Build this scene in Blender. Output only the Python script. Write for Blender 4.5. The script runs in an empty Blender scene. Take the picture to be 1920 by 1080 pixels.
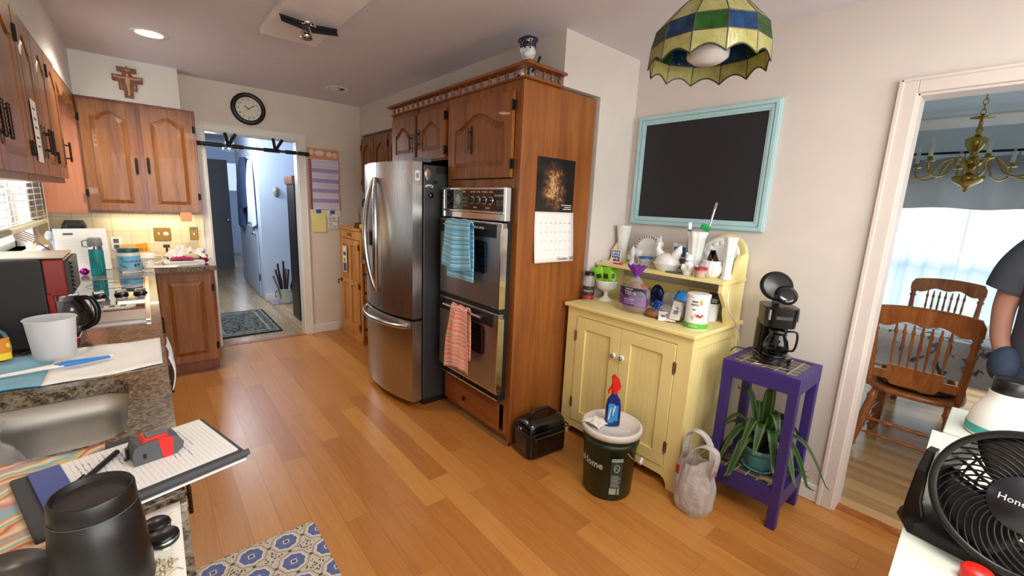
import bpy, math, random
from mathutils import Vector, Matrix, Euler
random.seed(7)
SC = bpy.context.scene
COL = SC.collection
PI = math.pi
R = math.radians

# ------------------------------------------------------------------ materials
def lin(h):
    if isinstance(h, tuple): return (h[0], h[1], h[2], 1)
    h = h.lstrip('#')
    o = []
    for i in (0, 2, 4):
        c = int(h[i:i+2], 16)/255
        o.append(c/12.92 if c <= .04045 else ((c+.055)/1.055)**2.4)
    return (*o, 1)

class NT:
    """small helper for building node graphs"""
    def __init__(s, name):
        s.m = bpy.data.materials.new(name); s.m.use_nodes = True
        s.t = s.m.node_tree; s.t.nodes.clear()
        s.out = s.t.nodes.new('ShaderNodeOutputMaterial')
    def n(s, typ, **k):
        d = s.t.nodes.new('ShaderNode'+typ)
        for a, v in k.items():
            if a.startswith('i_'):
                key = a[2:].replace('_', ' ')
                s.put(d, key, v)
            else: setattr(d, a, v)
        return d
    def put(s, d, key, v):
        inp = d.inputs[int(key)] if key.isdigit() else d.inputs[key]
        if isinstance(v, bpy.types.NodeSocket): s.t.links.new(v, inp)
        elif isinstance(v, bpy.types.Node): s.t.links.new(v.outputs[0], inp)
        else: inp.default_value = v
    def math(s, op, a, b=0.0, c=0.0):
        d = s.n('Math', operation=op); s.put(d, '0', a); s.put(d, '1', b)
        if op in ('MULTIPLY_ADD', 'COMPARE', 'SMOOTH_MIN'): s.put(d, '2', c)
        return d.outputs[0]
    def co(s, kind='Object'):
        return s.n('TexCoord').outputs[kind]
    def mapp(s, vec, sc=(1, 1, 1), rot=(0, 0, 0), loc=(0, 0, 0)):
        d = s.n('Mapping'); s.put(d, 'Vector', vec)
        d.inputs['Scale'].default_value = sc; d.inputs['Rotation'].default_value = rot; d.inputs['Location'].default_value = loc
        return d.outputs[0]
    def noise(s, vec, scale=5, detail=3, rough=.5, dist=0):
        d = s.n('TexNoise'); s.put(d, 'Vector', vec)
        d.inputs['Scale'].default_value = scale; d.inputs['Detail'].default_value = detail
        d.inputs['Roughness'].default_value = rough; d.inputs['Distortion'].default_value = dist
        return d.outputs[0]
    def ramp(s, fac, stops, interp='LINEAR'):
        d = s.n('ValToRGB'); s.put(d, 'Fac', fac); cr = d.color_ramp; cr.interpolation = interp
        while len(cr.elements) < len(stops): cr.elements.new(.5)
        for e, (p, c) in zip(cr.elements, stops): e.position = p; e.color = lin(c)
        return d.outputs[0]
    def mix(s, fac, a, b, blend='MIX'):
        d = s.n('Mix', data_type='RGBA', blend_type=blend)
        for i, v in ((0, fac), (6, a), (7, b)):
            if isinstance(v, str): v = lin(v)
            if isinstance(v, bpy.types.NodeSocket): s.t.links.new(v, d.inputs[i])
            else: d.inputs[i].default_value = v
        return d.outputs[2]
    def xyz(s, vec):
        d = s.n('SeparateXYZ'); s.put(d, '0', vec); return d.outputs
    def bsdf(s, color, rough=.5, metal=0, **k):
        d = s.n('BsdfPrincipled')
        if isinstance(color, str): color = lin(color)
        s.put(d, 'Base Color', color); s.put(d, 'Roughness', rough); s.put(d, 'Metallic', metal)
        for a, v in k.items():
            key = {'trans': 'Transmission Weight', 'alpha': 'Alpha', 'emit': 'Emission Strength', 'ecol': 'Emission Color', 'coat': 'Coat Weight',
                   'ior': 'IOR', 'spec': 'Specular IOR Level', 'sheen': 'Sheen Weight', 'sss': 'Subsurface Weight', 'aniso': 'Anisotropic', 'normal': 'Normal', 'crough': 'Coat Roughness'}[a]
            if a == 'ecol' and isinstance(v, str): v = lin(v)
            s.put(d, key, v)
        s.t.links.new(d.outputs[0], s.out.inputs[0]); s.b = d
        return s.m
    def bump(s, h, strength=.3, dist=.01):
        d = s.n('Bump'); s.put(d, 'Height', h); d.inputs['Strength'].default_value = strength; d.inputs['Distance'].default_value = dist
        return d.outputs[0]

MATS = {}
def plain(name, color, rough=.5, metal=0, vary=.06, vs=6, bump=0, bs=60, **k):
    """plain surface with a faint procedural mottling"""
    if name in MATS: return MATS[name]
    t = NT(name); c = lin(color); o = t.co()
    f = t.noise(o, vs, 3)
    lo = tuple(max(0, x*(1-vary)) for x in c[:3]); hi = tuple(min(1, x*(1+vary)) for x in c[:3])
    col = t.ramp(f, [(.3, lo), (.7, hi)])
    if bump: k['normal'] = t.bump(t.noise(o, bs, 2), bump)
    MATS[name] = t.bsdf(col, rough, metal, **k)
    return MATS[name]

def wood(name, a, b, c, rough=.35, axis='z', sc=14, coat=.12, stretch=.07):
    if name in MATS: return MATS[name]
    t = NT(name); o = t.co()
    s = {'x': (stretch*sc, sc, sc), 'y': (sc, stretch*sc, sc), 'z': (sc, sc, stretch*sc)}[axis]
    v = t.mapp(o, s)
    n1 = t.noise(v, 1.3, 4, .6, .6); n2 = t.noise(v, 7, 3, .6)
    big = t.noise(o, 1.7, 2)
    f = t.math('ADD', t.math('MULTIPLY', n1, .6), t.math('ADD', t.math('MULTIPLY', n2, .25), t.math('MULTIPLY', big, .2)))
    col = t.ramp(f, [(.36, a), (.52, b), (.68, c)])
    MATS[name] = t.bsdf(col, rough, coat=coat, normal=t.bump(n2, .06, .004))
    return MATS[name]

def stripes(name, cols, axis=2, period=.1, rough=.85, rand=True, warp=.0, sheen=.3):
    """woven cloth with coloured stripes: cols = [(position 0-1, hex)]"""
    if name in MATS: return MATS[name]
    t = NT(name); o = t.co('UV'); u = t.xyz(o)
    p = u[axis]
    if warp: p = t.math('ADD', p, t.math('MULTIPLY', t.math('SUBTRACT', t.noise(o, 5, 2), .5), warp))
    f = t.math('FRACT', t.math('DIVIDE', p, period))
    col = t.ramp(f, cols, 'CONSTANT' if not warp else 'LINEAR')
    n = t.noise(t.co('UV'), 220, 2)
    col = t.mix(t.math('MULTIPLY', n, .25), col, (.9, .9, .9, 1))
    MATS[name] = t.bsdf(col, rough, sheen=sheen, normal=t.bump(n, .35, .002))
    return MATS[name]

# walls and ceiling
M_wall = plain('wall_paint', '#DBD3C6', .75, vary=.02, bump=.04, bs=240)
M_wallr = plain('wall_paint_right', '#D2CBC4', .72, vary=.02, bump=.04, bs=240)
M_ceil = plain('ceiling_paint', '#D8D4DA', .9, vary=.02, bump=.06, bs=200)
M_soff = plain('soffit_paint', '#E1DED8', .75, vary=.02)
M_white = plain('white_trim_paint', '#E4E1DA', .45, vary=.02)
M_casing = plain('casing_paint', '#D3C9C2', .5, vary=.02)
M_hall = plain('hall_paint', '#CBD8EA', .7, vary=.02)
M_dining = plain('dining_paint', '#CBD5DA', .7, vary=.02)
M_slate = plain('slate_paint', '#5C6168', .6, vary=.05)
# woods
M_cherry = wood('cherry_wood', '#65320F', '#88501C', '#9F642C', .36)
M_cherryd = wood('cherry_wood_dark', '#5E2812', '#7D3C1B', '#95501F', .3)
M_cherryx = wood('cherry_wood_along', '#67300F', '#8C4B1B', '#A05C28', .34, 'y')
M_panel = wood('cherry_panel', '#713D17', '#8B501E', '#9E6127', .42, sc=9)
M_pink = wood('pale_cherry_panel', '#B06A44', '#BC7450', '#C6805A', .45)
M_pine = wood('pine_wood', '#A96B2B', '#C98B42', '#D9A25A', .4)
M_oak = wood('oak_wood', '#7A3F1A', '#A05C2A', '#B9753C', .35)
# metals and plastics
M_iron = plain('dark_iron', '#1C1613', .5, .6)
M_bronze = plain('aged_bronze', '#3B2D22', .38, .8)
M_brass = plain('polished_brass', '#B59A55', .22, 1)
M_brassd = plain('antique_brass', '#8E6C35', .35, .9)
M_chrome = plain('chrome', '#D8D8D8', .12, 1)
M_black = plain('black_plastic', '#0B0B0C', .32)
M_blackg = plain('black_gloss', '#060607', .1, coat=.5)
M_blackm = plain('matte_black', '#0E0E0E', .6)
M_grey = plain('grey_plastic', '#55565A', .5)
M_darkgrey = plain('charcoal', '#33363B', .5)
M_fridge_side = plain('fridge_side_grey', '#3C4043', .45, .3)
M_whitep = plain('white_plastic', '#E6E4DF', .4)
M_paper = plain('paper', '#EDEBE8', .85, vary=.02)
M_paperw = plain('warm_paper', '#EDE6D8', .85, vary=.02)
M_ceramic = plain('milk_glass', '#E9EAE8', .18, coat=.4, sss=.1)
M_yellow = plain('yellow_paint', '#EFDF98', .5, vary=.03)
M_yellowd = plain('yellow_paint_inside', '#D4BD62', .5, vary=.03)
M_purple = plain('purple_paint', '#3A2A72', .42, vary=.05)
M_red = plain('red_plastic', '#D0231C', .35)
M_teal = plain('teal_coating', '#14868A', .45)
M_blue = plain('blue_plastic', '#1F79D0', .4)
M_green = plain('green_foil', '#7CC21F', .3)
M_magenta = plain('magenta_cloth', '#A81550', .8)
M_orange = plain('orange_paper', '#F29A1F', .8)
M_peach = plain('peach_note', '#F2A477', .8)
M_pinkn = plain('pink_note', '#E8679F', .8)
M_ynote = plain('yellow_note', '#EBE29A', .85)
M_btape = plain('blue_tape', '#1F5FB5', .7)
M_cloud = plain('white_cloth', '#DEDAD2', .9, bump=.3, bs=120)
M_skin = plain('skin', '#B5836F', .55, sss=.15)
M_cable = plain('white_cable', '#E5DECB', .5)

def glass(name, color='#FFFFFF', rough=.03, ior=1.45, alpha=None):
    if name in MATS: return MATS[name]
    t = NT(name)
    MATS[name] = t.bsdf(color, rough, trans=1.0, ior=ior)
    return MATS[name]
def film(name, color, fac=.35, rough=.15):
    """thin translucent sheet: part see-through, part glossy/diffuse"""
    if name in MATS: return MATS[name]
    t = NT(name); a = t.n('BsdfTransparent'); b = t.n('BsdfPrincipled')
    t.put(b, 'Base Color', lin(color)); t.put(b, 'Roughness', rough)
    a.inputs[0].default_value = (.97, .97, .97, 1)
    m = t.n('MixShader'); m.inputs[0].default_value = fac
    t.t.links.new(a.outputs[0], m.inputs[1]); t.t.links.new(b.outputs[0], m.inputs[2]); t.t.links.new(m.outputs[0], t.out.inputs[0])
    MATS[name] = t.m; return t.m
def translucent(name, color, fac=.5, trans=.0):
    if name in MATS: return MATS[name]
    t = NT(name); a = t.n('BsdfTranslucent'); b = t.n('BsdfDiffuse'); a.inputs[0].default_value = lin(color); b.inputs[0].default_value = lin(color)
    m = t.n('MixShader'); m.inputs[0].default_value = fac
    t.t.links.new(b.outputs[0], m.inputs[1]); t.t.links.new(a.outputs[0], m.inputs[2])
    o = m
    if trans:
        c = t.n('BsdfTransparent'); o = t.n('MixShader'); o.inputs[0].default_value = trans
        t.t.links.new(m.outputs[0], o.inputs[1]); t.t.links.new(c.outputs[0], o.inputs[2])
    t.t.links.new(o.outputs[0], t.out.inputs[0]); MATS[name] = t.m; return t.m
def lamp_mat(name, color, strength):
    t = NT(name); e = t.n('Emission'); e.inputs[0].default_value = lin(color); e.inputs[1].default_value = strength
    t.t.links.new(e.outputs[0], t.out.inputs[0]); MATS[name] = t.m; return t.m

M_clear = glass('clear_glass')
M_pet = film('clear_plastic', '#E8EAEA', .22, .08)
M_bagf = film('bag_film', '#E5E5EA', .2, .12)
M_frost = translucent('frosted_plastic', '#EEEFF3', .5, .2)
def crease(name, color):
    t = NT(name); o = t.co(); v = t.n('TexVoronoi', feature='DISTANCE_TO_EDGE'); t.put(v, 'Vector', t.mapp(o, (1, 1, .45))); v.inputs['Scale'].default_value = 22
    n = t.noise(o, 18, 3, .6, 2.5)
    a = t.n('BsdfTranslucent'); a.inputs[0].default_value = lin(color); b = t.n('BsdfPrincipled'); t.put(b, 'Base Color', lin(color)); t.put(b, 'Roughness', .32)
    t.put(b, 'Normal', t.bump(t.math('ADD', t.math('MULTIPLY', v.outputs[0], 1.2), n), .55, .012))
    c = t.n('BsdfTransparent'); m = t.n('MixShader'); m.inputs[0].default_value = .3; m2 = t.n('MixShader'); m2.inputs[0].default_value = .14
    t.t.links.new(b.outputs[0], m.inputs[1]); t.t.links.new(a.outputs[0], m.inputs[2]); t.t.links.new(m.outputs[0], m2.inputs[1]); t.t.links.new(c.outputs[0], m2.inputs[2]); t.t.links.new(m2.outputs[0], t.out.inputs[0]); return t.m
M_bagw = crease('white_bag_plastic', '#E4E1E0')

# steel with a vertical or horizontal brush
def steel(name, base='#A9A7A3', rough=.24, axis=2):
    t = NT(name); o = t.co(); s = [90, 90, 90]; s[axis] = 1.2
    n = t.noise(t.mapp(o, tuple(s)), 6, 2)
    c = lin(base)
    col = t.ramp(n, [(.3, tuple(x*.93 for x in c[:3])), (.7, tuple(min(1, x*1.05) for x in c[:3]))])
    MATS[name] = t.bsdf(col, t.math('MULTIPLY_ADD', n, .12, rough-.06), 1.0)
    return MATS[name]
M_steel = steel('brushed_steel', '#B7B4B0', .29, 2)
M_steelh = steel('satin_steel', '#A7A6A6', .36, 1)
M_sink = steel('sink_steel', '#BDBBB8', .36, 1)

def planks(name, tones, w=.085, L=1.15, rough=.3, axis='y', ls=.0):
    """wood boards: random length offset and tone for each board"""
    t = NT(name); u = t.xyz(t.co())
    x, y = (u[0], u[1]) if axis == 'y' else (u[1], u[0])
    row = t.math('FLOOR', t.math('DIVIDE', x, w))
    wn = t.n('TexWhiteNoise', noise_dimensions='1D'); t.put(wn, 'W', row)
    yy = t.math('ADD', t.math('DIVIDE', y, L), wn.outputs[0])
    seg = t.math('FLOOR', yy)
    cb = t.n('CombineXYZ'); t.put(cb, '0', row); t.put(cb, '1', seg)
    wc = t.n('TexWhiteNoise', noise_dimensions='2D'); t.put(wc, 'Vector', cb)
    cb2 = t.n('CombineXYZ'); t.put(cb2, '0', x); t.put(cb2, '1', t.math('ADD', t.math('MULTIPLY', y, .07), t.math('MULTIPLY', wc.outputs[0], 9.0))); t.put(cb2, '2', row)
    g = t.noise(cb2.outputs[0], 38, 4, .6, 1.2); g2 = t.noise(cb2.outputs[0], 120, 2)
    f = t.math('ADD', t.math('MULTIPLY', wc.outputs[0], .44), t.math('ADD', t.math('MULTIPLY', g, .45), t.math('MULTIPLY', g2, .1)))
    col = t.ramp(f, [(.15, tones[0]), (.5, tones[1]), (.85, tones[2])])
    fx = t.math('FRACT', t.math('DIVIDE', x, w)); fy = t.math('FRACT', yy)
    sx = t.math('LESS_THAN', t.math('MINIMUM', fx, t.math('SUBTRACT', 1.0, fx)), .012)
    sy = t.math('LESS_THAN', t.math('MINIMUM', fy, t.math('SUBTRACT', 1.0, fy)), .0012)
    seam = t.math('MULTIPLY', t.math('MAXIMUM', sx, sy), .45)
    col = t.mix(seam, col, tones[3])
    MATS[name] = t.bsdf(col, t.math('MULTIPLY_ADD', g, .12, rough-.05), normal=t.bump(g2, .03, .003))
    return MATS[name]
M_floor = planks('laminate_floor', ['#A0602A', '#BD7D3B', '#D29850', '#74441E'], .118, 1.25)
M_hfloor = planks('hall_oak_floor', ['#8F7457', '#AB8E6B', '#BFA581', '#5E4934'], .06, .9, .25)
M_dfloor = planks('dining_oak_floor', ['#9A7A55', '#BA9565', '#CDAA7A', '#6E5232'], .06, .9, .2)

def granite():
    t = NT('granite'); o = t.co()
    a = t.noise(o, 95, 4, .65); b = t.noise(o, 38, 3, .6, .8)
    v = t.n('TexVoronoi', feature='F1'); t.put(v, 'Vector', o); v.inputs['Scale'].default_value = 130
    f = t.math('ADD', t.math('MULTIPLY', a, .55), t.math('ADD', t.math('MULTIPLY', b, .4), t.math('MULTIPLY', v.outputs['Distance'], .12)))
    col = t.ramp(f, [(.36, '#100E0D'), (.45, '#2F261D'), (.52, '#5C4E3D'), (.58, '#82745D'), (.64, '#74706A'), (.75, '#B3A489')])
    MATS['granite'] = t.bsdf(col, .16, coat=.3, spec=.6)
    return MATS['granite']
M_granite = granite()

def tilegrid(name, c1, c2, grout, sx, sy, plane='xz', g=.03, rough=.35, mottled=.2):
    t = NT(name); u = t.xyz(t.co()); ix = {'x': 0, 'y': 1, 'z': 2}
    a = t.math('DIVIDE', u[ix[plane[0]]], sx); b = t.math('DIVIDE', u[ix[plane[1]]], sy)
    cb = t.n('CombineXYZ'); t.put(cb, '0', t.math('FLOOR', a)); t.put(cb, '1', t.math('FLOOR', b))
    w = t.n('TexWhiteNoise', noise_dimensions='2D'); t.put(w, 'Vector', cb)
    n = t.noise(t.co(), 40, 3)
    f = t.math('ADD', t.math('MULTIPLY', w.outputs[0], 1-mottled), t.math('MULTIPLY', n, mottled))
    col = t.ramp(f, [(.1, c1), (.9, c2)])
    fa, fb = t.math('FRACT', a), t.math('FRACT', b)
    m = t.math('MINIMUM', t.math('MINIMUM', fa, t.math('SUBTRACT', 1.0, fa)), t.math('MINIMUM', fb, t.math('SUBTRACT', 1.0, fb)))
    e = t.math('LESS_THAN', m, g)
    col = t.mix(e, col, grout)
    MATS[name] = t.bsdf(col, rough, normal=t.bump(t.math('SUBTRACT', 1.0, e), .3, .004))
    return MATS[name]
M_tile = tilegrid('backsplash_tile', '#DCCBA0', '#E6D8B4', '#BFB08C', .115, .115, 'xz', .02, mottled=.5)
M_tilel = tilegrid('backsplash_tile_left', '#DCCBA0', '#E6D8B4', '#BFB08C', .115, .115, 'yz', .02, mottled=.5)
M_mosaic = tilegrid('mosaic_tile', '#191614', '#6E6152', '#C2B59E', .0525, .0525, 'xy', .045, .3, .25)

# ------------------------------------------------------------------ mesh builder
ROOT = {}
class MB:
    def __init__(s): s.v = []; s.f = []; s.mi = []; s.sm = []; s.uv = {}
    def add(s, vs, fs, mi=0, sm=False, uvs=None):
        o = len(s.v); s.v += [Vector(p) for p in vs]
        for k, f in enumerate(fs):
            if uvs: s.uv[len(s.f)] = [uvs[i] for i in f]
            s.f.append([i+o for i in f]); s.mi.append(mi); s.sm.append(sm)
        return s
    def box(s, x0, y0, z0, x1, y1, z1, mi=0):
        if x0 > x1: x0, x1 = x1, x0
        if y0 > y1: y0, y1 = y1, y0
        if z0 > z1: z0, z1 = z1, z0
        v = [(x0, y0, z0), (x1, y0, z0), (x1, y1, z0), (x0, y1, z0), (x0, y0, z1), (x1, y0, z1), (x1, y1, z1), (x0, y1, z1)]
        return s.add(v, [(0, 3, 2, 1), (4, 5, 6, 7), (0, 1, 5, 4), (1, 2, 6, 5), (2, 3, 7, 6), (3, 0, 4, 7)], mi)
    def obox(s, M, sx, sy, sz, mi=0):
        b = MB().box(-sx/2, -sy/2, -sz/2, sx/2, sy/2, sz/2); return s.add([M @ p for p in b.v], b.f, mi)
    def merge(s, b, M=None, mi=None):
        o = len(s.v); fl = M is not None and M.to_3x3().determinant() < 0
        s.v += [(M @ p if M is not None else p.copy()) for p in b.v]
        for k, f in enumerate(b.f):
            g = [i+o for i in f]
            if k in b.uv: s.uv[len(s.f)] = b.uv[k][::-1] if fl else b.uv[k]
            if fl: g.reverse()
            s.f.append(g); s.mi.append(b.mi[k] if mi is None else mi); s.sm.append(b.sm[k])
        return s
    def ring(s, loops, mi=0, sm=True, cap0=True, cap1=True, closed=False):
        n = len(loops[0]); vs = [p for l in loops for p in l]; fs = []
        m = len(loops); lim = m if closed else m-1
        for i in range(lim):
            for j in range(n):
                a, b = i*n+j, i*n+(j+1) % n; c, d = ((i+1) % m)*n+(j+1) % n, ((i+1) % m)*n+j
                fs.append((a, b, c, d))
        s.add(vs, fs, mi, sm)
        if not closed:
            if cap0: s.add(loops[0], [tuple(range(n))[::-1]], mi)
            if cap1: s.add(loops[-1], [tuple(range(n))], mi)
        return s
    def cyl(s, p0, p1, r0, r1=None, n=16, mi=0, sm=True, cap=True):
        return s.tube([p0, p1], [r0, r0 if r1 is None else r1], n, mi, sm, cap)
    def tube(s, pts, r, n=8, mi=0, sm=True, cap=True, closed=False, flat=1.0):
        pts = [Vector(p) for p in pts]; rs = r if isinstance(r, (list, tuple)) else [r]*len(pts)
        loops = []; up = None; m = len(pts)
        for i, p in enumerate(pts):
            if closed: d = pts[(i+1) % m]-pts[i-1]
            else: d = (pts[min(i+1, m-1)]-pts[max(i-1, 0)])
            d.normalize()
            if up is None:
                up = d.orthogonal().normalized() if abs(d.z) > .9 else (Vector((0, 0, 1))-d*d.z).normalized()
            else:
                up = (up-d*up.dot(d)); up = up.normalized() if up.length > 1e-6 else d.orthogonal().normalized()
            q = d.cross(up)
            loops.append([p+(q*math.cos(2*PI*k/n)+up*math.sin(2*PI*k/n)*flat)*rs[i] for k in range(n)])
        loops = [l[::-1] for l in loops]
        return s.ring(loops, mi, sm, cap, cap, closed)
    def lathe(s, prof, c=(0, 0, 0), n=24, mi=0, M=None, sm=True, cap=True, squash=1.0):
        c = Vector(c); loops = []
        for r, z in prof:
            l = [Vector((r*math.cos(2*PI*k/n), r*squash*math.sin(2*PI*k/n), z)) for k in range(n)]
            loops.append([(M @ p if M is not None else p)+c for p in l])
        return s.ring(loops, mi, sm, cap and prof[0][0] > 1e-5, cap and prof[-1][0] > 1e-5)
    def ell(s, c, r, nu=16, nv=10, mi=0, M=None):
        if not isinstance(r, (tuple, list)): r = (r, r, r)
        loops = []
        for i in range(nv+1):
            a = -PI/2+PI*i/nv; cr = max(math.cos(a), .001)
            l = [Vector((r[0]*cr*math.cos(2*PI*k/nu), r[1]*cr*math.sin(2*PI*k/nu), r[2]*math.sin(a))) for k in range(nu)]
            loops.append([(M @ p if M is not None else p)+Vector(c) for p in l])
        return s.ring(loops, mi, True, False, False)
    def grid(s, fn, nu, nv, mi=0, sm=True, cu=False, uvs=None):
        """fn(u,v)->point for u,v in 0..1; uv = scaled parameters"""
        vs = []; uv = []
        for j in range(nv+1):
            for i in range(nu if cu else nu+1):
                vs.append(fn(i/nu, j/nv)); uv.append((i/nu*(uvs[0] if uvs else 1), j/nv*(uvs[1] if uvs else 1)))
        w = nu if cu else nu+1; fs = []
        for j in range(nv):
            for i in range(nu):
                k = (i+1) % w if cu else i+1
                fs.append((j*w+i, j*w+k, (j+1)*w+k, (j+1)*w+i))
        return s.add(vs, fs, mi, sm, uv)
    def prism(s, poly, d0, d1, M=None, mi=0, sm=False):
        """poly in local XZ, extruded along local Y from d0 to d1 (d0<d1)"""
        if sum(poly[i-1][0]*poly[i][1]-poly[i][0]*poly[i-1][1] for i in range(len(poly))) < 0: poly = poly[::-1]
        a = [Vector((x, d0, z)) for x, z in poly]; b = [Vector((x, d1, z)) for x, z in poly]
        if M is not None: a = [M @ p for p in a]; b = [M @ p for p in b]
        n = len(poly)
        s.add(a+b, [tuple(range(n))], mi); s.add(a+b, [tuple(range(n, 2*n))[::-1]], mi)
        s.add(a+b, [(i, i+n, (i+1) % n+n, (i+1) % n)[::1] for i in range(n)], mi, sm)
        return s
    def build(s, name, mats, parent=None, bevel=0, world=True, seg=2, sub=0, solid=0, auto=True):
        mats = mats if isinstance(mats, (list, tuple)) else [mats]
        vs = s.v
        if parent is not None and world and parent in ROOT: vs = [ROOT[parent] @ p for p in vs]
        me = bpy.data.meshes.new(name); me.from_pydata([tuple(p) for p in vs], [], s.f)
        for m in mats: me.materials.append(m)
        me.polygons.foreach_set('material_index', s.mi); me.polygons.foreach_set('use_smooth', s.sm)
        if s.uv:
            ul = me.uv_layers.new(name='UVMap')
            for k, p in enumerate(me.polygons):
                if k in s.uv:
                    for li, c in zip(p.loop_indices, s.uv[k]): ul.data[li].uv = c
        me.validate(); me.update()
        o = bpy.data.objects.new(name, me); COL.objects.link(o)
        if parent is not None:
            o.parent = parent
            if parent in ROOT: ROOT[o] = ROOT[parent]
        if solid:
            d = o.modifiers.new('Solidify', 'SOLIDIFY'); d.thickness = solid; d.offset = 0
        if sub:
            d = o.modifiers.new('Subsurf', 'SUBSURF'); d.levels = sub; d.render_levels = sub
        if bevel:
            d = o.modifiers.new('Bevel', 'BEVEL'); d.width = bevel; d.segments = seg; d.limit_method = 'ANGLE'; d.angle_limit = R(40)
        return o

def tag(o, label=None, cat=None, group=None, kind=None):
    if label: o['label'] = label
    if cat: o['category'] = cat
    if group: o['group'] = group
    if kind: o['kind'] = kind
    return o
def thing(name, label, cat, loc=(0, 0, 0), rz=0, group=None):
    o = bpy.data.objects.new(name, None); COL.objects.link(o); o.empty_display_size = .05
    o.location = loc; o.rotation_euler = (0, 0, rz)
    ROOT[o] = (Matrix.Translation(loc) @ Matrix.Rotation(rz, 4, 'Z')).inverted()
    return tag(o, label, cat, group)
def one(name, mb, mats, label, cat, loc=None, group=None, **k):
    """a thing that is a single mesh, its origin at its base"""
    if loc is None:
        xs = [p.x for p in mb.v]; ys = [p.y for p in mb.v]; zs = [p.z for p in mb.v]
        loc = ((min(xs)+max(xs))/2, (min(ys)+max(ys))/2, min(zs))
    mb.v = [p-Vector(loc) for p in mb.v]
    o = mb.build(name, mats, None, **k); o.location = loc
    return tag(o, label, cat, group)
def struct(name, mb, mats, **k):
    o = mb.build(name, mats, **k); o['kind'] = 'structure'; return o
def dup(root, loc, rz=None, label=None, group=None):
    r = root.copy(); COL.objects.link(r); r.location = loc
    if rz is not None: r.rotation_euler = (0, 0, rz)
    if label: r['label'] = label
    if group: r['group'] = group
    for ch in list(root.children):
        c = ch.copy(); COL.objects.link(c); c.parent = r
        for g in ch.children:
            d = g.copy(); COL.objects.link(d); d.parent = c
    return r
def facing(origin, d):
    """local x = to the viewer's right, y = into the surface, z = up"""
    X, Y = {'-y': ((1, 0, 0), (0, 1, 0)), '-x': ((0, -1, 0), (1, 0, 0)), '+x': ((0, 1, 0), (-1, 0, 0)), '+y': ((-1, 0, 0), (0, -1, 0))}[d]
    Z = (0, 0, 1); o = origin
    return Matrix(((X[0], Y[0], Z[0], o[0]), (X[1], Y[1], Z[1], o[1]), (X[2], Y[2], Z[2], o[2]), (0, 0, 0, 1)))
def text_mb(s, size, M, depth=.0004, align='CENTER', squash=1.0, bold=0):
    """lettering as mesh; local x right, z up, lying in the y=0 plane"""
    cu = bpy.data.curves.new('lettering', 'FONT'); cu.body = s; cu.size = size; cu.align_x = align; cu.align_y = 'CENTER'; cu.extrude = depth; cu.resolution_u = 2; cu.offset = bold
    ob = bpy.data.objects.new('lettering', cu); COL.objects.link(ob)
    bpy.context.view_layer.update()
    me = bpy.data.meshes.new_from_object(ob.evaluated_get(bpy.context.evaluated_depsgraph_get()))
    b = MB(); T = M @ Matrix(((squash, 0, 0, 0), (0, 0, -1, 0), (0, 1, 0, 0), (0, 0, 0, 1)))
    b.add([T @ v.co for v in me.vertices], [list(p.vertices) for p in me.polygons])
    bpy.data.objects.remove(ob); bpy.data.curves.remove(cu); bpy.data.meshes.remove(me)
    return b
def T(x, y, z): return Matrix.Translation((x, y, z))
def RX(a): return Matrix.Rotation(R(a), 4, 'X')
def RY(a): return Matrix.Rotation(R(a), 4, 'Y')
def RZ(a): return Matrix.Rotation(R(a), 4, 'Z')
# ------------------------------------------------------------------ the room
H = 2.504; XW = 2.634; YB = 4.946; XL = -.65; YR = -1.7
struct('floor', MB().box(XL-.15, YR-.15, -.08, XW+.06, YB+.0, 0), M_floor)
struct('floor_hall', MB().box(-.1, YB, -.08, 2.3, 13.2, -.001), M_hfloor)
struct('floor_dining', MB().box(XW+.06, -2.6, -.08, 6.05, 2.2, -.001), M_dfloor)
struct('trim_1', MB().box(XW+.03, -.52, -.001, XW+.09, .39, .006).box(.46, YB-.03, 0, 1.25, YB+.03, .005), M_oak)
struct('ceiling', MB().box(XL-.15, YR-.15, H, XW+.12, YB+.12, H+.1), M_ceil)
struct('ceiling_hall', MB().box(-.1, YB+.12, H, 2.3, 13.2, H+.1), M_hall)
struct('ceiling_dining', MB().box(XW+.12, -2.6, H, 6.05, 2.2, H+.1), M_dining)
# left wall with the window opening
wy0, wy1, wz0, wz1 = 3.25, 4.58, 1.07, 2.02
w = MB().box(XL-.15, YR-.15, 0, XL, wy0, H).box(XL-.15, wy1, 0, XL, YB+.12, H).box(XL-.15, wy0, 0, XL, wy1, wz0).box(XL-.15, wy0, wz1, XL, wy1, H)
struct('wall_left', w, M_wall)
w = MB().box(XL, YB, 0, .46, YB+.12, H).box(1.25, YB, 0, XW+.12, YB+.12, H).box(.46, YB, 2.063, 1.25, YB+.12, H)
struct('wall_back', w, M_wall)
struct('wall_stub', MB().box(2.25, 1.845, 0, XW, YB, H).box(1.909, 1.845, 2.20, 2.25, YB, H), M_wallr)
dy0, dy1, dz = -.52, .39, 2.066
w = MB().box(XW, dy1, 0, XW+.12, YB, H).box(XW, YR-.15, 0, XW+.12, dy0, H).box(XW, dy0, dz, XW+.12, dy1, H)
struct('wall_right', w, M_wallr)
# rear wall behind the viewer, with an unseen wide window added to bring in light
w = MB().box(XL-.15, YR-.15, 0, -.45, YR, H).box(2.45, YR-.15, 0, XW, YR, H).box(-.45, YR-.15, 0, 2.45, YR, .85).box(-.45, YR-.15, 2.2, 2.45, YR, H)
struct('wall_rear', w, M_wall)
rw = MB()
for a in (-.45, .51, 1.46, 2.41): rw.box(a, YR-.1, .85, a+.04, YR-.04, 2.2)
rw.box(-.45, YR-.1, .85, 2.45, YR-.04, .9).box(-.45, YR-.1, 2.15, 2.45, YR-.04, 2.2)
struct('added_rear_window', rw, M_white)
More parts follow.
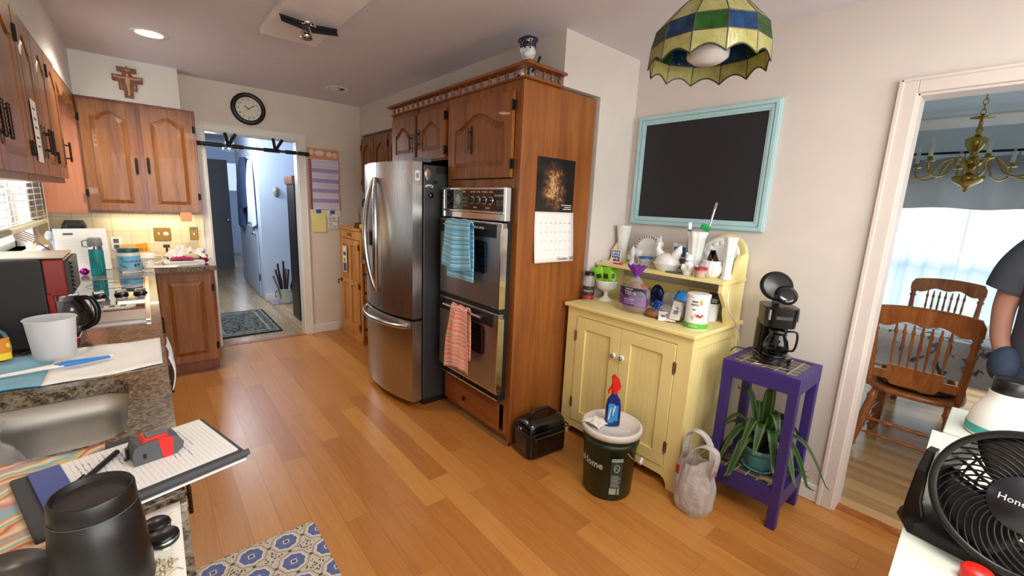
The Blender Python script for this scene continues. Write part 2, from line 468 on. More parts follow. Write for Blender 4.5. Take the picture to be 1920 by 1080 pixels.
# soffits over the wall cabinets
struct('soffit_left', MB().box(XL, YR, 2.186, -.34, 4.762, H), M_soff)
struct('soffit_back', MB().box(XL, 4.764, 2.186, .302, YB, H), M_soff)
# hall beyond the back doorway
w = MB().box(1.22, 6.9, 0, 2.3, 7.0, H).prism([(1.22, 7.0), (1.30, 7.0), (1.36, 9.1), (1.28, 9.1)], 0, H, Matrix(((1, 0, 0, 0), (0, 0, 1, 0), (0, 1, 0, 0), (0, 0, 0, 1)))).box(2.2, YB+.12, 0, 2.3, 6.9, H)
struct('wall_hall_right', w, M_hall)
w = MB().box(-.1, YB+.12, 0, .1, 10.5, H)
struct('wall_hall_left', w, M_slate)
w = MB().box(-.1, 13.0, 0, 1.5, 13.2, H).box(1.9, 13.0, 0, 2.3, 13.2, H).box(1.5, 13, 0, 1.9, 13.2, 1.58).box(1.5, 13, 2.25, 1.9, 13.2, H).box(2.2, 7, 0, 2.3, 13, H)
struct('wall_hall_far', w, M_hall)
struct('baseboard_hall', MB().box(1.22, 6.885, 0, 2.2, 6.9, .09), M_white)
# dining room
w = MB().box(5.9, 1.0, 0, 6.05, 2.2, H).box(5.9, -2.6, 0, 6.05, -2.2, H).box(5.9, -2.2, 0, 6.05, 1.0, .25).box(5.9, -2.2, 2.12, 6.05, 1.0, H)
struct('wall_dining_far', w, M_dining)
struct('wall_dining_left', MB().box(XW+.12, 1.95, 0, 5.9, 2.1, H), M_dining)
struct('wall_dining_right', MB().box(XW+.12, -2.6, 0, 5.9, -2.5, H), M_dining)
struct('trim_2', MB().prism([(0, H), (0, H-.1), (.03, H-.1), (.1, H-.02), (.1, H)], -2.5, 1.95, Matrix(((-1, 0, 0, 5.9), (0, 1, 0, 0), (0, 0, 1, 0), (0, 0, 0, 1)))), M_white)
w = MB()
for a in (-2.2, -1.15, -.1, .94): w.box(5.94, a, .25, 6.0, a+.06, 2.12)
w.box(5.94, -2.2, .25, 6.0, 1.0, .32).box(5.94, -2.2, 2.05, 6.0, 1.0, 2.12).box(5.95, -2.2, 1.2, 5.99, 1.0, 1.25)
struct('window_3', w, M_white)
# door casings
def casing(name, M, x0, x1, z1, w=.068, t=.018, mat=None):
    b = MB()
    for a, c in ((x0-w, x0), (x1, x1+w)):
        b.merge(MB().box(a, -t, 0, c, .0, z1+w), M); e = x0-w if a < x0 else x1+w
        b.merge(MB().box(e-.006, -t-.006, 0, e+.012 if a < x0 else e+.006, 0, z1+w), M)
    b.merge(MB().box(x0, -t, z1, x1, 0, z1+w), M).merge(MB().box(x0-w, -t-.006, z1+w-.012, x1+w, 0, z1+w+.002), M)
    b.merge(MB().box(x0-.004, -.004, 0, x0+.012, .12, z1), M).merge(MB().box(x1-.012, -.004, 0, x1+.004, .12, z1), M).merge(MB().box(x0, -.004, z1-.012, x1, .12, z1+.004), M)
    return struct(name, b, mat or M_white, bevel=.003)
casing('trim_3', facing((0, YB, 0), '-y'), .46, 1.25, 2.063)
casing('trim_4', facing((XW, 0, 0), '-x'), -dy1, -dy0, dz, .062, .018, M_casing)
struct('baseboard_back', MB().box(1.318, YB-.014, 0, 1.61, YB, .095), M_white, bevel=.004)
struct('baseboard_right', MB().box(XW-.014, .455, 0, XW, 1.845, .095), M_white, bevel=.004)
# tiled backsplash
struct('backsplash_back', MB().box(XL, YB-.012, .914, .392, YB, 1.33), M_tile)
struct('backsplash_left', MB().box(XL, .2, .914, XL+.012, 3.2, 1.52).box(XL, 3.2, .914, XL+.012, 4.93, 1.0), M_tilel)

# window over the counter: frame, sill and slatted blind
w = MB()
for a, b_ in ((wy0, wy0+.05), (wy1-.05, wy1), ((wy0+wy1)/2-.02, (wy0+wy1)/2+.02)): w.box(XL-.12, a, wz0, XL-.07, b_, wz1)
w.box(XL-.12, wy0, wz0, XL-.07, wy1, wz0+.045).box(XL-.12, wy0, wz1-.045, XL-.07, wy1, wz1).box(XL-.13, wy0, 1.5, XL-.08, wy1, 1.535)
w.box(XL-.09, wy0-.07, wz0-.03, XL+.08, wy1+.07, wz0).box(XL, wy0-.07, wz0, XL+.018, wy0, wz1+.07).box(XL, wy1, wz0, XL+.018, wy1+.07, wz1+.07).box(XL, wy0, wz1, XL+.018, wy1, wz1+.07)
win = struct('window_1', w, M_white, bevel=.004)
g = MB().box(XL-.1, wy0+.05, wz0+.04, XL-.096, wy1-.05, wz1-.04).build('window_glass', film('window_pane', '#DDE8F2', .06, .02), win)
bl = thing('window_blind', 'white slatted venetian blind pulled half down over the counter window', 'blind', (XL+.05, 3.95, 1.235))
b = MB(); x0 = XL+.045
for k in range(19):
    z = 1.275+k*.041
    M = T(x0, 3.92, z) @ RY(-16); b.obox(M, .048, 1.72, .0028)
b.build('slats', M_whitep, bl)
MB().box(x0-.03, 3.06, 2.06, x0+.03, 4.78, 2.11).build('head_rail', M_whitep, bl, .003)
for y in (3.2, 3.6, 4.05, 4.45, 4.72):
    for dx in (-.022, .022): MB().cyl((x0+dx, y, 1.24), (x0+dx, y, 2.06), .0014, n=5).build('ladder_cord', M_whitep, bl)
MB().box(x0-.03, 3.06, 1.225, x0+.03, 4.78, 1.255).build('bottom_rail', plain('blind_rail', '#E3DCC0', .5), bl, .006)
MB().tube([(x0+.03, 4.77, 2.05), (x0+.032, 4.775, 1.5), (x0+.03, 4.77, 1.02)], .0022, 6).build('pull_cord', M_whitep, bl)
one('jar', MB().lathe([(.02, 0), (.022, .002), (.022, .03), (.015, .036), (.016, .052), (.0, .053)], (XL+.03, 4.32, wz0), 14), plain('sill_jar', '#CFC79A', .3), 'small cream jar standing on the window sill', 'jar')

# ceiling lamps
def downlight(x, y, lit, lab):
    r = thing('recessed_light', lab, 'ceiling light', (x, y, H-.004))
    MB().lathe([(.072, -.002), (.098, -.002), (.1, .0), (.098, .004), (.072, .004), (.072, -.002)], (x, y, H-.006), 32, cap=False).build('trim_ring', M_whitep, r)
    if lit: MB().lathe([(.0, -.006), (.05, -.004), (.072, .002)], (x, y, H-.003), 28, cap=False).build('lens', lamp_mat('warm_lamp', '#FFE9C8', 14), r)
    else:
        MB().lathe([(.072, .001), (.07, .0025), (.0, .003)], (x, y, H-.005), 28, cap=False).build('baffle', M_blackm, r)
        MB().lathe([(.0, -.006), (.036, -.005), (.047, -.002), (.049, .002)], (x-.012, y+.014, H-.004), 24, cap=False).build('bulb', plain('cool_bulb', '#D8D5DA', .3), r)
downlight(.12, 3.86, True, 'lit round recessed ceiling light near the left wall cabinets')
downlight(1.45, 4.3, False, 'unlit round recessed ceiling light above the back doorway wall')
# ceiling board with a bulb holder
cp = thing('ceiling_panel', 'flat white board fixed to the kitchen ceiling', 'ceiling panel', (.785, 2.75, H-.045))
MB().box(.625, 2.25, H-.034, .945, 3.185, H-.0005).build('board', plain('panel_paint', '#ECE8E8', .7), cp, .003)
sp = thing('spotlight_fixture', 'small silver ceiling bulb holder with black flaps on the white board', 'light fixture', (.79, 2.78, H-.1))
MB().lathe([(.035, 0), (.035, -.008), (.02, -.014)], (.79, 2.80, H-.035), 20).build('base', M_chrome, sp)
MB().lathe([(.018, .02), (.03, 0), (.034, -.03), (.0, -.032)], (.80, 2.86, H-.07), 20, mi=0).build('bulb', [M_chrome], sp)
MB().lathe([(.027, -.033), (.0, -.034)], (.80, 2.86, H-.07), 20, cap=False).build('bulb_face', M_blackg, sp)
for k, (dx, a) in enumerate(((-.075, 10), (.078, -6))):
    M = T(.79+dx, 2.755, H-.068) @ RZ(-8) @ RX(38) @ RY(a)
    MB().obox(M, .14, .085, .004).obox(M @ T(.02 if k else -.02, .035, .006), .11, .05, .004).build('flap', M_blackm, sp)
    MB().cyl((.79, 2.80, H-.04), (.79+dx*.5, 2.76, H-.06), .004).build('arm', M_chrome, sp)

# ------------------------------------------------------------------ cabinets
def arch_pts(x0, x1, z0, rise, n=24, sh=.06):
    """cathedral arch: shoulders then a rounded hump, from left to right"""
    w = x1-x0; o = []
    for i in range(n+1):
        t = i/n
        if t < sh or t > 1-sh: h = 0
        else: h = (1-math.cos(2*PI*(t-sh)/(1-2*sh)))/2
        o.append((x0+w*t, z0+rise*h**.8))
    return o
def door_parts(root, M, w, h, arch=True, t=.02, name='door', mat=None, st=.055, handle=None, hinge=None, rise=None):
    mat = mat or M_cherry
    b = MB()
    b.box(0, -t*.45, 0, w, 0, h).box(0, -t, 0, st, -t*.45, h).box(w-st, -t, 0, w, -t*.45, h).box(st, -t, 0, w-st, -t*.45, st)
    rise = (rise or min(.05, w*.16)) if arch else 0
    if arch:
        a = arch_pts(st, w-st, h-st-rise-.01, rise)
        b.prism([(st, h), (w-st, h)][::1]+a[::-1], -t, -t*.45)
    else: b.box(st, -t, h-st, w-st, -t*.45, h)
    # raised panel
    g = .006; k = .032
    def loop(ins, y):
        x0, x1 = st+ins, w-st-ins
        if arch: top = [(x, z-ins) for x, z in arch_pts(x0, x1, h-st-rise-.01, rise)]
        else: top = [(x0, h-st-ins), (x1, h-st-ins)]
        return [Vector((x, y, z)) for x, z in [(x0, st+ins), (x1, st+ins)]+top[::-1]]
    b.ring([loop(0, -t*.46), loop(g, -t*.46), loop(g, -t*.5), loop(k, -t*.92)], 0, False, False, True)
    d = MB().merge(b, M).build(name, mat, root, .003)
    if hinge:
        for z in (h*.16, h*.84):
            x = -.008 if hinge == 'l' else w+.008
            MB().merge(MB().box(x-.008, -t-.001, z-.026, x+.008, -t+.012, z+.026).cyl((x+(.007 if hinge == 'l' else -.007), -t-.003, z-.03), (x+(.007 if hinge == 'l' else -.007), -t-.003, z+.03), .0045, n=8), M).build('hinge', M_iron, d)
    if handle: pull(d, M @ T(handle[0], -t, handle[1]), handle[2] if len(handle) > 2 else .11)
    return d
def pull(parent, M, L=.11, mat=None):
    """turned bamboo-style pull on a pointed plate"""
    b = MB()
    hw = .011
    b.prism([(0, -L*.72), (hw, -L*.6), (hw, L*.6), (0, L*.72), (-hw, L*.6), (-hw, -L*.6)], -.0022, 0)
    pr = []
    n = 26
    for i in range(n+1):
        z = -L/2*1.04+L*1.04*i/n; pr.append((.0038+.0022*abs(math.cos(i*PI/3.2)), z))
    b.lathe([(.001, pr[0][1]-.004)]+pr+[(.001, pr[-1][1]+.004)], (0, -.024, 0), 8)
    for z in (-L*.36, L*.36): b.cyl((0, 0, z), (0, -.024, z), .0042, n=7)
    MB().merge(b, M).build('handle', mat or M_bronze, parent)
def knob(parent, M, r=.015, mat=None):
    b = MB().lathe([(.005, 0), (.006, .012), (r, .016), (r*.95, .022), (r*.4, .027), (.0005, .028)], (0, 0, 0), 14, M=RX(90))
    MB().merge(b, M).build('knob', mat or M_bronze, parent)

# corner of wall cabinets on the back wall
M = facing((-.34, 4.762, 1.311), '-y')
c = thing('wall_cabinet', 'two-door cherry wall cabinet with arched panels below the cross', 'cabinet', (.02, 4.85, 1.311))
MB().box(-.34, 4.762, 1.311, .392, YB-.013, 2.184).build('carcass', M_cherryd, c, .003)
door_parts(c, M @ T(.012, 0, .018), .328, .832, hinge='l', handle=(.305, .36, .1))
door_parts(c, M @ T(.37, 0, .018), .34, .832, hinge='r', handle=(.022, .37, .1))
ep = thing('corner_cabinet', 'plain pale wooden end panel of the corner cabinet beside the blind', 'cabinet', (-.49, 4.85, 1.30))
MB().box(XL+.075, 4.785, 1.303, -.343, YB-.013, 2.184).build('panel', M_pink, ep)
# scalloped valance bridging the window
po = [(3.66, 2.18), (4.755, 2.18)]
for i in range(25):
    t = 1-i/24; y = 3.66+1.095*t
    po.append((y, 2.09-.055*math.cos(6*PI*t)*.5-(.05 if t < .04 or t > .96 else 0)))
v = MB().prism([(p[0], p[1]) for p in po], 0, .018, facing((-.342, 0, 0), '+x'))
one('valance', v, M_cherry, 'scalloped cherry board bridging the left and back wall cabinets', 'valance')
# left wall cabinets (over the sink, short)
def left_upper(y0, y1, lab, n, note=False):
    c = thing('wall_cabinet', lab, 'cabinet', (-.49, (y0+y1)/2, 1.52))
    MB().box(XL+.014, y0, 1.52, -.345, y1, 2.184).build('carcass', M_cherry, c, .003)
    M = facing((-.345, y0, 1.548), '+x'); w = (y1-y0)/n
    for k in range(n):
        side = 'l' if k % 2 == 0 else 'r'
        hx = w-.055 if side == 'l' else .03
        door_parts(c, M @ T(k*w+.008, 0, 0), w-.016, .622, handle=(hx, .15, .1), hinge=side, rise=.06)
    return c
left_upper(2.60, 3.655, 'far cherry wall cabinet along the left wall, ending beside the blind', 3)
left_upper(1.55, 2.595, 'near cherry wall cabinet on the left wall with the under-cabinet light', 2)
nt = MB().grid(lambda u, v: (-.319-.012*math.sin(PI*v)*0+.004*u, 2.86+.1*u, 1.60+.24*v), 2, 2)
nt = MB().box(-.322, 2.70, 1.60, -.3205, 2.81, 1.85)
n_ = one('paper_list', nt, M_paper, 'narrow white handwritten list taped to a left wall cabinet door', 'note')
b = MB()
for k, (l, z) in enumerate(((.05, 1.815), (.045, 1.775), (.06, 1.74), (.055, 1.70), (.06, 1.665))):
    b.tube([(-.3198, 2.715+l*i/8, z+.004*math.sin(i*2.1+k)) for i in range(9)], .0011, 4)
b.v = [p-n_.location for p in b.v]
ink = b.build('handwriting', plain('blue_ink', '#46506A', .8), n_, world=False)
pk = thing('under_cabinet_light', 'lit round puck light under the left wall cabinet', 'lamp', (-.46, 2.28, 1.50))
MB().lathe([(.075, .0), (.08, .004), (.08, .018), (.075, .0195)], (-.46, 2.28, 1.5), 24).build('housing', M_whitep, pk)
MB().lathe([(.0, -.008), (.05, -.006), (.07, 0)], (-.46, 2.28, 1.499), 24, cap=False).build('lens', lamp_mat('puck_lamp', '#FFF3DC', 10), pk)

# base cabinets under the long counter
def base_cab(y0, y1, lab, kind='door', n=2):
    c = thing('base_cabinet', lab, 'cabinet', (-.33, (y0+y1)/2, 0))
    sink = y0 < 1.5 < y1
    if sink: MB().box(-.62, y0, .1, -.0201, y0+.02, .872).box(-.62, y1-.02, .1, -.0201, y1, .872).box(-.62, y0+.02, .1, -.0201, y1-.02, .62).box(-.05, y0+.02, .62, -.0201, y1-.02, .872).box(-.60, y0, 0, -.09, y1, .1).build('carcass', M_cherryd, c)
    else: MB().box(-.62, y0, .1, -.0201, y1, .872).box(-.60, y0, 0, -.09, y1, .1).build('carcass', M_cherryd, c)
    w = (y1-y0)/n
    for k in range(n):
        M = facing((-.02, y0+k*w, .1), '+x')
        if kind == 'door':
            MB().merge(MB().box(.006, -.019, .62, w-.006, 0, .765), M).build('drawer', M_cherry, c, .004)
            door_parts(c, M @ T(.006, 0, .01), w-.012, .6, False, handle=(w-.05 if k % 2 == 0 else .035, .5, .08))
        else:
            for q in range(4):
                d = MB().merge(MB().box(.006, -.019, .012+q*.19, w-.006, 0, .19+q*.19), M).build('drawer', M_cherry, c, .004)
                pull(d, M @ T(w/2, -.019, .1+q*.19) @ RY(90), .08, M_iron)
    return c
base_cab(.30, 1.02, 'cherry drawer base cabinet under the nearest end of the left counter', 'drawer', 1)
base_cab(1.025, 1.95, 'cherry sink base cabinet under the left counter')
base_cab(1.955, 3.05, 'cherry base cabinet under the left counter by the cooktop, next to the sink base')
base_cab(3.055, 4.2, 'cherry base cabinet at the far end of the left counter')
c = thing('base_cabinet', 'single-door cherry base cabinet at the counter end beside the doorway', 'cabinet', (.2, 4.6, 0))
MB().box(-.018, 4.275, .1, .392, YB-.002, .872).box(-.018, 4.34, 0, .375, YB-.002, .1).build('carcass', M_cherryd, c, .003)
M = facing((.0, 4.275, .1), '-y')
door_parts(c, M @ T(.02, 0, .012), .345, .735, False, hinge='r')
# granite worktop: L shape with a sink cut-out
sx0, sx1, sy0, sy1 = -.56, -.085, 1.31, 1.755
def rrect(x0, y0, x1, y1, r, n=6):
    o = []
    for cx, cy, a in ((x1-r, y1-r, 0), (x0+r, y1-r, 90), (x0+r, y0+r, 180), (x1-r, y0+r, 270)):
        for i in range(n+1): o.append((cx+r*math.cos(R(a+90*i/n)), cy+r*math.sin(R(a+90*i/n))))
    return o
b = MB(); z0, z1 = .874, .914
b.box(XL+.001, .25, z0, .01, sy0-.03, z1).box(XL+.001, sy1+.03, z0, .01, 4.24, z1).box(XL+.001, 4.24, z0, .41, YB-.013, z1)
inner = rrect(sx0, sy0, sx1, sy1, .07); N = len(inner)
outer = []
for x, y in inner:      # project the rounded hole outwards on to the surrounding rectangle
    cx, cy = (sx0+sx1)/2, (sy0+sy1)/2; dx, dy = x-cx, y-cy
    hx0, hx1, hy0, hy1 = XL+.001-cx, .01-cx, sy0-.03-cy, sy1+.03-cy
    tt = min((hx1/dx if dx > 0 else hx0/dx) if abs(dx) > 1e-6 else 1e9, (hy1/dy if dy > 0 else hy0/dy) if abs(dy) > 1e-6 else 1e9)
    outer.append((cx+dx*tt, cy+dy*tt))
crn = [(.01, sy1+.03), (XL+.001, sy1+.03), (XL+.001, sy0-.03), (.01, sy0-.03)]
for q in range(4):      # corner points stay square
    k = min(range(N), key=lambda i: (outer[i][0]-crn[q][0])**2+(outer[i][1]-crn[q][1])**2); outer[k] = crn[q]
for z, flip in ((z1, 0), (z0, 1)):
    vs = [(x, y, z) for x, y in inner]+[(x, y, z) for x, y in outer]
    b.add(vs, [((i, i+N, (i+1) % N+N, (i+1) % N) if not flip else ((i+1) % N, (i+1) % N+N, i+N, i)) for i in range(N)])
b.add([(x, y, z1) for x, y in inner]+[(x, y, z0) for x, y in inner], [((i+1) % N, (i+1) % N+N, i+N, i) for i in range(N)])
b.add([(.01, sy0-.03, z0), (.01, sy1+.03, z0), (.01, sy1+.03, z1), (.01, sy0-.03, z1)], [(0, 1, 2, 3)])
one('countertop', b, M_granite, 'speckled brown granite countertop with rounded sink cut-out along the left wall', 'countertop', (-.3, 2.5, .874))
sk = thing('kitchen_sink', 'undermounted stainless steel sink set in the granite counter', 'sink', (-.32, 1.53, .66))
b = MB(); lo = []
for ins, z, r in ((-.008, .873, .075), (.0, .872, .07), (.004, .8, .068), (.012, .70, .065), (.05, .675, .05), (.12, .668, .03)):
    lo.append([Vector((x, y, z)) for x, y in rrect(sx0+ins, sy0+ins, sx1-ins, sy1-ins, r)])
b.ring([l[::-1] for l in lo], 0, True, False, True)
b.build('basin', M_sink, sk)
MB().lathe([(.045, .002), (.04, .004), (.02, .001), (.0, .001)], (-.32, 1.53, .669), 20, cap=False).build('drain', M_chrome, sk)
# ------------------------------------------------------------------ fridge
fy0, fy1 = 2.66, 3.48
fc = (fy0+fy1)/2
def bulge(y, xe=1.372, d=.075): t = (y-fc)/((fy1-fy0)/2); return xe-d*(1-t*t)
fr = thing('refrigerator', 'stainless steel french-door refrigerator with bottom freezer drawer and dark grey side', 'refrigerator', (1.75, fc, 0))
MB().box(1.455, fy0, .05, 2.2, fy1, 1.755).build('body', M_fridge_side, fr, .008)
MB().box(1.47, fy0+.02, .0, 2.2, fy1-.02, .05).build('base_grille', M_blackm, fr)
def fdoor(name, y0, y1, z0, z1, n=10):
    b = MB()
    poly = [(y0+(y1-y0)*i/n, bulge(y0+(y1-y0)*i/n)) for i in range(n+1)]
    ys = [p[0] for p in poly]
    lo = [Vector((x, y, z0)) for y, x in poly]+[Vector((1.448, y1, z0)), Vector((1.448, y0, z0))]
    hi = [Vector((p.x, p.y, z1)) for p in lo]; m = len(lo)
    b.add(lo+hi, [tuple(range(m)), tuple(range(m, 2*m))[::-1]])
    b.add(lo+hi, [((i+1) % m, i, i+m, (i+1) % m+m) for i in range(n)], 0, True)
    b.add(lo+hi, [((i+1) % m, i, i+m, (i+1) % m+m) for i in range(n, m)])
    return b.build(name, M_steel, fr, .006)
dl = fdoor('door', fc+.003, fy1, .685, 1.77)
dr = fdoor('door', fy0, fc-.003, .685, 1.77)
df = fdoor('freezer_drawer', fy0, fy1, .055, .668, 18)
M_handle = plain('handle_steel', '#C9C8C6', .2, 1)
def fhandle(parent, s):
    P = []; n = 22
    for i in range(n+1):
        t = i/n; q = math.sin(PI*t); y = fc+s*(.014+.085*q**.9); P.append((bulge(y)-.012-.05*q**.7, y, .83+.83*t))
    MB().tube(P, [.013+.006*math.sin(PI*i/n) for i in range(n+1)], 12, flat=1.0).build('handle', M_handle, parent)
fhandle(dl, 1); fhandle(dr, -1)
P = [(bulge(fy0+.03+.76*i/20)-.01-.045*math.sin(PI*i/20)**.5, fy0+.03+.76*i/20, .625+.0*i) for i in range(21)]
MB().tube(P, .017, 12).build('handle', M_handle, df)
# water dispenser in the left door
b = MB(); dsp = [(3.17+.22*i/6) for i in range(7)]
for z0_, z1_, mi, off in ((1.16, 1.26, 1, .004), (.93, 1.155, 0, .003), (1.265, 1.275, 2, .006)):
    for i in range(6):
        a, c = dsp[i], dsp[i+1]
        b.add([(bulge(a)-off, a, z0_), (bulge(c)-off, c, z0_), (bulge(c)-off, c, z1_), (bulge(a)-off, a, z1_)], [(3, 2, 1, 0)], mi)
b.build('dispenser', [plain('dispenser_bay', '#B9BCC1', .35, .4), M_blackg, M_chrome], dl)
for s in (fy0+.04, fy1-.04): MB().box(1.40, s-.03, 1.7705, 1.52, s+.03, 1.795).build('hinge_cover', M_grey, fr, .005)
MB().box(1.55, fy0-.001, 1.70, 2.0, fy0+.0005, 1.754).build('top_strip', M_blackm, fr)
lg = MB().merge(text_mb('S', .03, facing((bulge(2.73)-.0015, 2.73, 1.70), '-x')))
lg.build('logo_mark', M_whitep, dr)
lb = MB().box(1.39, fy0-.0018, 1.645, 1.425, fy0-.0004, 1.71, 0)
for i in range(7): lb.box(1.396+i*.0035, fy0-.0022, 1.66, 1.396+i*.0035+.0018, fy0-.0018, 1.695, 1)
lb.build('barcode_label', [M_paper, M_blackm], dr)
# magnets on its side
mg = MB().lathe([(.0, -.03), (.02, -.005), (.028, .02), (.02, .045), (.0, .055)], n=16, squash=.22)
b = MB().merge(mg, T(1.482, fy0-.0065, 1.675)); b.ell((1.482, fy0-.011, 1.685), (.012, .005, .018), 10, 8, 1)
one('magnet', b, [plain('pewter', '#A79F93', .35, .6), plain('figure_paint', '#8A5B43', .5)], 'drop-shaped pewter magnet high on the refrigerator side', 'magnet')
b = MB()
for dx, dz, r in ((-.022, 0, .011), (-.008, .004, .012), (.008, .003, .012), (.022, -.001, .010)): b.ell((1.497+dx, fy0-.004, 1.612+dz), (r, .004, r*.8), 10, 6)
b.box(1.497-.02, fy0-.0085, 1.609, 1.497+.02, fy0-.008, 1.614, 1)
one('magnet', b, [M_whitep, M_darkgrey], 'white cloud-shaped magnet on the refrigerator side', 'magnet')
one('magnet', MB().box(1.53, fy0-.012, 1.632, 1.555, fy0-.0005, 1.652), M_blackg, 'small square black magnet to the right of the drop-shaped one', 'magnet')
one('magnet', MB().lathe([(.018, 0), (.02, .006), (.012, .012), (.0, .013)], (1.51, fy0-.0005, 1.552), 16, M=RX(90)), M_blackg, 'round black knob magnet lowest on the refrigerator side', 'magnet')

# ------------------------------------------------------------------ oven tower
xf = 1.626; ty0, ty1 = 1.865, 2.625
tw = thing('oven_cabinet', 'tall cherry cabinet tower holding the double oven', 'cabinet', (1.93, 2.24, 0))
MB().box(xf, ty0, .0, 2.236, ty0+.02, 2.186).build('end_panel', M_panel, tw, .002)
b = MB().box(xf, ty0+.0205, .06, xf+.02, ty0+.06, 2.186).box(xf, ty1-.04, .06, xf+.02, ty1, 2.186).box(xf, ty0+.06, 1.61, xf+.02, ty1-.04, 1.66).box(xf, ty0+.06, 2.13, xf+.02, ty1-.04, 2.186).box(xf, ty0+.06, .255, xf+.02, ty1-.04, .30).box(xf, ty0+.06, .05, xf+.02, ty1-.04, .075)
b.box(xf+.02, ty1-.02, .06, 2.236, ty1, 2.186).box(xf+.02, ty0+.02, 2.16, 2.236, ty1-.02, 2.186).box(xf+.02, ty0+.02, 1.62, 2.236, ty1-.02, 1.65).box(xf+.02, ty0+.02, .26, 2.236, ty1-.02, .29)
b.build('face_frame', M_cherry, tw)
MB().box(xf+.02, ty0+.02, 0, 2.2, ty1, .06).box(xf-.012, ty0+.0, 0, xf+.02, ty1, .018).build('plinth', wood('plinth_wood', '#6E4A2A', '#8A6238', '#9B7446', .5, 'y'), tw)
M = facing((xf, ty1, 0), '-x')
door_parts(tw, M @ T(.03, 0, 1.665), .665, .465, st=.07, hinge='r', rise=.075)
ch = [c for c in tw.children if c.name.startswith('door')][0]
pull(ch, M @ T(.30, -.02, 1.90), .125)
MB().merge(MB().box(.025, -.02, .072, .665, 0, .258).ring([[Vector((x, y, z)) for x, z in ((.045+i, .09+i), (.645-i, .09+i), (.645-i, .24-i), (.045+i, .24-i))] for i, y in ((0, -.0201), (.01, -.024))], 0, False, False, True), M).build('drawer', M_cherryx, tw, .004)
dw = [c for c in tw.children if c.name.startswith('drawer')][0]
knob(dw, M @ T(.31, -.024, .165), .017)
# bridge cabinet above the fridge, at the same front
bc = thing('bridge_cabinet', 'two-door cherry cabinet above the refrigerator with arched panels', 'cabinet', (1.93, 3.06, 1.80))
b = MB().box(xf, ty1+.001, 1.80, 2.236, 3.495, 2.186)
b.build('carcass', M_cherryd, bc, .003)
M = facing((xf, 3.49, 1.812), '-x')
door_parts(bc, M @ T(.02, 0, 0), .385, .33, handle=(.35, .13, .1), rise=.055, st=.06)
door_parts(bc, M @ T(.455, 0, 0), .385, .33, handle=(.03, .15, .1), hinge='r', rise=.055, st=.06)
MB().box(xf-.004, 3.05, 1.80, xf, 3.062, 2.186).build('reveal', M_blackm, bc)
# gallery rail along the top
gr = thing('gallery_rail', 'cherry spindle gallery rail along the top of the oven and bridge cabinets', 'rail', (1.7, 2.7, 2.187))
MB().prism([(0, 0), (.06, 0), (.06, .008), (.048, .02), (.012, .02), (0, .008)], 1.80-.0, 3.53, T(xf-.035, 0, 2.245)).prism([(0, 0), (.06, 0), (.06, .008), (.048, .02), (.012, .02), (0, .008)], -1.905, -(xf-.03), RZ(-90) @ T(-1.862, 0, 2.245) if False else Matrix(((0, -1, 0, 0), (1, 0, 0, 1.81), (0, 0, 1, 2.2455), (0, 0, 0, 1)))).build('rail', M_cherryx, gr)
MB().box(xf-.012, 1.84, 2.187, xf+.03, 3.51, 2.198).box(xf+.03, 1.84, 2.187, 1.905, 1.87, 2.198).build('base_rail', M_cherryx, gr)
def spindle(x, y):
    pr = [(.006, 0), (.009, .003), (.005, .008), (.011, .02), (.0125, .026), (.006, .036), (.009, .042), (.006, .047)]
    return MB().lathe(pr, (x, y, 2.198), 10).build('spindle', M_cherry, gr)
for k in range(21): spindle(xf+.008, 1.868+k*.0808)
for k in range(4): spindle(1.70+k*.062, 1.855)

# ------------------------------------------------------------------ double oven
ov = thing('double_oven', 'built-in stainless double wall oven with chrome control panel', 'oven', (1.62, 2.23, .30))
oy0, oy1 = 1.915, 2.578
MB().box(1.585, oy0, .30, 2.1, oy1, 1.605).build('body', M_blackm, ov)
b = MB().box(1.56, oy0-.012, 1.415, 1.60, oy0+.012, 1.607).box(1.56, oy1-.012, 1.415, 1.60, oy1+.012, 1.607).box(1.558, oy0, 1.592, 1.60, oy1, 1.607).box(1.558, oy0, 1.455, 1.60, oy1, 1.468).box(1.568, oy0, 1.415, 1.60, oy1, 1.455)
cp_ = b.build('control_panel', M_chrome, ov, .003)
MB().box(1.572, oy0+.012, 1.468, 1.60, oy1-.012, 1.592).build('fascia', M_blackg, cp_)
M = facing((1.572, oy1, 1.53), '-x')
for x in (.33, .39, .455, .52):
    kb = MB().lathe([(.026, 0), (.026, .004), (.021, .006)], n=20, M=RX(90), cap=False).lathe([(.0, .006), (.021, .006)], n=20, M=RX(90), cap=False)
    o_ = MB().merge(kb, M @ T(x, 0, 0)).build('knob', M_chrome, cp_)
    MB().merge(MB().lathe([(.017, .006), (.014, .022), (.0005, .023)], n=16, M=RX(90)), M @ T(x, 0, 0)).build('knob_centre', M_black, o_)
MB().merge(MB().lathe([(.036, 0), (.034, .004), (.018, .005), (.016, .012), (.0005, .013)], n=24, M=RX(90)), M @ T(.155, 0, 0)).build('clock_dial', plain('dial_green', '#8FA39B', .3), cp_)
for x, z in ((.06, .03), (.06, -.025), (.105, .0)): MB().merge(MB().lathe([(.009, 0), (.007, .014), (.0005, .015)], n=12, M=RX(90)), M @ T(x, 0, z)).build('knob', M_black, cp_)
b = MB()
for s, x, z, sz in (('OFF BAKE', .335, .05, .013), ('BROIL', .395, .05, .013), ('OFF BAKE', .455, .05, .013), ('BROIL', .52, .05, .013), ('UPPER', .36, -.045, .012), ('LOWER', .49, -.045, .012), ('SELF-CLEANING', .60, .03, .013), ('TIMER', .235, .05, .013), ('CLOCK', .13, -.05, .012)):
    b.merge(text_mb(s, sz, M @ T(x, -.0006, z), .0002))
b.build('lettering', M_whitep, cp_)
b = MB()
for z in (-.035, -.012, .012): b.merge(MB().box(.215, -.001, z-.007, .27, 0, z+.007), M)
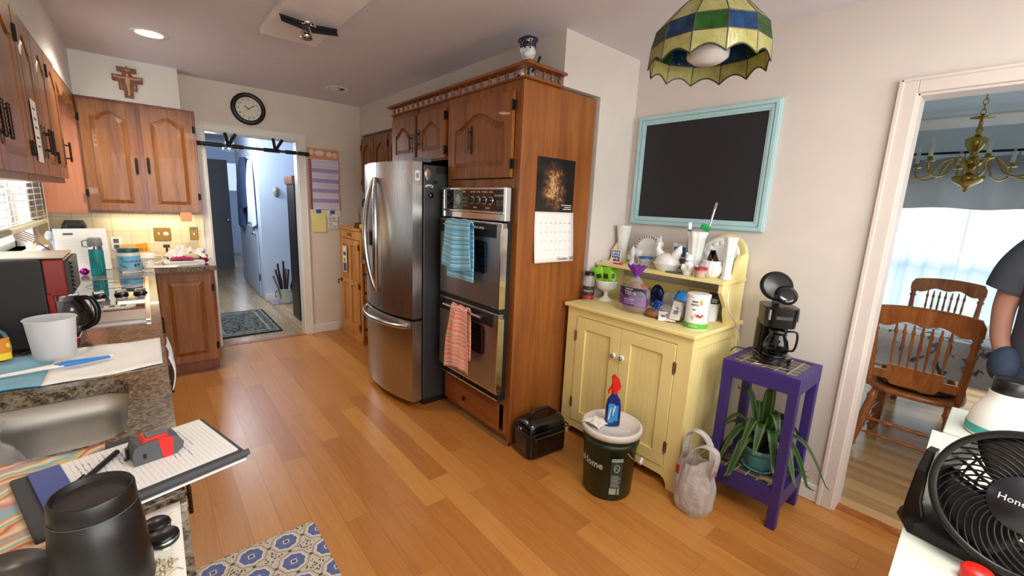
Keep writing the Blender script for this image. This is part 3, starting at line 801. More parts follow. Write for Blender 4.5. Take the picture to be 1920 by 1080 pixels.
for x, z in ((.575, .0), (.575, -.02), (.61, -.0), (.61, -.02)): b.merge(MB().box(x, -.001, z-.012, x+.025, 0, z+.004), M)
b.merge(MB().box(.283, -.0012, -.06, .285, 0, .06), M)
b.build('buttons', M_grey, cp_)
def oven_door(z0, z1, wz0, wz1, nm):
    d = MB().box(1.545, oy0-.008, z0, 1.583, oy1+.005, z1).build(nm, M_steelh, ov, .004)
    MB().box(1.541, oy0+.045, z1-.09, 1.545, oy1+.002, z1-.012).build('handle_panel', M_blackm, d)
    MB().box(1.538, oy0-.012, z0+.004, 1.584, oy0-.004, z1-.03).build('edge_trim', M_chrome, d)
    pl = rrect(0, 0, .36, wz1-wz0, .03, 5)
    MB().prism(pl, -.004, .001, facing((1.545, 2.40, wz0), '-x')).build('window', M_blackg, d)
    b = MB().tube([(1.497, 2.02, z1-.035), (1.494, 2.2, z1-.032), (1.497, 2.45, z1-.035)], .011, 10, flat=.7)
    h = b.build('handle', M_chrome, d)
    for y in (2.06, 2.41): MB().cyl((1.541, y, z1-.037), (1.50, y, z1-.035), .009, n=10).build('handle_post', M_chrome, h)
oven_door(.895, 1.405, 1.09, 1.29, 'oven_door')
oven_door(.365, .865, .57, .76, 'oven_door')
MB().box(1.55, oy0, .868, 1.584, oy1, .892).build('vent_trim', M_blackm, ov)
b = MB().box(1.556, oy0-.005, .305, 1.584, oy1+.005, .318).box(1.556, oy0-.005, .348, 1.584, oy1+.005, .36)
b.build('sill_trim', M_chrome, ov)
b = MB()
for i in range(36): b.box(1.562, oy0+.02+i*.0175, .32, 1.57, oy0+.028+i*.0175, .346)
b.box(1.572, oy0, .318, 1.584, oy1, .348); b.build('vent_grille', M_blackm, ov)

# towels over the oven handles
def towel(name, label, y0, y1, ztop, zf, zb, mat, xh=1.484, seed=1, taper=.0, slant=0.0):
    rnd = random.Random(seed); ph = [rnd.uniform(0, 6) for _ in range(4)]
    L = (ztop-zf)+(ztop-zb)
    def fn(u, v):
        s = v*L; fold = ztop-zf
        if s < fold: z = zf+s; side = -1
        else: z = ztop-(s-fold); side = 1
        d = abs(z-ztop); lift = min(1, d/.02)
        wv = .010*math.sin(u*9+ph[0]+z*5)+.006*math.sin(u*17+ph[1])
        x = xh+side*.014*lift**.5+(wv*min(1, d/.12) if side < 0 else -.3*wv*min(1, d/.1))-(.012*min(1, d/.2) if side < 0 else 0)
        k = taper*min(1, d/.25) if side < 0 else taper*.5*min(1, d/.25)
        y = y1+(y0-y1)*u; ym = (y0+y1)/2; y = ym+(y-ym)*(1+k)+slant*d*(1 if side < 0 else .4)
        zz = z+.012*math.sin(u*5+ph[2])*(d/.3 if side < 0 else 0)+(.005*math.cos(u*PI*4+ph[3]) if d < .02 else 0)
        if side > 0: x = min(x, 1.538)
        return Vector((x, y, zz))
    b = MB().grid(fn, 26, 60, uvs=(1, L))
    return one(name, b, mat, label, 'towel', solid=.004)
M_tblue = stripes('blue_striped_cloth', [(0, '#49B4DE'), (.1, '#1688B8'), (.17, '#5CC6EC'), (.3, '#BFE6F2'), (.34, '#1B7FA8'), (.42, '#56C1E8'), (.56, '#0F6E9E'), (.62, '#4FBBE4'), (.74, '#D9F0F6'), (.78, '#2A97C4'), (.86, '#5AC4EA')], 1, .115)
M_torange = stripes('orange_striped_cloth', [(0, '#E8714A'), (.12, '#F2A56A'), (.2, '#C9A2A0'), (.3, '#E8663C'), (.42, '#F0B98A'), (.5, '#E0744E'), (.6, '#B99AA4'), (.68, '#EE8A4E'), (.8, '#F3C08C'), (.88, '#E2603A')], 1, .085)
towel('dish_towel', 'aqua and blue striped towel over the upper oven handle', 2.125, 2.40, 1.408, 1.10, 1.03, M_tblue, seed=3, taper=.22)
towel('dish_towel', 'orange and grey striped towel over the lower oven handle', 2.135, 2.31, .868, .44, .52, M_torange, seed=5, taper=.45, slant=.03)

# wall calendar on the tower side
cl = thing('wall_calendar', 'october wall calendar with a dark painted picture on the cherry end panel', 'calendar', (1.92, ty0-.006, 1.17))
t = NT('dim_painting'); o = t.co(); n1 = t.noise(o, 11, 4, .55, 1.4); n2 = t.noise(o, 26, 3, .5, 2.0); u = t.xyz(o)
du = t.math('DIVIDE', t.math('SUBTRACT', u[0], -.02), .12); dv = t.math('DIVIDE', t.math('SUBTRACT', u[2], .45), .17)
msk = t.math('SUBTRACT', 1.0, t.math('MINIMUM', t.math('SQRT', t.math('ADD', t.math('MULTIPLY', du, du), t.math('MULTIPLY', dv, dv))), 1.0))
f_ = t.math('ADD', t.math('MULTIPLY', n1, .62), t.math('MULTIPLY', t.math('MULTIPLY', t.math('POWER', msk, .6), n2), .85))
M_art = t.bsdf(t.ramp(f_, [(.27, '#120F0D'), (.42, '#2A221B'), (.52, '#4B3626'), (.60, '#7A4A32'), (.68, '#B08A52'), (.78, '#C9A57C')]), .35)
b = MB().box(1.755, ty0-.006, 1.482, 2.075, ty0-.001, 1.795)
pg = b.build('picture', M_art, cl)
b = MB()
for k, w_ in enumerate((.09, .06, .075)): b.box(2.06-w_, ty0-.0068, 1.52-.012*k, 2.06, ty0-.0062, 1.524-.012*k)
b.build('caption', M_paper, pg)
b = MB().grid(lambda u, v: Vector((1.752+.335*u+.008*(1-v)*(u-.3), ty0-.004-.02*(1-v)**2-.006*math.sin(PI*v)*u, 1.172+.306*v)), 6, 10)
sh = b.build('date_sheet', M_paper, cl, solid=.002)
b = MB(); M = facing((1.755, ty0-.0285, 1.172), '-y')
b.merge(text_mb('October 202', .028, M @ T(.26, -.001, .02), .0003))
for r_ in range(4):
    for c_ in range(7): b.merge(text_mb(str((r_*7+c_+1)), .011, M @ T(.04+c_*.042, .008+.003*r_ if False else -.0005+.006*r_*.9, .075+.055*r_), .0002))
b.build('lettering', M_grey, sh)

# policeman figurine and its box on top of the tower
fg = thing('figurine', 'ceramic policeman bust with navy cap and moustache on top of the oven cabinet', 'figurine', (1.75, 2.02, 2.187))
fx, fyy = 1.76, 2.0
MB().lathe([(.05, 0), (.058, .03), (.06, .09), (.055, .12), (.035, .145), (.02, .15)], (fx, fyy, 2.187), 20, squash=.8).build('torso', plain('uniform_blue', '#A9BAC6', .3, coat=.4), fg)
hd = MB().ell((fx, fyy, 2.375), (.043, .043, .05), 20, 14).ell((fx-.022, fyy-.024, 2.352), (.03, .026, .016), 12, 8)
hd.ell((fx+.036, fyy-.016, 2.38), (.01, .008, .016), 8, 6).ell((fx-.036, fyy+.016, 2.38), (.01, .008, .016), 8, 6)
hd = hd.build('head', M_ceramic, fg)
MB().ell((fx-.034, fyy-.036, 2.37), (.009, .009, .009), 8, 6).ell((fx-.03, fyy-.028, 2.36), (.022, .013, .009), 10, 6).build('moustache', plain('moustache_white', '#CFCBC3', .5), hd)
MB().ell((fx-.040, fyy-.020, 2.388), .005, 8, 6).ell((fx-.020, fyy-.040, 2.388), .005, 8, 6).build('eyes', M_blackg, hd)
M = T(fx, fyy, 2.41) @ RY(-6)
cap = MB().lathe([(.046, -.012), (.047, .008), (.06, .022), (.058, .034), (.03, .048), (.0, .052)], n=20, M=M.to_3x3(), c=M.translation).build('cap', plain('navy_glaze', '#12163A', .15, coat=.5), fg)
MB().ell((fx-.03, fyy-.034, 2.402), (.034, .026, .006), 12, 6, M=Matrix.Rotation(R(40), 3, 'Z')).build('visor', M_blackg, cap)
MB().lathe([(.0, .004), (.012, .002), (.013, 0)], (fx-.036, fyy-.038, 2.428), 10, M=(RZ(-45) @ RX(70)).to_3x3(), cap=False).build('badge', M_brass, cap)
MB().tube([(fx-.005, fyy-.052, 2.26), (fx+.03, fyy-.056, 2.32), (fx+.05, fyy-.05, 2.35)], [.008, .007, .009], 8).build('nightstick', M_blackg, fg)
MB().ell((fx+.02, fyy-.05, 2.29), (.018, .014, .014), 10, 8).build('hand', M_ceramic, fg)
MB().box(fx-.04, fyy-.056, 2.24, fx-.028, fyy-.045, 2.31).build('tie', M_blackg, fg)
b = MB().box(1.655, 1.93, 2.1875, 1.70, 1.975, 2.235)
b.box(1.654, 1.935, 2.20, 1.6551, 1.97, 2.225, 1)
one('box', b, [M_paperw, M_grey], 'small white printed box behind the gallery rail at the corner', 'box')

# ------------------------------------------------------------------ far right corner
c = thing('wall_cabinet', 'cherry wall cabinet with narrow arched doors in the far right corner', 'cabinet', (2.08, 4.2, 1.58))
MB().box(1.929, 3.50, 1.58, 2.249, 4.945, 2.184).build('carcass', M_cherryd, c)
M = facing((1.929, 4.94, 1.60), '-x')
for k in range(4): door_parts(c, M @ T(.01+k*.36, 0, 0), .34, .56, hinge='l' if k % 2 == 0 else 'r', rise=.06, handle=None if k < 2 else (.3, .15, .1))
one('sticky_note', MB().box(1.9045, 4.77, 1.76, 1.9055, 4.84, 1.86).merge(MB()), M_pinkn, 'pink sticky note on the far right wall cabinet door', 'note')
c = thing('base_cabinet', 'four-drawer cherry base cabinet between the pine cabinet and the refrigerator', 'cabinet', (1.93, 3.85, 0))
MB().box(1.65, 3.50, .1, 2.249, 4.205, .872).box(1.70, 3.5, 0, 2.249, 4.205, .1).build('carcass', M_cherryd, c)
M = facing((1.65, 4.205, .1), '-x')
for q in range(4):
    d = MB().merge(MB().box(.012, -.02, .012+q*.19, .69, 0, .19+q*.19), M).build('drawer', M_cherry, c, .004)
    for x in (.09, .6): pull(d, M @ T(x, -.02, .1+q*.19) @ RY(90), .07, M_iron)
one('countertop', MB().box(1.605, 3.50, .874, 2.249, 4.225, .914), M_granite, 'small granite countertop over the drawers beside the pine cabinet', 'countertop', bevel=.006)
pc = thing('pine_cabinet', 'tall narrow honey pine cupboard with panelled door against the back wall', 'cabinet', (1.8, 4.52, 0))
py0, py1, px, ph = 4.235, 4.86, 1.62, 1.185
b = MB().box(px+.02, py0+.01, .0, 2.05, py0+.03, ph).box(px+.02, py1-.03, 0, 2.05, py1-.01, ph).box(2.03, py0+.03, 0, 2.05, py1-.03, ph).box(px+.02, py0+.03, .1, 2.03, py1-.03, .12)
b.build('carcass', M_pine, pc)
MB().box(px-.02, py0-.015, ph, 2.06, py1+.01, ph+.025).build('top', M_pine, pc, .006)
M = facing((px+.02, py1, 0), '-x'); wd = py1-py0
b = MB().merge(MB().box(0, -.02, 0, .04, 0, ph).box(wd-.05, -.02, 0, wd, 0, ph).box(.04, -.02, 1.09, wd-.05, 0, ph).box(.04, -.02, 0, wd-.05, 0, .115).box(0, -.03, 0, wd, -.02, .05), M)
b.build('face_frame', M_pine, pc, .003)
b = MB(); x0, x1, z0, z1 = .045, wd-.055, .12, 1.085
b.box(x0, -.014, z0, x1, -.004, z1)
for a, e in ((x0, x0+.06), (x1-.06, x1), ((x0+x1)/2-.03, (x0+x1)/2+.03)): b.box(a, -.03, z0, e, -.014, z1)
for a, e in ((z0, z0+.06), (z1-.06, z1), (.60, .66)):
    b.box(x0+.06, -.03, a, (x0+x1)/2-.03, -.014, e).box((x0+x1)/2+.03, -.03, a, x1-.06, -.014, e)
d = MB().merge(b, M).build('door', M_pine, pc, .003)
for z in (.18, .62, 1.02): MB().merge(MB().box(x1-.012, -.034, z-.022, x1+.02, -.03, z+.022).cyl((x1+.002, -.036, z-.03), (x1+.002, -.036, z+.03), .005, n=8), M).build('hinge', M_brassd, d)
MB().merge(MB().box(x0+.005, -.036, .60, x0+.03, -.03, .64).tube([(x0+.015, -.04, .62), (x0-.03, -.05, .615), (x0-.035, -.05, .56)], .005, 7), M).build('latch', M_iron, d)
MB().merge(MB().box((x0+x1)/2-.05, -.026, 1.12, (x0+x1)/2+.05, -.02, 1.15), M).build('label_holder', M_brassd, pc)
fl = MB().merge(MB().box(.12, -.0335, .72, .24, -.0315, 1.0, 0).box(.135, -.0342, .73, .225, -.0336, .82, 1).box(.15, -.0342, .83, .2, -.0336, .87, 2).box(.14, -.0342, .90, .22, -.0336, .94, 3), M)
one('flyer', fl, [M_paper, plain('violet_print', '#5A3A8E', .8), plain('green_print', '#7FA04A', .8), M_grey], 'white flyer with purple print on the pine cupboard door', 'flyer')
# things on the pine cupboard
zt = ph+.0255
b = thing('water_bottle', 'grey insulated water bottle with black lid on the pine cupboard', 'bottle', (1.745, 4.43, zt))
MB().lathe([(.045, 0), (.047, .01), (.047, .17), (.04, .2), (.03, .215), (.0, .216)], (1.745, 4.43, zt), 20).build('body', plain('bottle_grey', '#7E7F80', .4), b)
MB().lathe([(.032, 0), (.033, .03), (.026, .045), (.013, .05), (.013, .085), (.0, .09)], (1.745, 4.43, zt+.216), 16).tube([(1.745, 4.41, zt+.26), (1.745, 4.47, zt+.30), (1.745, 4.50, zt+.25)], .006, 8).build('lid', M_black, b)
b = thing('power_drill', 'yellow and black tool lying in front of the water bottle', 'tool', (1.655, 4.31, zt))
MB().box(1.635, 4.24, zt, 1.685, 4.33, zt+.05).build('body', plain('tool_yellow', '#D9A21E', .45), b, .012)
MB().box(1.63, 4.33, zt, 1.69, 4.45, zt+.055).build('grip', M_black, b, .012)
b = MB().box(1.80, 4.60, zt, 1.88, 4.76, zt+.20); b.box(1.799, 4.62, zt+.02, 1.7995, 4.75, zt+.14, 1)
one('desk_organizer', b, [plain('brown_card', '#A6763C', .7), plain('basket_weave', '#7A5227', .8)], 'brown woven paper organizer standing on the pine cupboard', 'organizer')
b = MB().box(1.90, 4.50, zt, 1.92, 4.80, zt+.26).merge(MB().box(-.01, -.13, 0, .01, .13, .22, 1), T(1.95, 4.42, zt) @ RY(6))
one('file_folders', b, [M_paper, plain('slate_folder', '#6C7A9A', .7)], 'white and slate papers standing behind the organizer on the pine cupboard', 'papers')
one('jar', MB().lathe([(.035, 0), (.036, .09), (.03, .1), (.032, .12), (0, .121)], (1.74, 4.285, zt), 16), M_pet, 'small clear jar at the front right of the pine cupboard top', 'jar')
one('leaflet', MB().box(1.64, 4.50, zt, 1.76, 4.72, zt+.008).merge(MB()), plain('salmon_leaflet', '#D98A64', .8), 'salmon leaflet lying flat on the pine cupboard', 'papers')
# ------------------------------------------------------------------ yellow hutch
def wrap_text(s, size, c, r, ang, z, align='CENTER', tilt=0, bold=0):
    """lettering bent round a vertical cylinder at c; ang in degrees is the outward direction of its middle"""
    b = text_mb(s, size, Matrix.Identity(4), .0002, align, bold=bold); o = MB()
    vs = []
    for p in b.v:
        a = R(ang)+p.x/r; rr = r+.0006-p.y
        vs.append((c[0]+rr*math.cos(a), c[1]+rr*math.sin(a), z+p.z+p.x*tilt))
    return o.add(vs, b.f)
def patch(c, r, a0, a1, z0, z1, n=10, mi=0, r1=None):
    """label patch on a cylinder"""
    b = MB(); r1 = r1 or r
    return b.grid(lambda u, v: Vector((c[0]+(r+(r1-r)*v)*math.cos(R(a0+(a1-a0)*u)), c[1]+(r+(r1-r)*v)*math.sin(R(a0+(a1-a0)*u)), z0+(z1-z0)*v)), n, 1, mi)
hx, hy0, hy1, hz = 2.065, .968, 1.825, .882
ht = thing('hutch', 'pale yellow painted hutch cupboard with two beadboard doors and an upper shelf', 'cupboard', (2.33, 1.4, 0))
def bead(b, M, x0, x1, z0, z1, t=.004, p=.036):
    n = max(1, round((x1-x0)/p)); w = (x1-x0)/n
    for i in range(n): b.merge(MB().box(x0+i*w+.0009, -t, z0, x0+(i+1)*w-.0009, 0, z1), M)
    return b.merge(MB().box(x0, -.002, z0, x1, 0, z1), M)
M = facing((hx, hy1, 0), '-x'); wd = hy1-hy0
ar = [(0, 0), (.055, 0), (.06, .03), (.075, .055), (.10, .066), (wd-.10, .066), (wd-.075, .055), (wd-.06, .03), (wd-.055, 0), (wd, 0), (wd, .115), (0, .115)]
b = MB().prism(ar, 0, .02, M).merge(MB().box(0, 0, .115, .085, .02, hz).box(wd-.085, 0, .115, wd, .02, hz).box(.085, 0, .83, wd-.085, .02, hz).box(.085, 0, .115, wd-.085, .02, .12), M)
b.build('face_frame', M_yellow, ht, .002)
b = MB().box(hx+.02, hy1-.02, 0, 2.615, hy1, hz).box(2.6, hy0+.02, .06, 2.615, hy1-.02, hz).box(hx+.02, hy0+.02, .09, 2.6, hy1-.02, .105)
b.build('back_and_side', M_yellow, ht)
Ms = facing((hx, hy0, 0), '-y'); L = 2.615-hx
b = MB().merge(MB().box(.0203, .0003, .0, .05, .02, hz).box(L-.05, 0, 0, L, .02, hz).box(.05, 0, .82, L-.05, .02, hz).box(.05, 0, .06, L-.05, .02, .14), Ms)
bead(b, Ms @ T(0, .012, 0), .05, L-.05, .14, .82)
b.build('side_panel', M_yellow, ht)
MB().box(2.04, hy0-.018, hz, 2.618, 1.842, hz+.023).build('top', M_yellow, ht, .006)
for k, (a, e) in enumerate(((.088, .4245), (.4275, wd-.088))):
    b = MB(); z0, z1, s = .122, .826, .07; t0, t1 = -.006, .016
    b.merge(MB().box(a, t0, z0, a+s, t1, z1).box(e-s, t0, z0, e, t1, z1).box(a+s, t0, z0, e-s, t1, z0+s).box(a+s, t0, z1-s, e-s, t1, z1), M)
    bead(b, M @ T(0, .01, 0), a+s, e-s, z0+s, z1-s)
    d = b.build('door', M_yellow, ht, .0015)
    kx = e-.028 if k == 0 else a+.028
    kb = MB().merge(MB().lathe([(.006, 0), (.006, .01), (.016, .014), (.019, .02), (.016, .027), (.0005, .03)], n=18, M=RX(90)), M @ T(kx, t0, .66)).build('knob', M_ceramic, d)
    kk = MB()
    for q in range(6):
        aa = q*PI/3; kk.merge(MB().ell((0, 0, 0), (.006, .0018, .003), 8, 5), M @ T(kx+.009*math.cos(aa), t0-.0285, .66+.009*math.sin(aa)) @ RY(-math.degrees(aa)))
    kk.build('knob_flower', plain('knob_blue', '#20252F', .3), kb)
    for z in (.24, .70):
        xx = a-.012 if k == 0 else e-.006
        MB().merge(MB().box(xx, -.0075, z-.028, xx+.018, -.001, z+.028).cyl((xx+.009, -.008, z-.036), (xx+.009, -.008, z+.036), .0045, n=8), M).build('hinge', plain('hinge_nickel', '#8D8677', .35, .9), d)
# upper part
for y in (hy0+.007, hy1-.027):
    pr = [(2.44, .905), (2.41, .96), (2.405, 1.0), (2.36, 1.05), (2.325, 1.09), (2.325, 1.135), (2.44, 1.15), (2.47, 1.19), (2.485, 1.25), (2.52, 1.285), (2.575, 1.30), (2.615, 1.29), (2.615, .905)]
    MB().prism(pr, y, y+.02).build('bracket_side', M_yellow, ht, .002)
MB().box(2.315, hy0+.0, 1.136, 2.615, hy1, 1.154).build('shelf', M_yellow, ht, .003)
bp = [(0, 1.155), (hy1-hy0-.056, 1.155), (hy1-hy0-.056, 1.22)]
for i in range(25):
    t = 1-i/24; bp.append(((hy1-hy0-.056)*t, 1.22+.06*math.sin(PI*t)**.7+.02*math.cos(4*PI*t)-.02))
MB().prism(bp, 0, .012, facing((2.602, hy1-.028, 0), '-x')).build('back_board', M_yellow, ht)
MB().box(2.602, hy0+.03, .99, 2.614, hy1-.03, 1.05).build('lower_back_rail', M_yellow, ht)

# ---- things on the hutch top
zt = hz+.0235; zs = 1.1545
M_jarlab = plain('peanut_label', '#3A2F36', .5)
j = thing('peanut_jar', 'clear plastic peanut jar with black lid at the left end of the hutch', 'jar', (2.225, 1.80, zt))
c = (2.225, 1.80)
MB().lathe([(.036, 0), (.039, .006), (.039, .09), (.036, .1), (.039, .11), (.037, .14), (.03, .16), (.03, .172)], (*c, zt), 24, cap=True).build('body', M_pet, j)
MB().lathe([(.033, 0), (.033, .024), (.0, .025)], (*c, zt+.168), 20).build('lid', M_black, j)
lb_ = patch(c, .0397, 130, 300, zt+.012, zt+.098).build('paper_label', M_jarlab, j)
patch(c, .0400, 130, 300, zt+.018, zt+.034).build('red_band', M_red, lb_)
wrap_text('PEANUTS', .017, c, .0402, 215, zt+.066).build('lettering', M_whitep, lb_)
MB().lathe([(.036, .003), (.036, .05), (.0, .055)], (*c, zt), 18).build('peanuts', plain('peanuts', '#A9754A', .7, vary=.3, vs=60), j)

M_milk = M_ceramic
cb_ = one('compote', MB().lathe([(.05, 0), (.05, .006), (.03, .016), (.014, .03), (.014, .05), (.02, .06), (.045, .072), (.068, .09), (.074, .13), (.076, .138), (.071, .138), (.066, .1), (.04, .08), (.0, .076)], (2.33, 1.735, zt), 32), M_milk, 'white milk glass footed compote bowl filled with green snack packets', 'bowl')
rnd = random.Random(11)
def packet(name, label, M, w, h, mat, group=None, t=.012):
    b = MB().grid(lambda u, v: Vector(((u-.5)*w, -t/2*(math.sin(PI*u)*math.sin(PI*v))**.5 if 0 < u < 1 and 0 < v < 1 else 0, v*h)), 8, 8).grid(lambda u, v: Vector(((.5-u)*w, t/2*(math.sin(PI*u)*math.sin(PI*v))**.5 if 0 < u < 1 and 0 < v < 1 else 0, v*h)), 8, 8)
    b.box(-w*.22, -t*.56-.0008, h*.35, w*.22, -t*.56, h*.62, 1)
    b = MB().merge(b, M); o = one(name, b, mat, label, 'packet', group=group); return o
Mp = [M_green, plain('packet_dark', '#27331C', .5)]
for k, (dx, dy, a, b_, c_) in enumerate(((.0, -.035, -14, 60, 5), (-.02, .03, 10, 80, -18), (.02, .005, -2, 70, 14), (-.01, -.01, 4, 100, -6))):
    packet('snack_packet', ('green snack packet standing rightmost in the milk glass compote', 'green snack packet leaning left in the milk glass compote', 'green snack packet at the back of the milk glass compote', 'green snack packet at the front of the compote bowl')[k], T(2.33+dx, 1.735+dy, zt+.112) @ RZ(-b_+20) @ RY(c_) @ RX(a), .075, .115, Mp, t=.02)
packet('snack_packet', 'white and black striped packet sticking out left of the compote', T(2.32, 1.80, zt+.11) @ RZ(-60) @ RY(-38), .04, .085, [M_paper, M_darkgrey], t=.008)
one('dish', MB().lathe([(.04, 0), (.06, .03), (.075, .055), (.072, .055), (.055, .028), (.0, .008)], (2.42, 1.60, zt), 24), M_milk, 'white dish behind the tied bread bag on the hutch', 'dish')

# bread bag with a purple tie
bg_ = thing('bread_bag', 'clear bag of rolls with purple label and gathered purple top', 'bread bag', (2.20, 1.425, zt))
def sack(c, rx, ry, h, neck, rot, n=28, m=14, seed=1, lean=(0, 0)):
    rn = random.Random(seed); ph = [rn.uniform(0, 6) for _ in range(5)]
    def fn(u, v):
        a = 2*PI*u; k = (1-.12*(1-v)**6) * (1 if v < .62 else 1-(1-neck)*((v-.62)/.38)**.8)
        w = 1+.05*math.sin(3*a+ph[0]+v*3)+.035*math.sin(7*a+ph[1]+v*8)*v
        if v < .06: k *= .82+.18*v/.06
        x, y = rx*k*w*math.cos(a), ry*k*w*math.sin(a); cr, sr = math.cos(rot), math.sin(rot)
        return Vector((c[0]+x*cr-y*sr+lean[0]*v, c[1]+x*sr+y*cr+lean[1]*v, c[2]+h*v))
    return MB().grid(fn, n, m, cu=True)
bc_ = (2.20, 1.425, zt+.001)
sack(bc_, .06, .10, .225, .12, 0, seed=4).build('film', M_bagf, bg_)
M_bread = plain('bread_crust', '#8E5B33', .7, vary=.18, vs=25)
for k, (dy, z, s) in enumerate(((-.0, .035, 1), (.012, .10, .95), (-.012, .155, .8))): MB().ell((2.205, 1.425+dy, zt+z), (.05*s, .082*s, .034), 18, 10).build('roll', M_bread, bg_)
lb_ = MB().grid(lambda u, v: Vector((2.205-.064*math.cos((u-.5)*2.6), 1.425+.104*-math.sin((u-.5)*2.6), zt+.05+.055*v)), 14, 2).build('purple_label', plain('purple_label', '#6A2C8E', .4), bg_)
l2 = MB().grid(lambda u, v: Vector((2.205-.0635*math.cos((u-.5)*2.2), 1.425+.103*-math.sin((u-.5)*2.2), zt+.107+.05*v)), 14, 2).build('plum_label', plain('plum_label', '#35244A', .4), bg_)
b = MB().merge(text_mb('12', .018, facing((2.1425, 1.392, zt+.122), '-x'), .0003, bold=.0006))
for k, (z, a_, e_, h_) in enumerate(((.148, 1.455, 1.405, .008), (.134, 1.46, 1.412, .008), (.119, 1.455, 1.415, .006), (.088, 1.46, 1.39, .003), (.077, 1.462, 1.40, .004), (.064, 1.455, 1.395, .003))):
    b.tube([(2.1385+.55*(a_+(e_-a_)*i/14-1.425)**2*10, a_+(e_-a_)*i/14, zt+z+h_*.5*math.sin(i*2.4+k)) for i in range(15)], .0016, 4)
b.build('white_print', M_whitep, l2)
b = MB()
for k in range(9):
    a = k*2*PI/9; b.grid(lambda u, v: Vector((2.20+(.012+.04*v)*math.cos(a+(u-.5)*.8)*(.9+.2*(k % 2)), 1.425+(.012+.045*v)*math.sin(a+(u-.5)*.8), zt+.222+.07*v-.012*math.sin(PI*u)*v)), 4, 4)
b.build('gathered_top', translucent('violet_film', '#8E4CB4', .4), bg_)
MB().lathe([(.017, 0), (.019, .006), (.017, .012)], (2.20, 1.425, zt+.214), 12).build('tie', plain('violet_tie', '#7B3BA6', .4), bg_)
# flattened bag of bagels tied with blue
bg_ = thing('bagel_bag', 'clear bag of bagels lying on the hutch with a blue foil tie', 'bread bag', (2.22, 1.24, zt))
MB().ell((2.235, 1.22, zt+.042), (.075, .115, .042), 26, 14).build('film', M_bagf, bg_)
for dx, dy, s in ((.0, .065, 1), (.015, -.035, .95)):
    pr = [(.022+.02+.02*math.cos(t), .021+.02*math.sin(t)) for t in [2*PI*i/12 for i in range(13)]]
    MB().lathe(pr, (2.225+dx, 1.225+dy, zt+.001), 22, cap=False).build('bagel', M_bread, bg_)
MB().box(2.25, 1.155, zt+.03, 2.29, 1.215, zt+.065).build('seeds', plain('granola', '#5C4226', .8, vary=.5, vs=90), bg_, .01)
b = MB(); rn = random.Random(5)
for k in range(9): b.ell((2.185+rn.uniform(-.02, .02), 1.265+rn.uniform(-.025, .025), zt+.075+rn.uniform(-.02, .025)), (.012, .016, .01), 8, 6, M=Matrix.Rotation(rn.uniform(0, 3), 3, 'X'))
b.build('foil_tie', plain('blue_foil', '#1E4FB5', .2, .6), bg_)
cb = thing('bread_bag', 'rumpled clear bag with bright blue label behind the bagels', 'bread bag', (2.36, 1.25, zt))
b = MB().grid(lambda u, v: Vector((2.37+.06*math.cos(2*PI*u)*(1+.1*math.sin(9*u+7*v)), 1.31-.24*v+0*u, zt+.075+.07*math.sin(2*PI*u)*(.7+.3*math.sin(PI*v)) + .008*math.sin(20*v+6*u))), 18, 14, cu=True)
b.build('film', M_bagf, cb)
MB().grid(lambda u, v: Vector((2.305+.05*v, 1.235-.13*u, zt+.105+.045*v+.006*math.sin(u*9))), 8, 4).build('blue_label', plain('blue_label', '#1F86D6', .4), cb, solid=.002)
MB().box(2.33, 1.10, zt+.002, 2.40, 1.20, zt+.07).build('teal_pack', plain('teal_pack', '#1F5F70', .4), cb, .012)
one('foil_packet', MB().ell((2.44, 1.42, zt+.075), (.025, .05, .075), 12, 8), plain('navy_foil', '#12204A', .2, .4), 'dark blue foil pack standing behind the bread bag', 'packet')
for k, (x, y, rz, ry, lab) in enumerate(((2.165, 1.165, 70, 78, 'white seasoning sachet lying flat in front of the oatmeal canister'), (2.18, 1.15, 85, 25, 'white seasoning sachet propped on the other sachet'), (2.205, 1.155, 100, 5, 'white seasoning sachet standing at the back of the sachet pile'))):
    packet('sachet', lab, T(x, y, zt+.008+.012*k) @ RZ(-rz) @ RX(-ry), .06, .085, [M_paper, M_grey], t=.01)
packet('sachet', 'small white sachet leaning on the left of the sachet pile', T(2.16, 1.205, zt+.002) @ RZ(-60) @ RX(-40), .05, .06, [M_paper, M_grey], t=.01)
# oatmeal canister
oc = thing('oat_canister', 'tall white cardboard canister of oats with green base band at the hutch edge', 'canister', (2.20, 1.035, zt))
c = (2.20, 1.035); r = .058
MB().lathe([(r, 0), (r, .178), (r-.002, .18)], (*c, zt), 36).build('body', M_paper, oc)
MB().lathe([(r+.002, 0), (r+.002, .012), (r-.004, .014), (.0, .012)], (*c, zt+.174), 36).build('lid', M_whitep, oc)
lb_ = patch(c, r+.0004, 120, 330, zt+.004, zt+.034, 18).build('green_band', plain('label_green', '#5CB531', .5), oc)
wrap_text('100%', .022, c, r+.0008, 190, zt+.02).build('band_lettering', M_whitep, lb_)
b = MB(); b.add([Vector((c[0]+(r+.0008)*math.cos(R(212)+.036*math.cos(t)/r), c[1]+(r+.0008)*math.sin(R(212)+.036*math.cos(t)/r), zt+.066+.022*math.sin(t))) for t in [2*PI*i/24 for i in range(24)]], [tuple(range(24))])
bw = b.build('bowl_picture', plain('bowl_print', '#C9B6A2', .5, vary=.25, vs=120), oc)
b = MB()
for i in range(5):
    aa, z = R(205+6*i), zt+.075+.005*math.sin(i*2); b.ell((c[0]+(r+.001)*math.cos(aa), c[1]+(r+.001)*math.sin(aa), z), (.0015, .007, .006), 8, 6)
b.build('strawberry_print', M_red, bw)
b = MB()
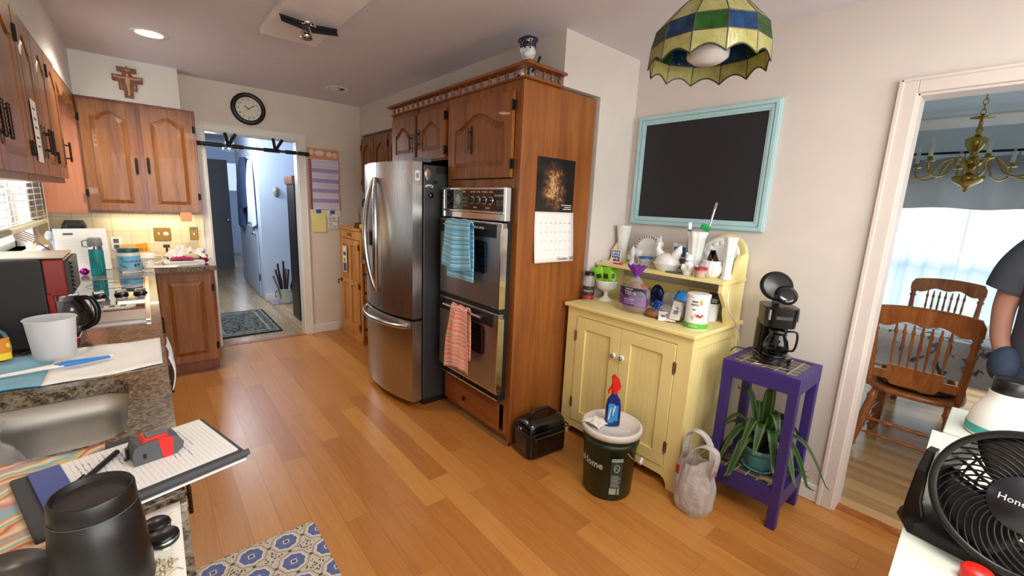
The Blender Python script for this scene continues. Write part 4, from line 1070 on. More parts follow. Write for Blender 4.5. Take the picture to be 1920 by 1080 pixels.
for z, a0, a1, h_ in ((.150, 176, 206, .006), (.134, 172, 210, .006), (.108, 180, 196, .003)): b.tube([(c[0]+(r+.0008)*math.cos(R(a0+(a1-a0)*i/18)), c[1]+(r+.0008)*math.sin(R(a0+(a1-a0)*i/18)), zt+z+h_*math.sin(i*1.7)) for i in range(19)], .0012, 4)
b.build('script_print', M_darkgrey, oc)
patch(c, r+.0006, 214, 226, zt+.135, zt+.16, 4).build('orange_mark', M_orange, oc)
b = MB()
for k in range(12): b.merge(patch(c, r+.0006, 262, 285, zt+.05+k*.01, zt+.053+k*.01, 5))
b.build('fine_print', M_grey, oc)
one('tub', MB().lathe([(.045, 0), (.055, .1), (.058, .104), (.053, .104), (.044, .006), (.0, .004)], (2.44, 1.08, zt), 24), M_milk, 'white tub behind the oatmeal canister under the shelf', 'tub')
packet('packet', 'dark printed packet in the tub behind the oat canister', T(2.45, 1.06, zt+.07) @ RZ(-80) @ RX(-5), .07, .09, [plain('dark_wrapper', '#1D1A22', .4), M_whitep], t=.012)
bd = MB().grid(lambda u, v: Vector((2.20+.055*u+.02*(1-v), 1.125+.035*u-.02*math.sin(PI*u)+.03*(1-v), zt+.001+.075*v)), 6, 6)
one('plastic_wrap', bd, M_bagw, 'white crumpled plastic wrap left of the oatmeal canister', 'bag', solid=.002)

# ---- things on the upper shelf
v1 = MB().lathe([(.03, 0), (.032, .01), (.028, .05), (.036, .14), (.05, .24), (.053, .25), (.05, .25), (.033, .14), (.02, .02), (0, .015)], (2.53, 1.775, zs), 24)
one('vase', v1, M_milk, 'tall flared white milk glass vase at the left end of the shelf', 'vase')
b = MB().box(2.465, 1.74, zs+.0, 2.47, 1.815, zs+.085); b.box(2.4645, 1.745, zs+.045, 2.465, 1.81, zs+.08, 1).box(2.4645, 1.745, zs+.005, 2.465, 1.81, zs+.04, 2)
b = one('card', b, [M_paper, plain('card_blue', '#5A6FB0', .6), plain('card_plum', '#6A4A78', .6)], 'small card printed with blue and purple in front of the left vase', 'card')
q_ = MB()
for y, z, ry, rz_ in ((1.795, zs+.063, .010, .012), (1.775, zs+.063, .004, .013), (1.758, zs+.063, .008, .012), (1.79, zs+.025, .008, .007), (1.768, zs+.022, .012, .008)): q_.ell((2.4644, y, z), (.0004, ry, rz_), 12, 6)
q_.v = [p-b.location for p in q_.v]; q_.build('pale_print', plain('card_print', '#C9D2EC', .6), b, world=False)
one('tile', MB().box(2.38, 1.73, zs, 2.44, 1.83, zs+.008), M_whitep, 'flat white tile at the left front corner of the shelf', 'tile')
one('red_clip', MB().box(2.36, 1.66, zs, 2.38, 1.72, zs+.008).ell((2.37, 1.66, zs+.008), (.012, .015, .006), 10, 6), M_red, 'small red plastic clip lying on the shelf', 'clip')
Mt = T(2.575, 1.60, zs+.098) @ RY(-79)
dp = MB().lathe([(.0, .0), (.055, .002), (.075, .012), (.1, .016), (.1, .019), (.073, .015), (.05, .006), (.0, .005)], n=40, M=Mt.to_3x3(), c=Mt.translation)
dp = one('plate', dp, M_milk, 'white plate with lacy maroon-dotted rim leaning at the back left of the shelf', 'plate')
b = MB()
for rr, n_, s in ((.092, 30, .0052), (.081, 26, .0042)):
    for k in range(n_):
        a = 2*PI*k/n_; b.ell(Mt @ Vector((rr*math.cos(a), rr*math.sin(a), .019 if rr > .09 else .0165)), s, 6, 4)
b.v = [p-dp.location for p in b.v]
dr_ = b.build('rim_pattern', plain('maroon_print', '#6E3A44', .4), dp, world=False); dr_['kind'] = 'stuff'
one('goblet', MB().lathe([(.024, 0), (.022, .004), (.007, .012), (.006, .03), (.012, .04), (.026, .06), (.03, .1), (.028, .1), (.022, .062), (0, .045)], (2.49, 1.61, zs), 20), M_milk, 'small white milk glass goblet in front of the lacy plate', 'goblet')
b = thing('food_tub', 'clear plastic tub with blue lid on the shelf', 'tub', (2.42, 1.515, zs))
MB().lathe([(.035, 0), (.042, .055), (.042, .056)], (2.42, 1.515, zs), 22).build('body', M_pet, b)
MB().lathe([(.045, 0), (.045, .012), (.0, .013)], (2.42, 1.515, zs+.056), 22).build('lid', plain('lid_blue', '#2A53A8', .4), b)
one('figurine', MB().lathe([(.02, 0), (.022, .01), (.012, .05), (.02, .09), (.014, .11), (.002, .13)], (2.43, 1.62, zs), 14).ell((2.43, 1.64, zs+.05), (.012, .02, .02), 10, 6), plain('glazed_blue', '#C7D2DE', .2), 'pale blue and white figurine left of the blue-lidded tub', 'figurine')
b = MB().lathe([(.02, 0), (.024, .01), (.01, .03), (.018, .07), (.024, .12), (.012, .18), (.001, .21)], (2.51, 1.475, zs), 12, squash=.6)
for k in range(6): b.ell((2.505, 1.475+(.014 if k % 2 else -.014), zs+.06+k*.022), (.006, .012, .02), 8, 6)
one('figurine', b, M_milk, 'tall white leaf-shaped porcelain piece right of the lacy plate', 'figurine')
hn = thing('hen_dish', 'white milk glass hen on a nest covered dish', 'dish', (2.42, 1.365, zs))
MB().lathe([(.045, 0), (.05, .008), (.066, .04), (.07, .05), (.06, .052), (.0, .05)], (2.42, 1.365, zs), 28, squash=1.25).build('nest_base', M_milk, hn)
MB().lathe([(.064, 0), (.06, .018), (.045, .04), (.02, .055), (.0, .058)], (2.42, 1.365, zs+.051), 24, squash=1.2).tube([(2.42, 1.41, zs+.09), (2.42, 1.435, zs+.125), (2.42, 1.43, zs+.15)], [.03, .018, .013], 12).ell((2.42, 1.432, zs+.158), (.014, .018, .014), 10, 8).tube([(2.42, 1.32, zs+.085), (2.42, 1.295, zs+.13), (2.42, 1.285, zs+.16)], [.03, .022, .006], 10).build('hen_lid', M_milk, hn)
b = MB().box(2.52, 1.30, zs, 2.526, 1.39, zs+.165); b.box(2.519, 1.305, zs+.085, 2.5195, 1.385, zs+.145, 1).box(2.519, 1.305, zs+.01, 2.5195, 1.385, zs+.075, 2)
one('photo_card', b, [M_paper, plain('sky_photo', '#2F6FBF', .4), plain('group_photo', '#7A6A58', .5, vary=.7, vs=70)], 'card with two small photos leaning left of the tall brush vase', 'card')
one('phone', MB().box(2.345, 1.22, zs, 2.40, 1.33, zs+.007), plain('slate_cover', '#4B505C', .4), 'flat dark grey card lying at the front edge of the shelf', 'card', bevel=.002)
v2 = MB(); lo = []
for r_, z in ((.034, 0), (.036, .008), (.034, .02), (.04, .12), (.05, .21), (.062, .25), (.058, .25), (.046, .21), (.034, .1), (.026, .02)):
    lo.append([Vector((2.47+r_*(1+.05*math.cos(8*2*PI*k/48))*math.cos(2*PI*k/48), 1.22+r_*(1+.05*math.cos(8*2*PI*k/48))*math.sin(2*PI*k/48), zs+z)) for k in range(48)])
v2.ring(lo, 0, True, True, True)
one('vase', v2, M_milk, 'tall fluted white vase holding a green-handled brush', 'vase')
br = thing('paint_brush', 'brush with green clip standing in the fluted vase', 'brush', (2.47, 1.20, zs+.06))
P0, P1 = Vector((2.475, 1.20, zs+.05)), Vector((2.50, 1.145, zs+.42))
MB().tube([P0, P0.lerp(P1, .82)], [.005, .004], 10).build('handle', plain('brush_green', '#0E8A3A', .4), br)
MB().tube([P0.lerp(P1, .60), P0.lerp(P1, .9)], [.006, .007], 10).build('ferrule', M_chrome, br)
MB().tube([P0.lerp(P1, .9), P1], [.009, .007], 10).build('bristles', plain('bristles', '#8F7F6E', .9), br)
one('clip', MB().obox(T(2.462, 1.172, zs+.275) @ RX(25) @ RZ(20), .02, .055, .032), plain('clip_green', '#13A04A', .35), 'green plastic clip hooked on the rim of the fluted vase', 'clip', bevel=.006)
one('toothpaste', MB().tube([(2.46, 1.255, zs+.1), (2.455, 1.262, zs+.26)], [.011, .011], 10).tube([(2.455, 1.262, zs+.26), (2.452, 1.264, zs+.30)], [.011, .013], 10, mi=1, flat=.4), [M_grey, plain('mint', '#CFE7DF', .4)], 'pale mint tube standing at the left of the fluted vase', 'tube')
br_ = MB().lathe([(.028, 0), (.034, .02), (.034, .045), (.022, .07), (.016, .078)], (2.38, 1.205, zs), 18).ell((2.378, 1.205, zs+.10), (.022, .022, .024), 14, 10).ell((2.38, 1.222, zs+.12), (.008, .008, .011), 8, 6).ell((2.38, 1.188, zs+.12), (.008, .008, .011), 8, 6).ell((2.356, 1.205, zs+.094), (.009, .009, .008), 8, 6).ell((2.352, 1.225, zs+.045), (.012, .012, .02), 8, 6).ell((2.352, 1.185, zs+.045), (.012, .012, .02), 8, 6)
one('bear_figurine', br_, M_milk, 'white ceramic bear figurine in front of the fluted vase', 'figurine')
sm_ = MB().lathe([(.012, 0), (.01, .008), (.006, .02), (.009, .04), (.004, .05)], (2.36, 1.145, zs), 12).ell((2.36, 1.145, zs+.058), .008, 8, 6).lathe([(.014, 0), (.01, .006), (.0, .007)], (2.352, 1.15, zs), 12)
one('figurine', sm_, M_milk, 'tiny white figurine beside the red-lidded nut tub', 'figurine')
Mt = T(2.583, 1.10, zs+.125) @ RY(-80)
pl = one('oval_platter', MB().lathe([(0, 0), (.1, .002), (.122, .012), (.122, .016), (.098, .008), (0, .006)], n=40, M=Mt.to_3x3(), c=Mt.translation+Vector((.008, -.012, -.002))), plain('cream_glaze', '#E3D69A', .25), 'cream yellow oval platter behind the egg plate on the right of the shelf', 'plate')
Mt = T(2.565, 1.11, zs+.112) @ RY(-78)
ep_ = MB().lathe([(.0, .0), (.045, .002), (.05, .01), (.095, .012), (.112, .016), (.112, .02), (.093, .017), (.05, .015), (.045, .008), (.0, .006)], n=44, M=Mt.to_3x3(), c=Mt.translation)
for k in range(12):
    a = 2*PI*k/12; ep_.merge(MB().lathe([(.02, .0), (.018, .004), (.0, .001)], n=14, cap=False, squash=.75), Mt @ T(.078*math.cos(a), .078*math.sin(a), .0165) @ RZ(math.degrees(a)+90))
one('egg_plate', ep_, M_milk, 'white scalloped egg plate leaning at the back right of the shelf', 'plate')
rb = MB(); lo = []
for r_, z in ((.04, 0), (.048, .006), (.064, .035), (.066, .06), (.054, .082), (.057, .094), (.052, .094), (.05, .08), (.058, .05), (.03, .01)):
    lo.append([Vector((2.455+r_*(1+.045*abs(math.sin(9*2*PI*k/72)))*math.cos(2*PI*k/72), 1.10+r_*(1+.045*abs(math.sin(9*2*PI*k/72)))*math.sin(2*PI*k/72), zs+z)) for k in range(72)])
rb.ring(lo, 0, True, True, True)
one('bowl', rb, M_milk, 'ribbed white milk glass bowl holding small dark photos', 'bowl')
for k, (y, a, lab) in enumerate(((1.135, 16, 'small dark photo standing at the left in the ribbed bowl'), (1.072, -24, 'small dark photo leaning right in the ribbed bowl'))):
    b = MB().box(-.017, -.001, 0, .017, .001, .098).box(-.0145, -.0016, .03, .0145, -.001, .094, 1)
    one('photo', MB().merge(b, T(2.46, y, zs+.06) @ RZ(-90) @ RY(a)), [M_paper, plain('dark_photo', '#3B2A24', .4, vary=.5, vs=80)], lab, 'photo')
b = thing('nut_tub', 'small clear tub of nuts with red lid at the front of the shelf', 'tub', (2.35, 1.118, zs))
MB().lathe([(.028, 0), (.034, .045), (.034, .046)], (2.35, 1.118, zs), 20).build('body', M_pet, b)
MB().lathe([(.026, .002), (.03, .038), (.0, .042)], (2.35, 1.118, zs), 16).build('nuts', plain('nuts', '#C99A6B', .6, vary=.35, vs=90), b)
MB().lathe([(.037, 0), (.037, .014), (.0, .015)], (2.35, 1.118, zs+.045), 20).build('lid', plain('lid_red', '#A8202C', .4), b)
v3 = MB(); lo = []
for r_, z in ((.028, 0), (.03, .006), (.022, .02), (.024, .1), (.03, .2), (.036, .235), (.033, .235), (.026, .2), (.018, .03)):
    lo.append([Vector((2.44+r_*(1+.07*math.cos(6*2*PI*k/36))*math.cos(2*PI*k/36), 1.012+r_*(1+.07*math.cos(6*2*PI*k/36))*math.sin(2*PI*k/36), zs+z)) for k in range(36)])
v3.ring(lo, 0, True, True, True)
one('bud_vase', v3, M_milk, 'slim fluted white bud vase at the right end of the shelf', 'vase')
# cord and plug hanging down the hutch side
P = [(2.36, .955, 1.10), (2.345, .945, 1.04), (2.37, .94, .99), (2.45, .94, .93), (2.52, .935, .86), (2.535, .93, .78), (2.54, .93, .74)]
cd_ = thing('extension_cord', 'cream electric cord with plug hanging over the hutch right side', 'cord', (2.45, .94, .70))
def smooth(P, k=6):
    P = [Vector(p) for p in P]; o = []
    for i in range(len(P)-1):
        p0, p1, p2, p3 = P[max(i-1, 0)], P[i], P[i+1], P[min(i+2, len(P)-1)]
        for j in range(k):
            t = j/k; o.append(.5*((2*p1)+(p2-p0)*t+(2*p0-5*p1+4*p2-p3)*t*t+(3*p1-p0-3*p2+p3)*t**3))
    return o+[P[-1]]
MB().tube(smooth(P), .004, 8).build('cable', M_cable, cd_)
MB().box(2.525, .915, .66, 2.555, .945, .74).build('plug', M_whitep, cd_, .006)
MB().box(2.53, .92, .62, 2.55, .94, .66).build('adapter', M_black, cd_, .003)

# ------------------------------------------------------------------ chalkboard and pendant
bd = thing('chalkboard', 'empty black chalkboard in a pale blue wooden frame', 'chalkboard', (XW-.015, 1.357, 1.42))
a0, a1, c0, c1 = .923, 1.791, 1.419, 2.129
MB().box(XW-.012, a0+.03, c0+.03, XW-.002, a1-.03, c1-.03).build('board', plain('slate_board', '#1A1C21', .6, vary=.15, vs=3), bd)
b = MB(); fwid = .056
for ins, w_, d in ((0, fwid, .016), (.006, .018, .026), (.03, .014, .021)):
    M = facing((XW-.001, a1, 0), '-x'); q0, q1 = ins, a1-a0-ins; r0, r1 = c0+ins, c1-ins
    b.merge(MB().prism([(q0, r0), (q1, r0), (q1-w_, r0+w_), (q0+w_, r0+w_)], -d, 0).prism([(q0, r1), (q0+w_, r1-w_), (q1-w_, r1-w_), (q1, r1)], -d, 0).prism([(q0, r0), (q0+w_, r0+w_), (q0+w_, r1-w_), (q0, r1)], -d, 0).prism([(q1, r0), (q1, r1), (q1-w_, r1-w_), (q1-w_, r0+w_)], -d, 0), M)
b.build('frame', plain('pale_blue_paint', '#A9CDD2', .45), bd, .002)
# stained glass pendant
lx, ly, lz = 1.60, .835, 2.066
pn = thing('pendant_lamp', 'stained glass pendant lamp with scalloped rim in yellow, green and blue', 'lamp', (lx, ly, lz-.06))
def sglass(name, col, c2):
    t = NT(name); o = t.co(); n = t.noise(o, 22, 3, .6, .8)
    a = t.n('BsdfTranslucent'); b = t.n('BsdfPrincipled'); colr = t.ramp(n, [(.3, col), (.7, c2)])
    t.put(a, 'Color', colr); t.put(b, 'Base Color', colr); t.put(b, 'Roughness', .12); t.put(b, 'Normal', t.bump(n, .25, .01))
    m = t.n('MixShader'); m.inputs[0].default_value = .5; t.t.links.new(a.outputs[0], m.inputs[1]); t.t.links.new(b.outputs[0], m.inputs[2]); t.t.links.new(m.outputs[0], t.out.inputs[0]); return t.m
GL = [sglass('glass_honey', '#A9A45C', '#C6C088'), sglass('glass_green', '#1C3E14', '#336A26'), sglass('glass_blue', '#122942', '#24507E')]
N12 = 12; off = R(12)
def lp(k, r, z): a = 2*PI*k/N12+off; return Vector((lx+r*math.cos(a), ly+r*math.sin(a), lz+z))
prof = [(.042, .20), (.115, .155), (.186, .078), (.199, .022), (.205, -.048)]
b = MB(); lead = MB()
for k in range(N12):
    for q in range(3):
        (r0, z0), (r1, z1) = prof[q], prof[q+1]; mi = 0 if q < 2 else (2 if k % 2 else 1)
        b.add([lp(k, r0, z0), lp(k, r1, z1), lp(k+1, r1, z1), lp(k+1, r0, z0)], [(0, 1, 2, 3)], mi)
    (r0, z0), (r1, z1) = prof[3], prof[4]; n = 8
    top = [lp(k, r0, z0).lerp(lp(k+1, r0, z0), i/n) for i in range(n+1)]; bot = [lp(k, r1, z1).lerp(lp(k+1, r1, z1), i/n)+Vector((0, 0, .026*math.sin(PI*i/n))) for i in range(n+1)]
    b.add(top+bot, [(i, i+n+1, i+n+2, i+1) for i in range(n)], 0)
    lead.tube(bot, .0026, 6)
    for q in range(4): lead.tube([lp(k, *prof[q]), lp(k, *prof[q+1])], .0024, 6)
    for q in (0, 1, 2, 3): lead.tube([lp(k, *prof[q]), lp(k+1, *prof[q])], .0024, 6)
b.build('shade', GL, pn, solid=.002); lead.build('lead_lines', plain('lead_came', '#4A4740', .4, .8), pn)
MB().lathe([(.02, .03), (.03, .01), (.055, -.005), (.072, -.03), (.07, -.052), (.05, -.066), (.0, -.07)], (lx, ly, lz+.045), 24).build('bulb', plain('opal_bulb', '#D9D6DA', .25), pn)
MB().cyl((lx, ly, lz+.06), (lx, ly, lz+.21), .02).lathe([(.06, .21), (.05, .225), (.015, .24), (.0, .25)], (lx, ly, lz), 20).build('cap', M_brassd, pn)
ch_ = MB()
for k in range(6):
    z = lz+.255+k*.034
    P = [(lx+(.009*math.cos(t) if k % 2 else 0), ly+(0 if k % 2 else .009*math.cos(t)), z+.015+.02*math.sin(t)) for t in [2*PI*i/12 for i in range(12)]]
    ch_.tube(P, .0022, 6, closed=True)
ch_.build('chain', M_brassd, pn)
MB().lathe([(.055, 0), (.05, -.014), (.02, -.03), (.0, -.032)], (lx, ly, H-.001), 20).build('ceiling_canopy', M_brassd, pn)

# ------------------------------------------------------------------ floor things by the hutch
bk = thing('bucket', 'dark green five-gallon bucket with white lid in front of the hutch', 'bucket', (1.82, 1.24, 0))
c = (1.82, 1.24); M_bgreen = plain('bucket_green', '#12311F', .28)
MB().lathe([(.126, 0), (.13, .006), (.143, .30), (.150, .302), (.150, .315), (.144, .317), (.146, .335), (.152, .337), (.152, .35), (.145, .352), (.146, .37), (.135, .37), (.12, .01), (.0, .008)], (*c, 0), 48).build('body', M_bgreen, bk)
MB().lathe([(.152, -.03), (.160, -.028), (.160, -.002), (.154, .004), (.146, .004), (.143, -.004), (.07, -.002), (.0, -.002)], (*c, .378), 48, cap=False).box(c[0]-.006, c[1]-.11, .375, c[0]+.006, c[1]+.11, .379).box(c[0]-.11, c[1]-.006, .375, c[0]+.11, c[1]+.006, .379).build('lid', plain('lid_white', '#D8D5CF', .45), bk)
M_bprint = plain('bucket_print', '#A9B5AE', .6)
wrap_text('aHome', .052, c, .139, 172, .195, bold=.0014).build('lettering', M_bprint, bk)
pb = plain('bucket_label', '#2B4636', .5)
lb_ = patch(c, .1345, 221, 246, .04, .255, 8, r1=.1425).build('warning_label', pb, bk)
b = MB()
for k in range(9): b.merge(patch(c, .1382+.0003*k, 223, 244-(k % 3)*3, .088+.008*k, .0915+.008*k, 6))
b.merge(patch(c, .1433, 221, 246, .235, .243, 6)).merge(patch(c, .1436, 222, 245, .246, .253, 6)).merge(patch(c, .1368, 221, 236, .045, .08, 6)).merge(patch(c, .1368, 239, 243, .043, .08, 3))
b.build('fine_print', M_bprint, lb_)
b = MB()
for i in range(20):
    a = 2*PI*i/20; b.ell((c[0]+.1433*math.cos(R(233)+.1*math.cos(a)), c[1]+.1433*math.sin(R(233)+.1*math.cos(a)), .198+.02*math.sin(a)), .003, 6, 4)
b.tube([(c[0]+.1435*math.cos(R(g)), c[1]+.1435*math.sin(R(g)), z) for g, z in ((228, .19), (232, .205), (236, .19), (239, .20))], .002, 6)
b.build('warning_picture', M_bprint, lb_)
P = [(c[0]+.152*math.cos(R(250)), c[1]+.152*math.sin(R(250)), .29), (c[0]+.163*math.cos(R(262)), c[1]+.163*math.sin(R(262)), .255), (c[0]+.17*math.cos(R(285)), c[1]+.17*math.sin(R(285)), .205)]
hb = MB().tube(smooth(P), .003, 8).build('bail_handle', M_chrome, bk)
MB().tube([P[2], (c[0]+.172*math.cos(R(297)), c[1]+.172*math.sin(R(297)), .215)], .009, 10).build('grip', M_whitep, hb)
ts = MB(); rn = random.Random(3)
def crump(c, rx, ry, h, seed, nu=22, nv=16, amp=.35):
    rn = random.Random(seed); ph = [rn.uniform(0, 6.28) for _ in range(8)]
    def fn(u, v):
        x, y = (u-.5)*2, (v-.5)*2; d = max(0, 1-(x*x+y*y)*.5)
        n = math.sin(5*x+ph[0]+3*y)+math.sin(7*y+ph[1]-4*x)+.6*math.sin(11*x+ph[2])+.6*math.sin(13*y+ph[3]+6*x)
        e = .12*math.sin(6*math.atan2(y, x)+ph[4])
        return Vector((c[0]+rx*x*(1+e)+.006*n*0, c[1]+ry*y*(1+e), c[2]+.002+h*max(0, d*.6+amp*.22*n*d+.1*abs(math.sin(9*x+ph[5])*math.cos(8*y+ph[6])))))
    return MB().grid(fn, nu, nv)
one('tissue', crump((1.742, 1.285, .3795), .05, .055, .045, 8), M_cloud, 'crumpled white tissue lying on the bucket lid', 'tissue', solid=.0015)
sb = thing('spray_bottle', 'blue spray cleaner bottle with red trigger standing on the bucket lid', 'spray bottle', (1.80, 1.228, .376))
Mb = T(1.80, 1.228, .380) @ RZ(-38) @ Matrix.Scale(1.08, 4)
b = MB()
lo = []
for wx, wy, z in ((.036, .017, 0), (.038, .019, .006), (.036, .018, .10), (.03, .016, .135), (.016, .013, .155), (.013, .012, .17)):
    lo.append([Mb @ Vector((wx*(abs(math.cos(t))**.6)*(1 if math.cos(t) > 0 else -1), wy*(abs(math.sin(t))**.6)*(1 if math.sin(t) > 0 else -1), z)) for t in [2*PI*i/24 for i in range(24)]])
b.ring(lo); b.build('body', plain('cleaner_blue', '#16246E', .3), sb)
lb_ = MB().merge(MB().box(-.03, -.0198, .02, .0, -.0188, .12).box(.0, -.0195, .03, .02, -.0186, .11), Mb).build('front_label', plain('label_sky', '#2B8FD8', .35), sb)
MB().merge(MB().tube([(-.026, -.02, .04), (-.015, -.0202, .10), (-.008, -.0203, .05), (.002, -.0202, .11)], .004, 6), Mb).build('white_mark', M_whitep, lb_)
MB().merge(MB().cyl((0, 0, .168), (0, 0, .188), .016).prism([(-.02, .185), (.02, .185), (.026, .205), (.014, .245), (-.006, .262), (-.018, .25), (-.014, .215)], -.011, .011).tube([(-.018, 0, .20), (-.03, 0, .18), (-.028, 0, .165)], [.006, .005, .004], 8), Mb).build('trigger_head', M_red, sb, .003)
# lunch bag
lg = thing('lunch_bag', 'black vinyl lunch bag with top handle beside the oven cabinet', 'bag', (1.775, 1.735, 0))
Mb = T(1.775, 1.735, 0) @ RZ(-6)
def bagshape(w, d, z0, z1, n=28, pw=.35):
    lo = []
    for k, (s, z) in enumerate(((.93, z0), (1, z0+.015), (1.0, z0+(z1-z0)*.5), (.99, z0+(z1-z0)*.7), (.93, z0+(z1-z0)*.86), (.72, z0+(z1-z0)*.96), (.45, z1))):
        lo.append([Mb @ Vector((w*(1 if s > .9 else .5+.5*s)*(s if s > .9 else 1)*(abs(math.cos(t))**pw)*(1 if math.cos(t) >= 0 else -1), d*s*(abs(math.sin(t))**pw)*(1 if math.sin(t) >= 0 else -1), z)) for t in [2*PI*(i+.5)/n for i in range(n)]])
    return lo
M_vinyl = plain('black_vinyl', '#08080A', .22, coat=.3)
MB().ring(bagshape(.152, .095, .002, .235)).build('body', M_vinyl, lg)
MB().merge(MB().tube([(-.15, -.098, .165), (0, -.102, .17), (.15, -.098, .165)], .004, 8).tube([(-.152, -.09, .168), (-.156, 0, .168), (-.152, .09, .168)], .004, 8).tube([(.152, -.09, .168), (.156, 0, .168), (.152, .09, .168)], .004, 8), Mb).build('zip', M_blackm, lg)
MB().merge(MB().box(-.118, -.109, .018, .118, -.085, .145), Mb).build('front_pocket', M_vinyl, lg, .012, seg=3)
MB().merge(MB().tube(smooth([(-.08, 0, .228), (-.07, 0, .262), (0, 0, .272), (.07, 0, .262), (.08, 0, .228)]), .009, 8, flat=.6), Mb).build('handle', M_blackm, lg)
for s in (-1, 1): MB().merge(MB().tube([(s*.158, -.012+.024*i/1, .19) for i in range(2)]+[(s*.158, .012, .165), (s*.158, -.012, .165)], .0035, 6, closed=True), Mb).build('strap_ring', M_chrome, lg)
# white carrier bag
wb = thing('plastic_bag', 'white plastic carrier bag standing between the hutch and the purple stand', 'bag', (2.03, .855, 0))
rn = random.Random(9); ph = [rn.uniform(0, 6) for _ in range(8)]
def fn(u, v):
    a = 2*PI*u; k = (.80+.2*min(1, v/.15))*(1-.30*max(0, (v-.5)/.5)); w = 1+.05*math.sin(3*a+ph[0]+2*v)+.05*math.sin(5*a+ph[1]-5*v)+.05*(abs(math.sin(4*a+ph[2]+3*v))-.5)+.05*(abs(math.sin(7*a+ph[4]-2*v))-.5)*(.4+v)
    return Vector((2.03+.085*k*w*math.cos(a), .852+.098*k*w*math.sin(a)+.01*v, .002+.285*v+.02*math.sin(2*a+ph[3])*v))
MB().grid(fn, 72, 22, cu=True).add([Vector((2.03+.066*math.cos(2*PI*i/20), .852+.076*math.sin(2*PI*i/20), .004)) for i in range(20)], [tuple(range(20))]).build('body', M_bagw, wb)
def strap(x0, x1, y, top, dy):
    def f(u, v):
        t = u; zz = .25+(top-.25)*math.sin(PI*t)**.55; yy = y+.062*math.cos(PI*t)+dy*math.sin(PI*t)
        return Vector((x0+(x1-x0)*t+(v-.5)*.06*(1.2-.55*math.sin(PI*t))+.004*math.sin(9*t+3*v), yy+.010*math.sin(7*v+4*t), zz-.02*abs(v-.5)))
    return MB().grid(f, 22, 6)
strap(2.05, 2.07, .868, .425, .012).build('handle', M_bagw, wb, solid=.002)
strap(2.0, 1.985, .825, .40, -.045).build('handle', M_bagw, wb, solid=.002)
MB().grid(lambda u, v: Vector((1.951+.008*u, .905+.022*u, .20+.05*v)), 3, 3).build('red_print', plain('bag_red', '#C2382F', .6), wb)
# ------------------------------------------------------------------ purple plant stand
ps = thing('plant_stand', 'purple two-tier wooden stand with mosaic tile tops beside the doorway', 'side table', (2.367, .695, 0))
X0, X1, Y0, Y1, ZT = 2.20, 2.535, .522, .868, .785
for x in (X0, X1-.042):
    for y in (Y0, Y1-.042): MB().box(x, y, 0, x+.042, y+.042, ZT-.001).build('leg', M_purple, ps, .003)
for z0, z1, nm in ((ZT-.085, ZT, 'top_frame'), (.115, .20, 'shelf_frame')):
    b = MB().box(X0-.001, Y0-.001, z0, X0+.03, Y1+.001, z1).box(X1-.03, Y0-.001, z0, X1+.001, Y1+.001, z1).box(X0+.03, Y0-.001, z0, X1-.03, Y0+.03, z1).box(X0+.03, Y1-.03, z0, X1-.03, Y1+.001, z1)
    f = b.build(nm, M_purple, ps, .002)
    MB().box(X0+.03, Y0+.03, z1-.02, X1-.03, Y1-.03, z1-.003).build('mosaic', M_mosaic, f)
# small coffee maker on top
cm = thing('coffee_maker', 'small black drip coffee maker with its lid flipped open on the purple stand', 'coffee maker', (2.40, .715, ZT), R(-55))
def Lx(b, **k): return b
zt = 0
def loc(b, name, m, **k): return b.build(name, m, cm, world=False, **k)
def rbox(w, d, z0, z1, r=.03, yo=0, tw=1.0):
    p = rrect(-w/2, -d/2+yo, w/2, d/2+yo, r, 5); q = [(x*tw, (y-yo)*tw+yo) for x, y in p]
    return MB().ring([[Vector((x, y, z0)) for x, y in p], [Vector((x, y, z1)) for x, y in q]], 0, True)
loc(rbox(.145, .20, .002, .038, .05), 'base', M_blackg, bevel=.004)
loc(MB().lathe([(.055, 0), (.055, .004), (0, .005)], (0, -.03, .038), 24), 'hot_plate', M_black)
loc(rbox(.145, .075, .036, .20, .03, .06, 1.0), 'column', M_black, bevel=.004)
loc(rbox(.142, .18, .185, .285, .05, .008, 1.08), 'head', M_black, bevel=.006)
loc(MB().lathe([(.058, .0), (.05, -.03), (.0, -.035)], (0, -.02, .283), 24, cap=False), 'filter_well', M_blackm)
g = MB().lathe([(.035, 0), (.052, .012), (.058, .04), (.05, .075), (.036, .10), (.038, .115)], (0, -.035, .043), 28)
loc(g, 'carafe', glass('smoked_glass', '#3A3F45', .04))
cf = [c for c in cm.children if c.name.startswith('carafe')][0]
MB().lathe([(.04, .0), (.042, .012), (.02, .02), (.0, .021)], (0, -.035, .155), 24).tube(smooth([(.036, -.045, .165), (.075, -.055, .165), (.082, -.056, .12), (.074, -.055, .075), (.055, -.048, .068)]), .009, 8, flat=.6).build('carafe_handle', M_black, cf, world=False)
MB().lathe([(.054, 0), (.0585, .012)], (0, -.035, .055), 28, cap=False).build('carafe_band', M_black, cf, world=False)
b = text_mb('BLACK+DECKER', .0085, T(0, -.0905, .238), .0002)
nb = loc(MB().box(-.036, -.09, .230, .036, -.083, .246), 'badge', plain('badge_grey', '#3C3E42', .3))
b.build('lettering', M_chrome, nb, world=False)
loc(MB().box(-.066, -.0885, .225, -.06, -.075, .275).box(.06, -.0885, .225, .066, -.075, .275), 'side_windows', plain('gauge_grey', '#8D9095', .3))
Ml = T(-.012, .062, .372) @ RX(66)
M_lid = plain('lid_black', '#08080A', .28)
lid = loc(MB().lathe([(.074, 0), (.078, .006), (.076, .016), (.06, .02), (.0, .022)], n=30, M=Ml.to_3x3(), c=Ml.translation), 'lid', M_lid)
Ml2 = T(.028, .02, .335) @ RX(58)
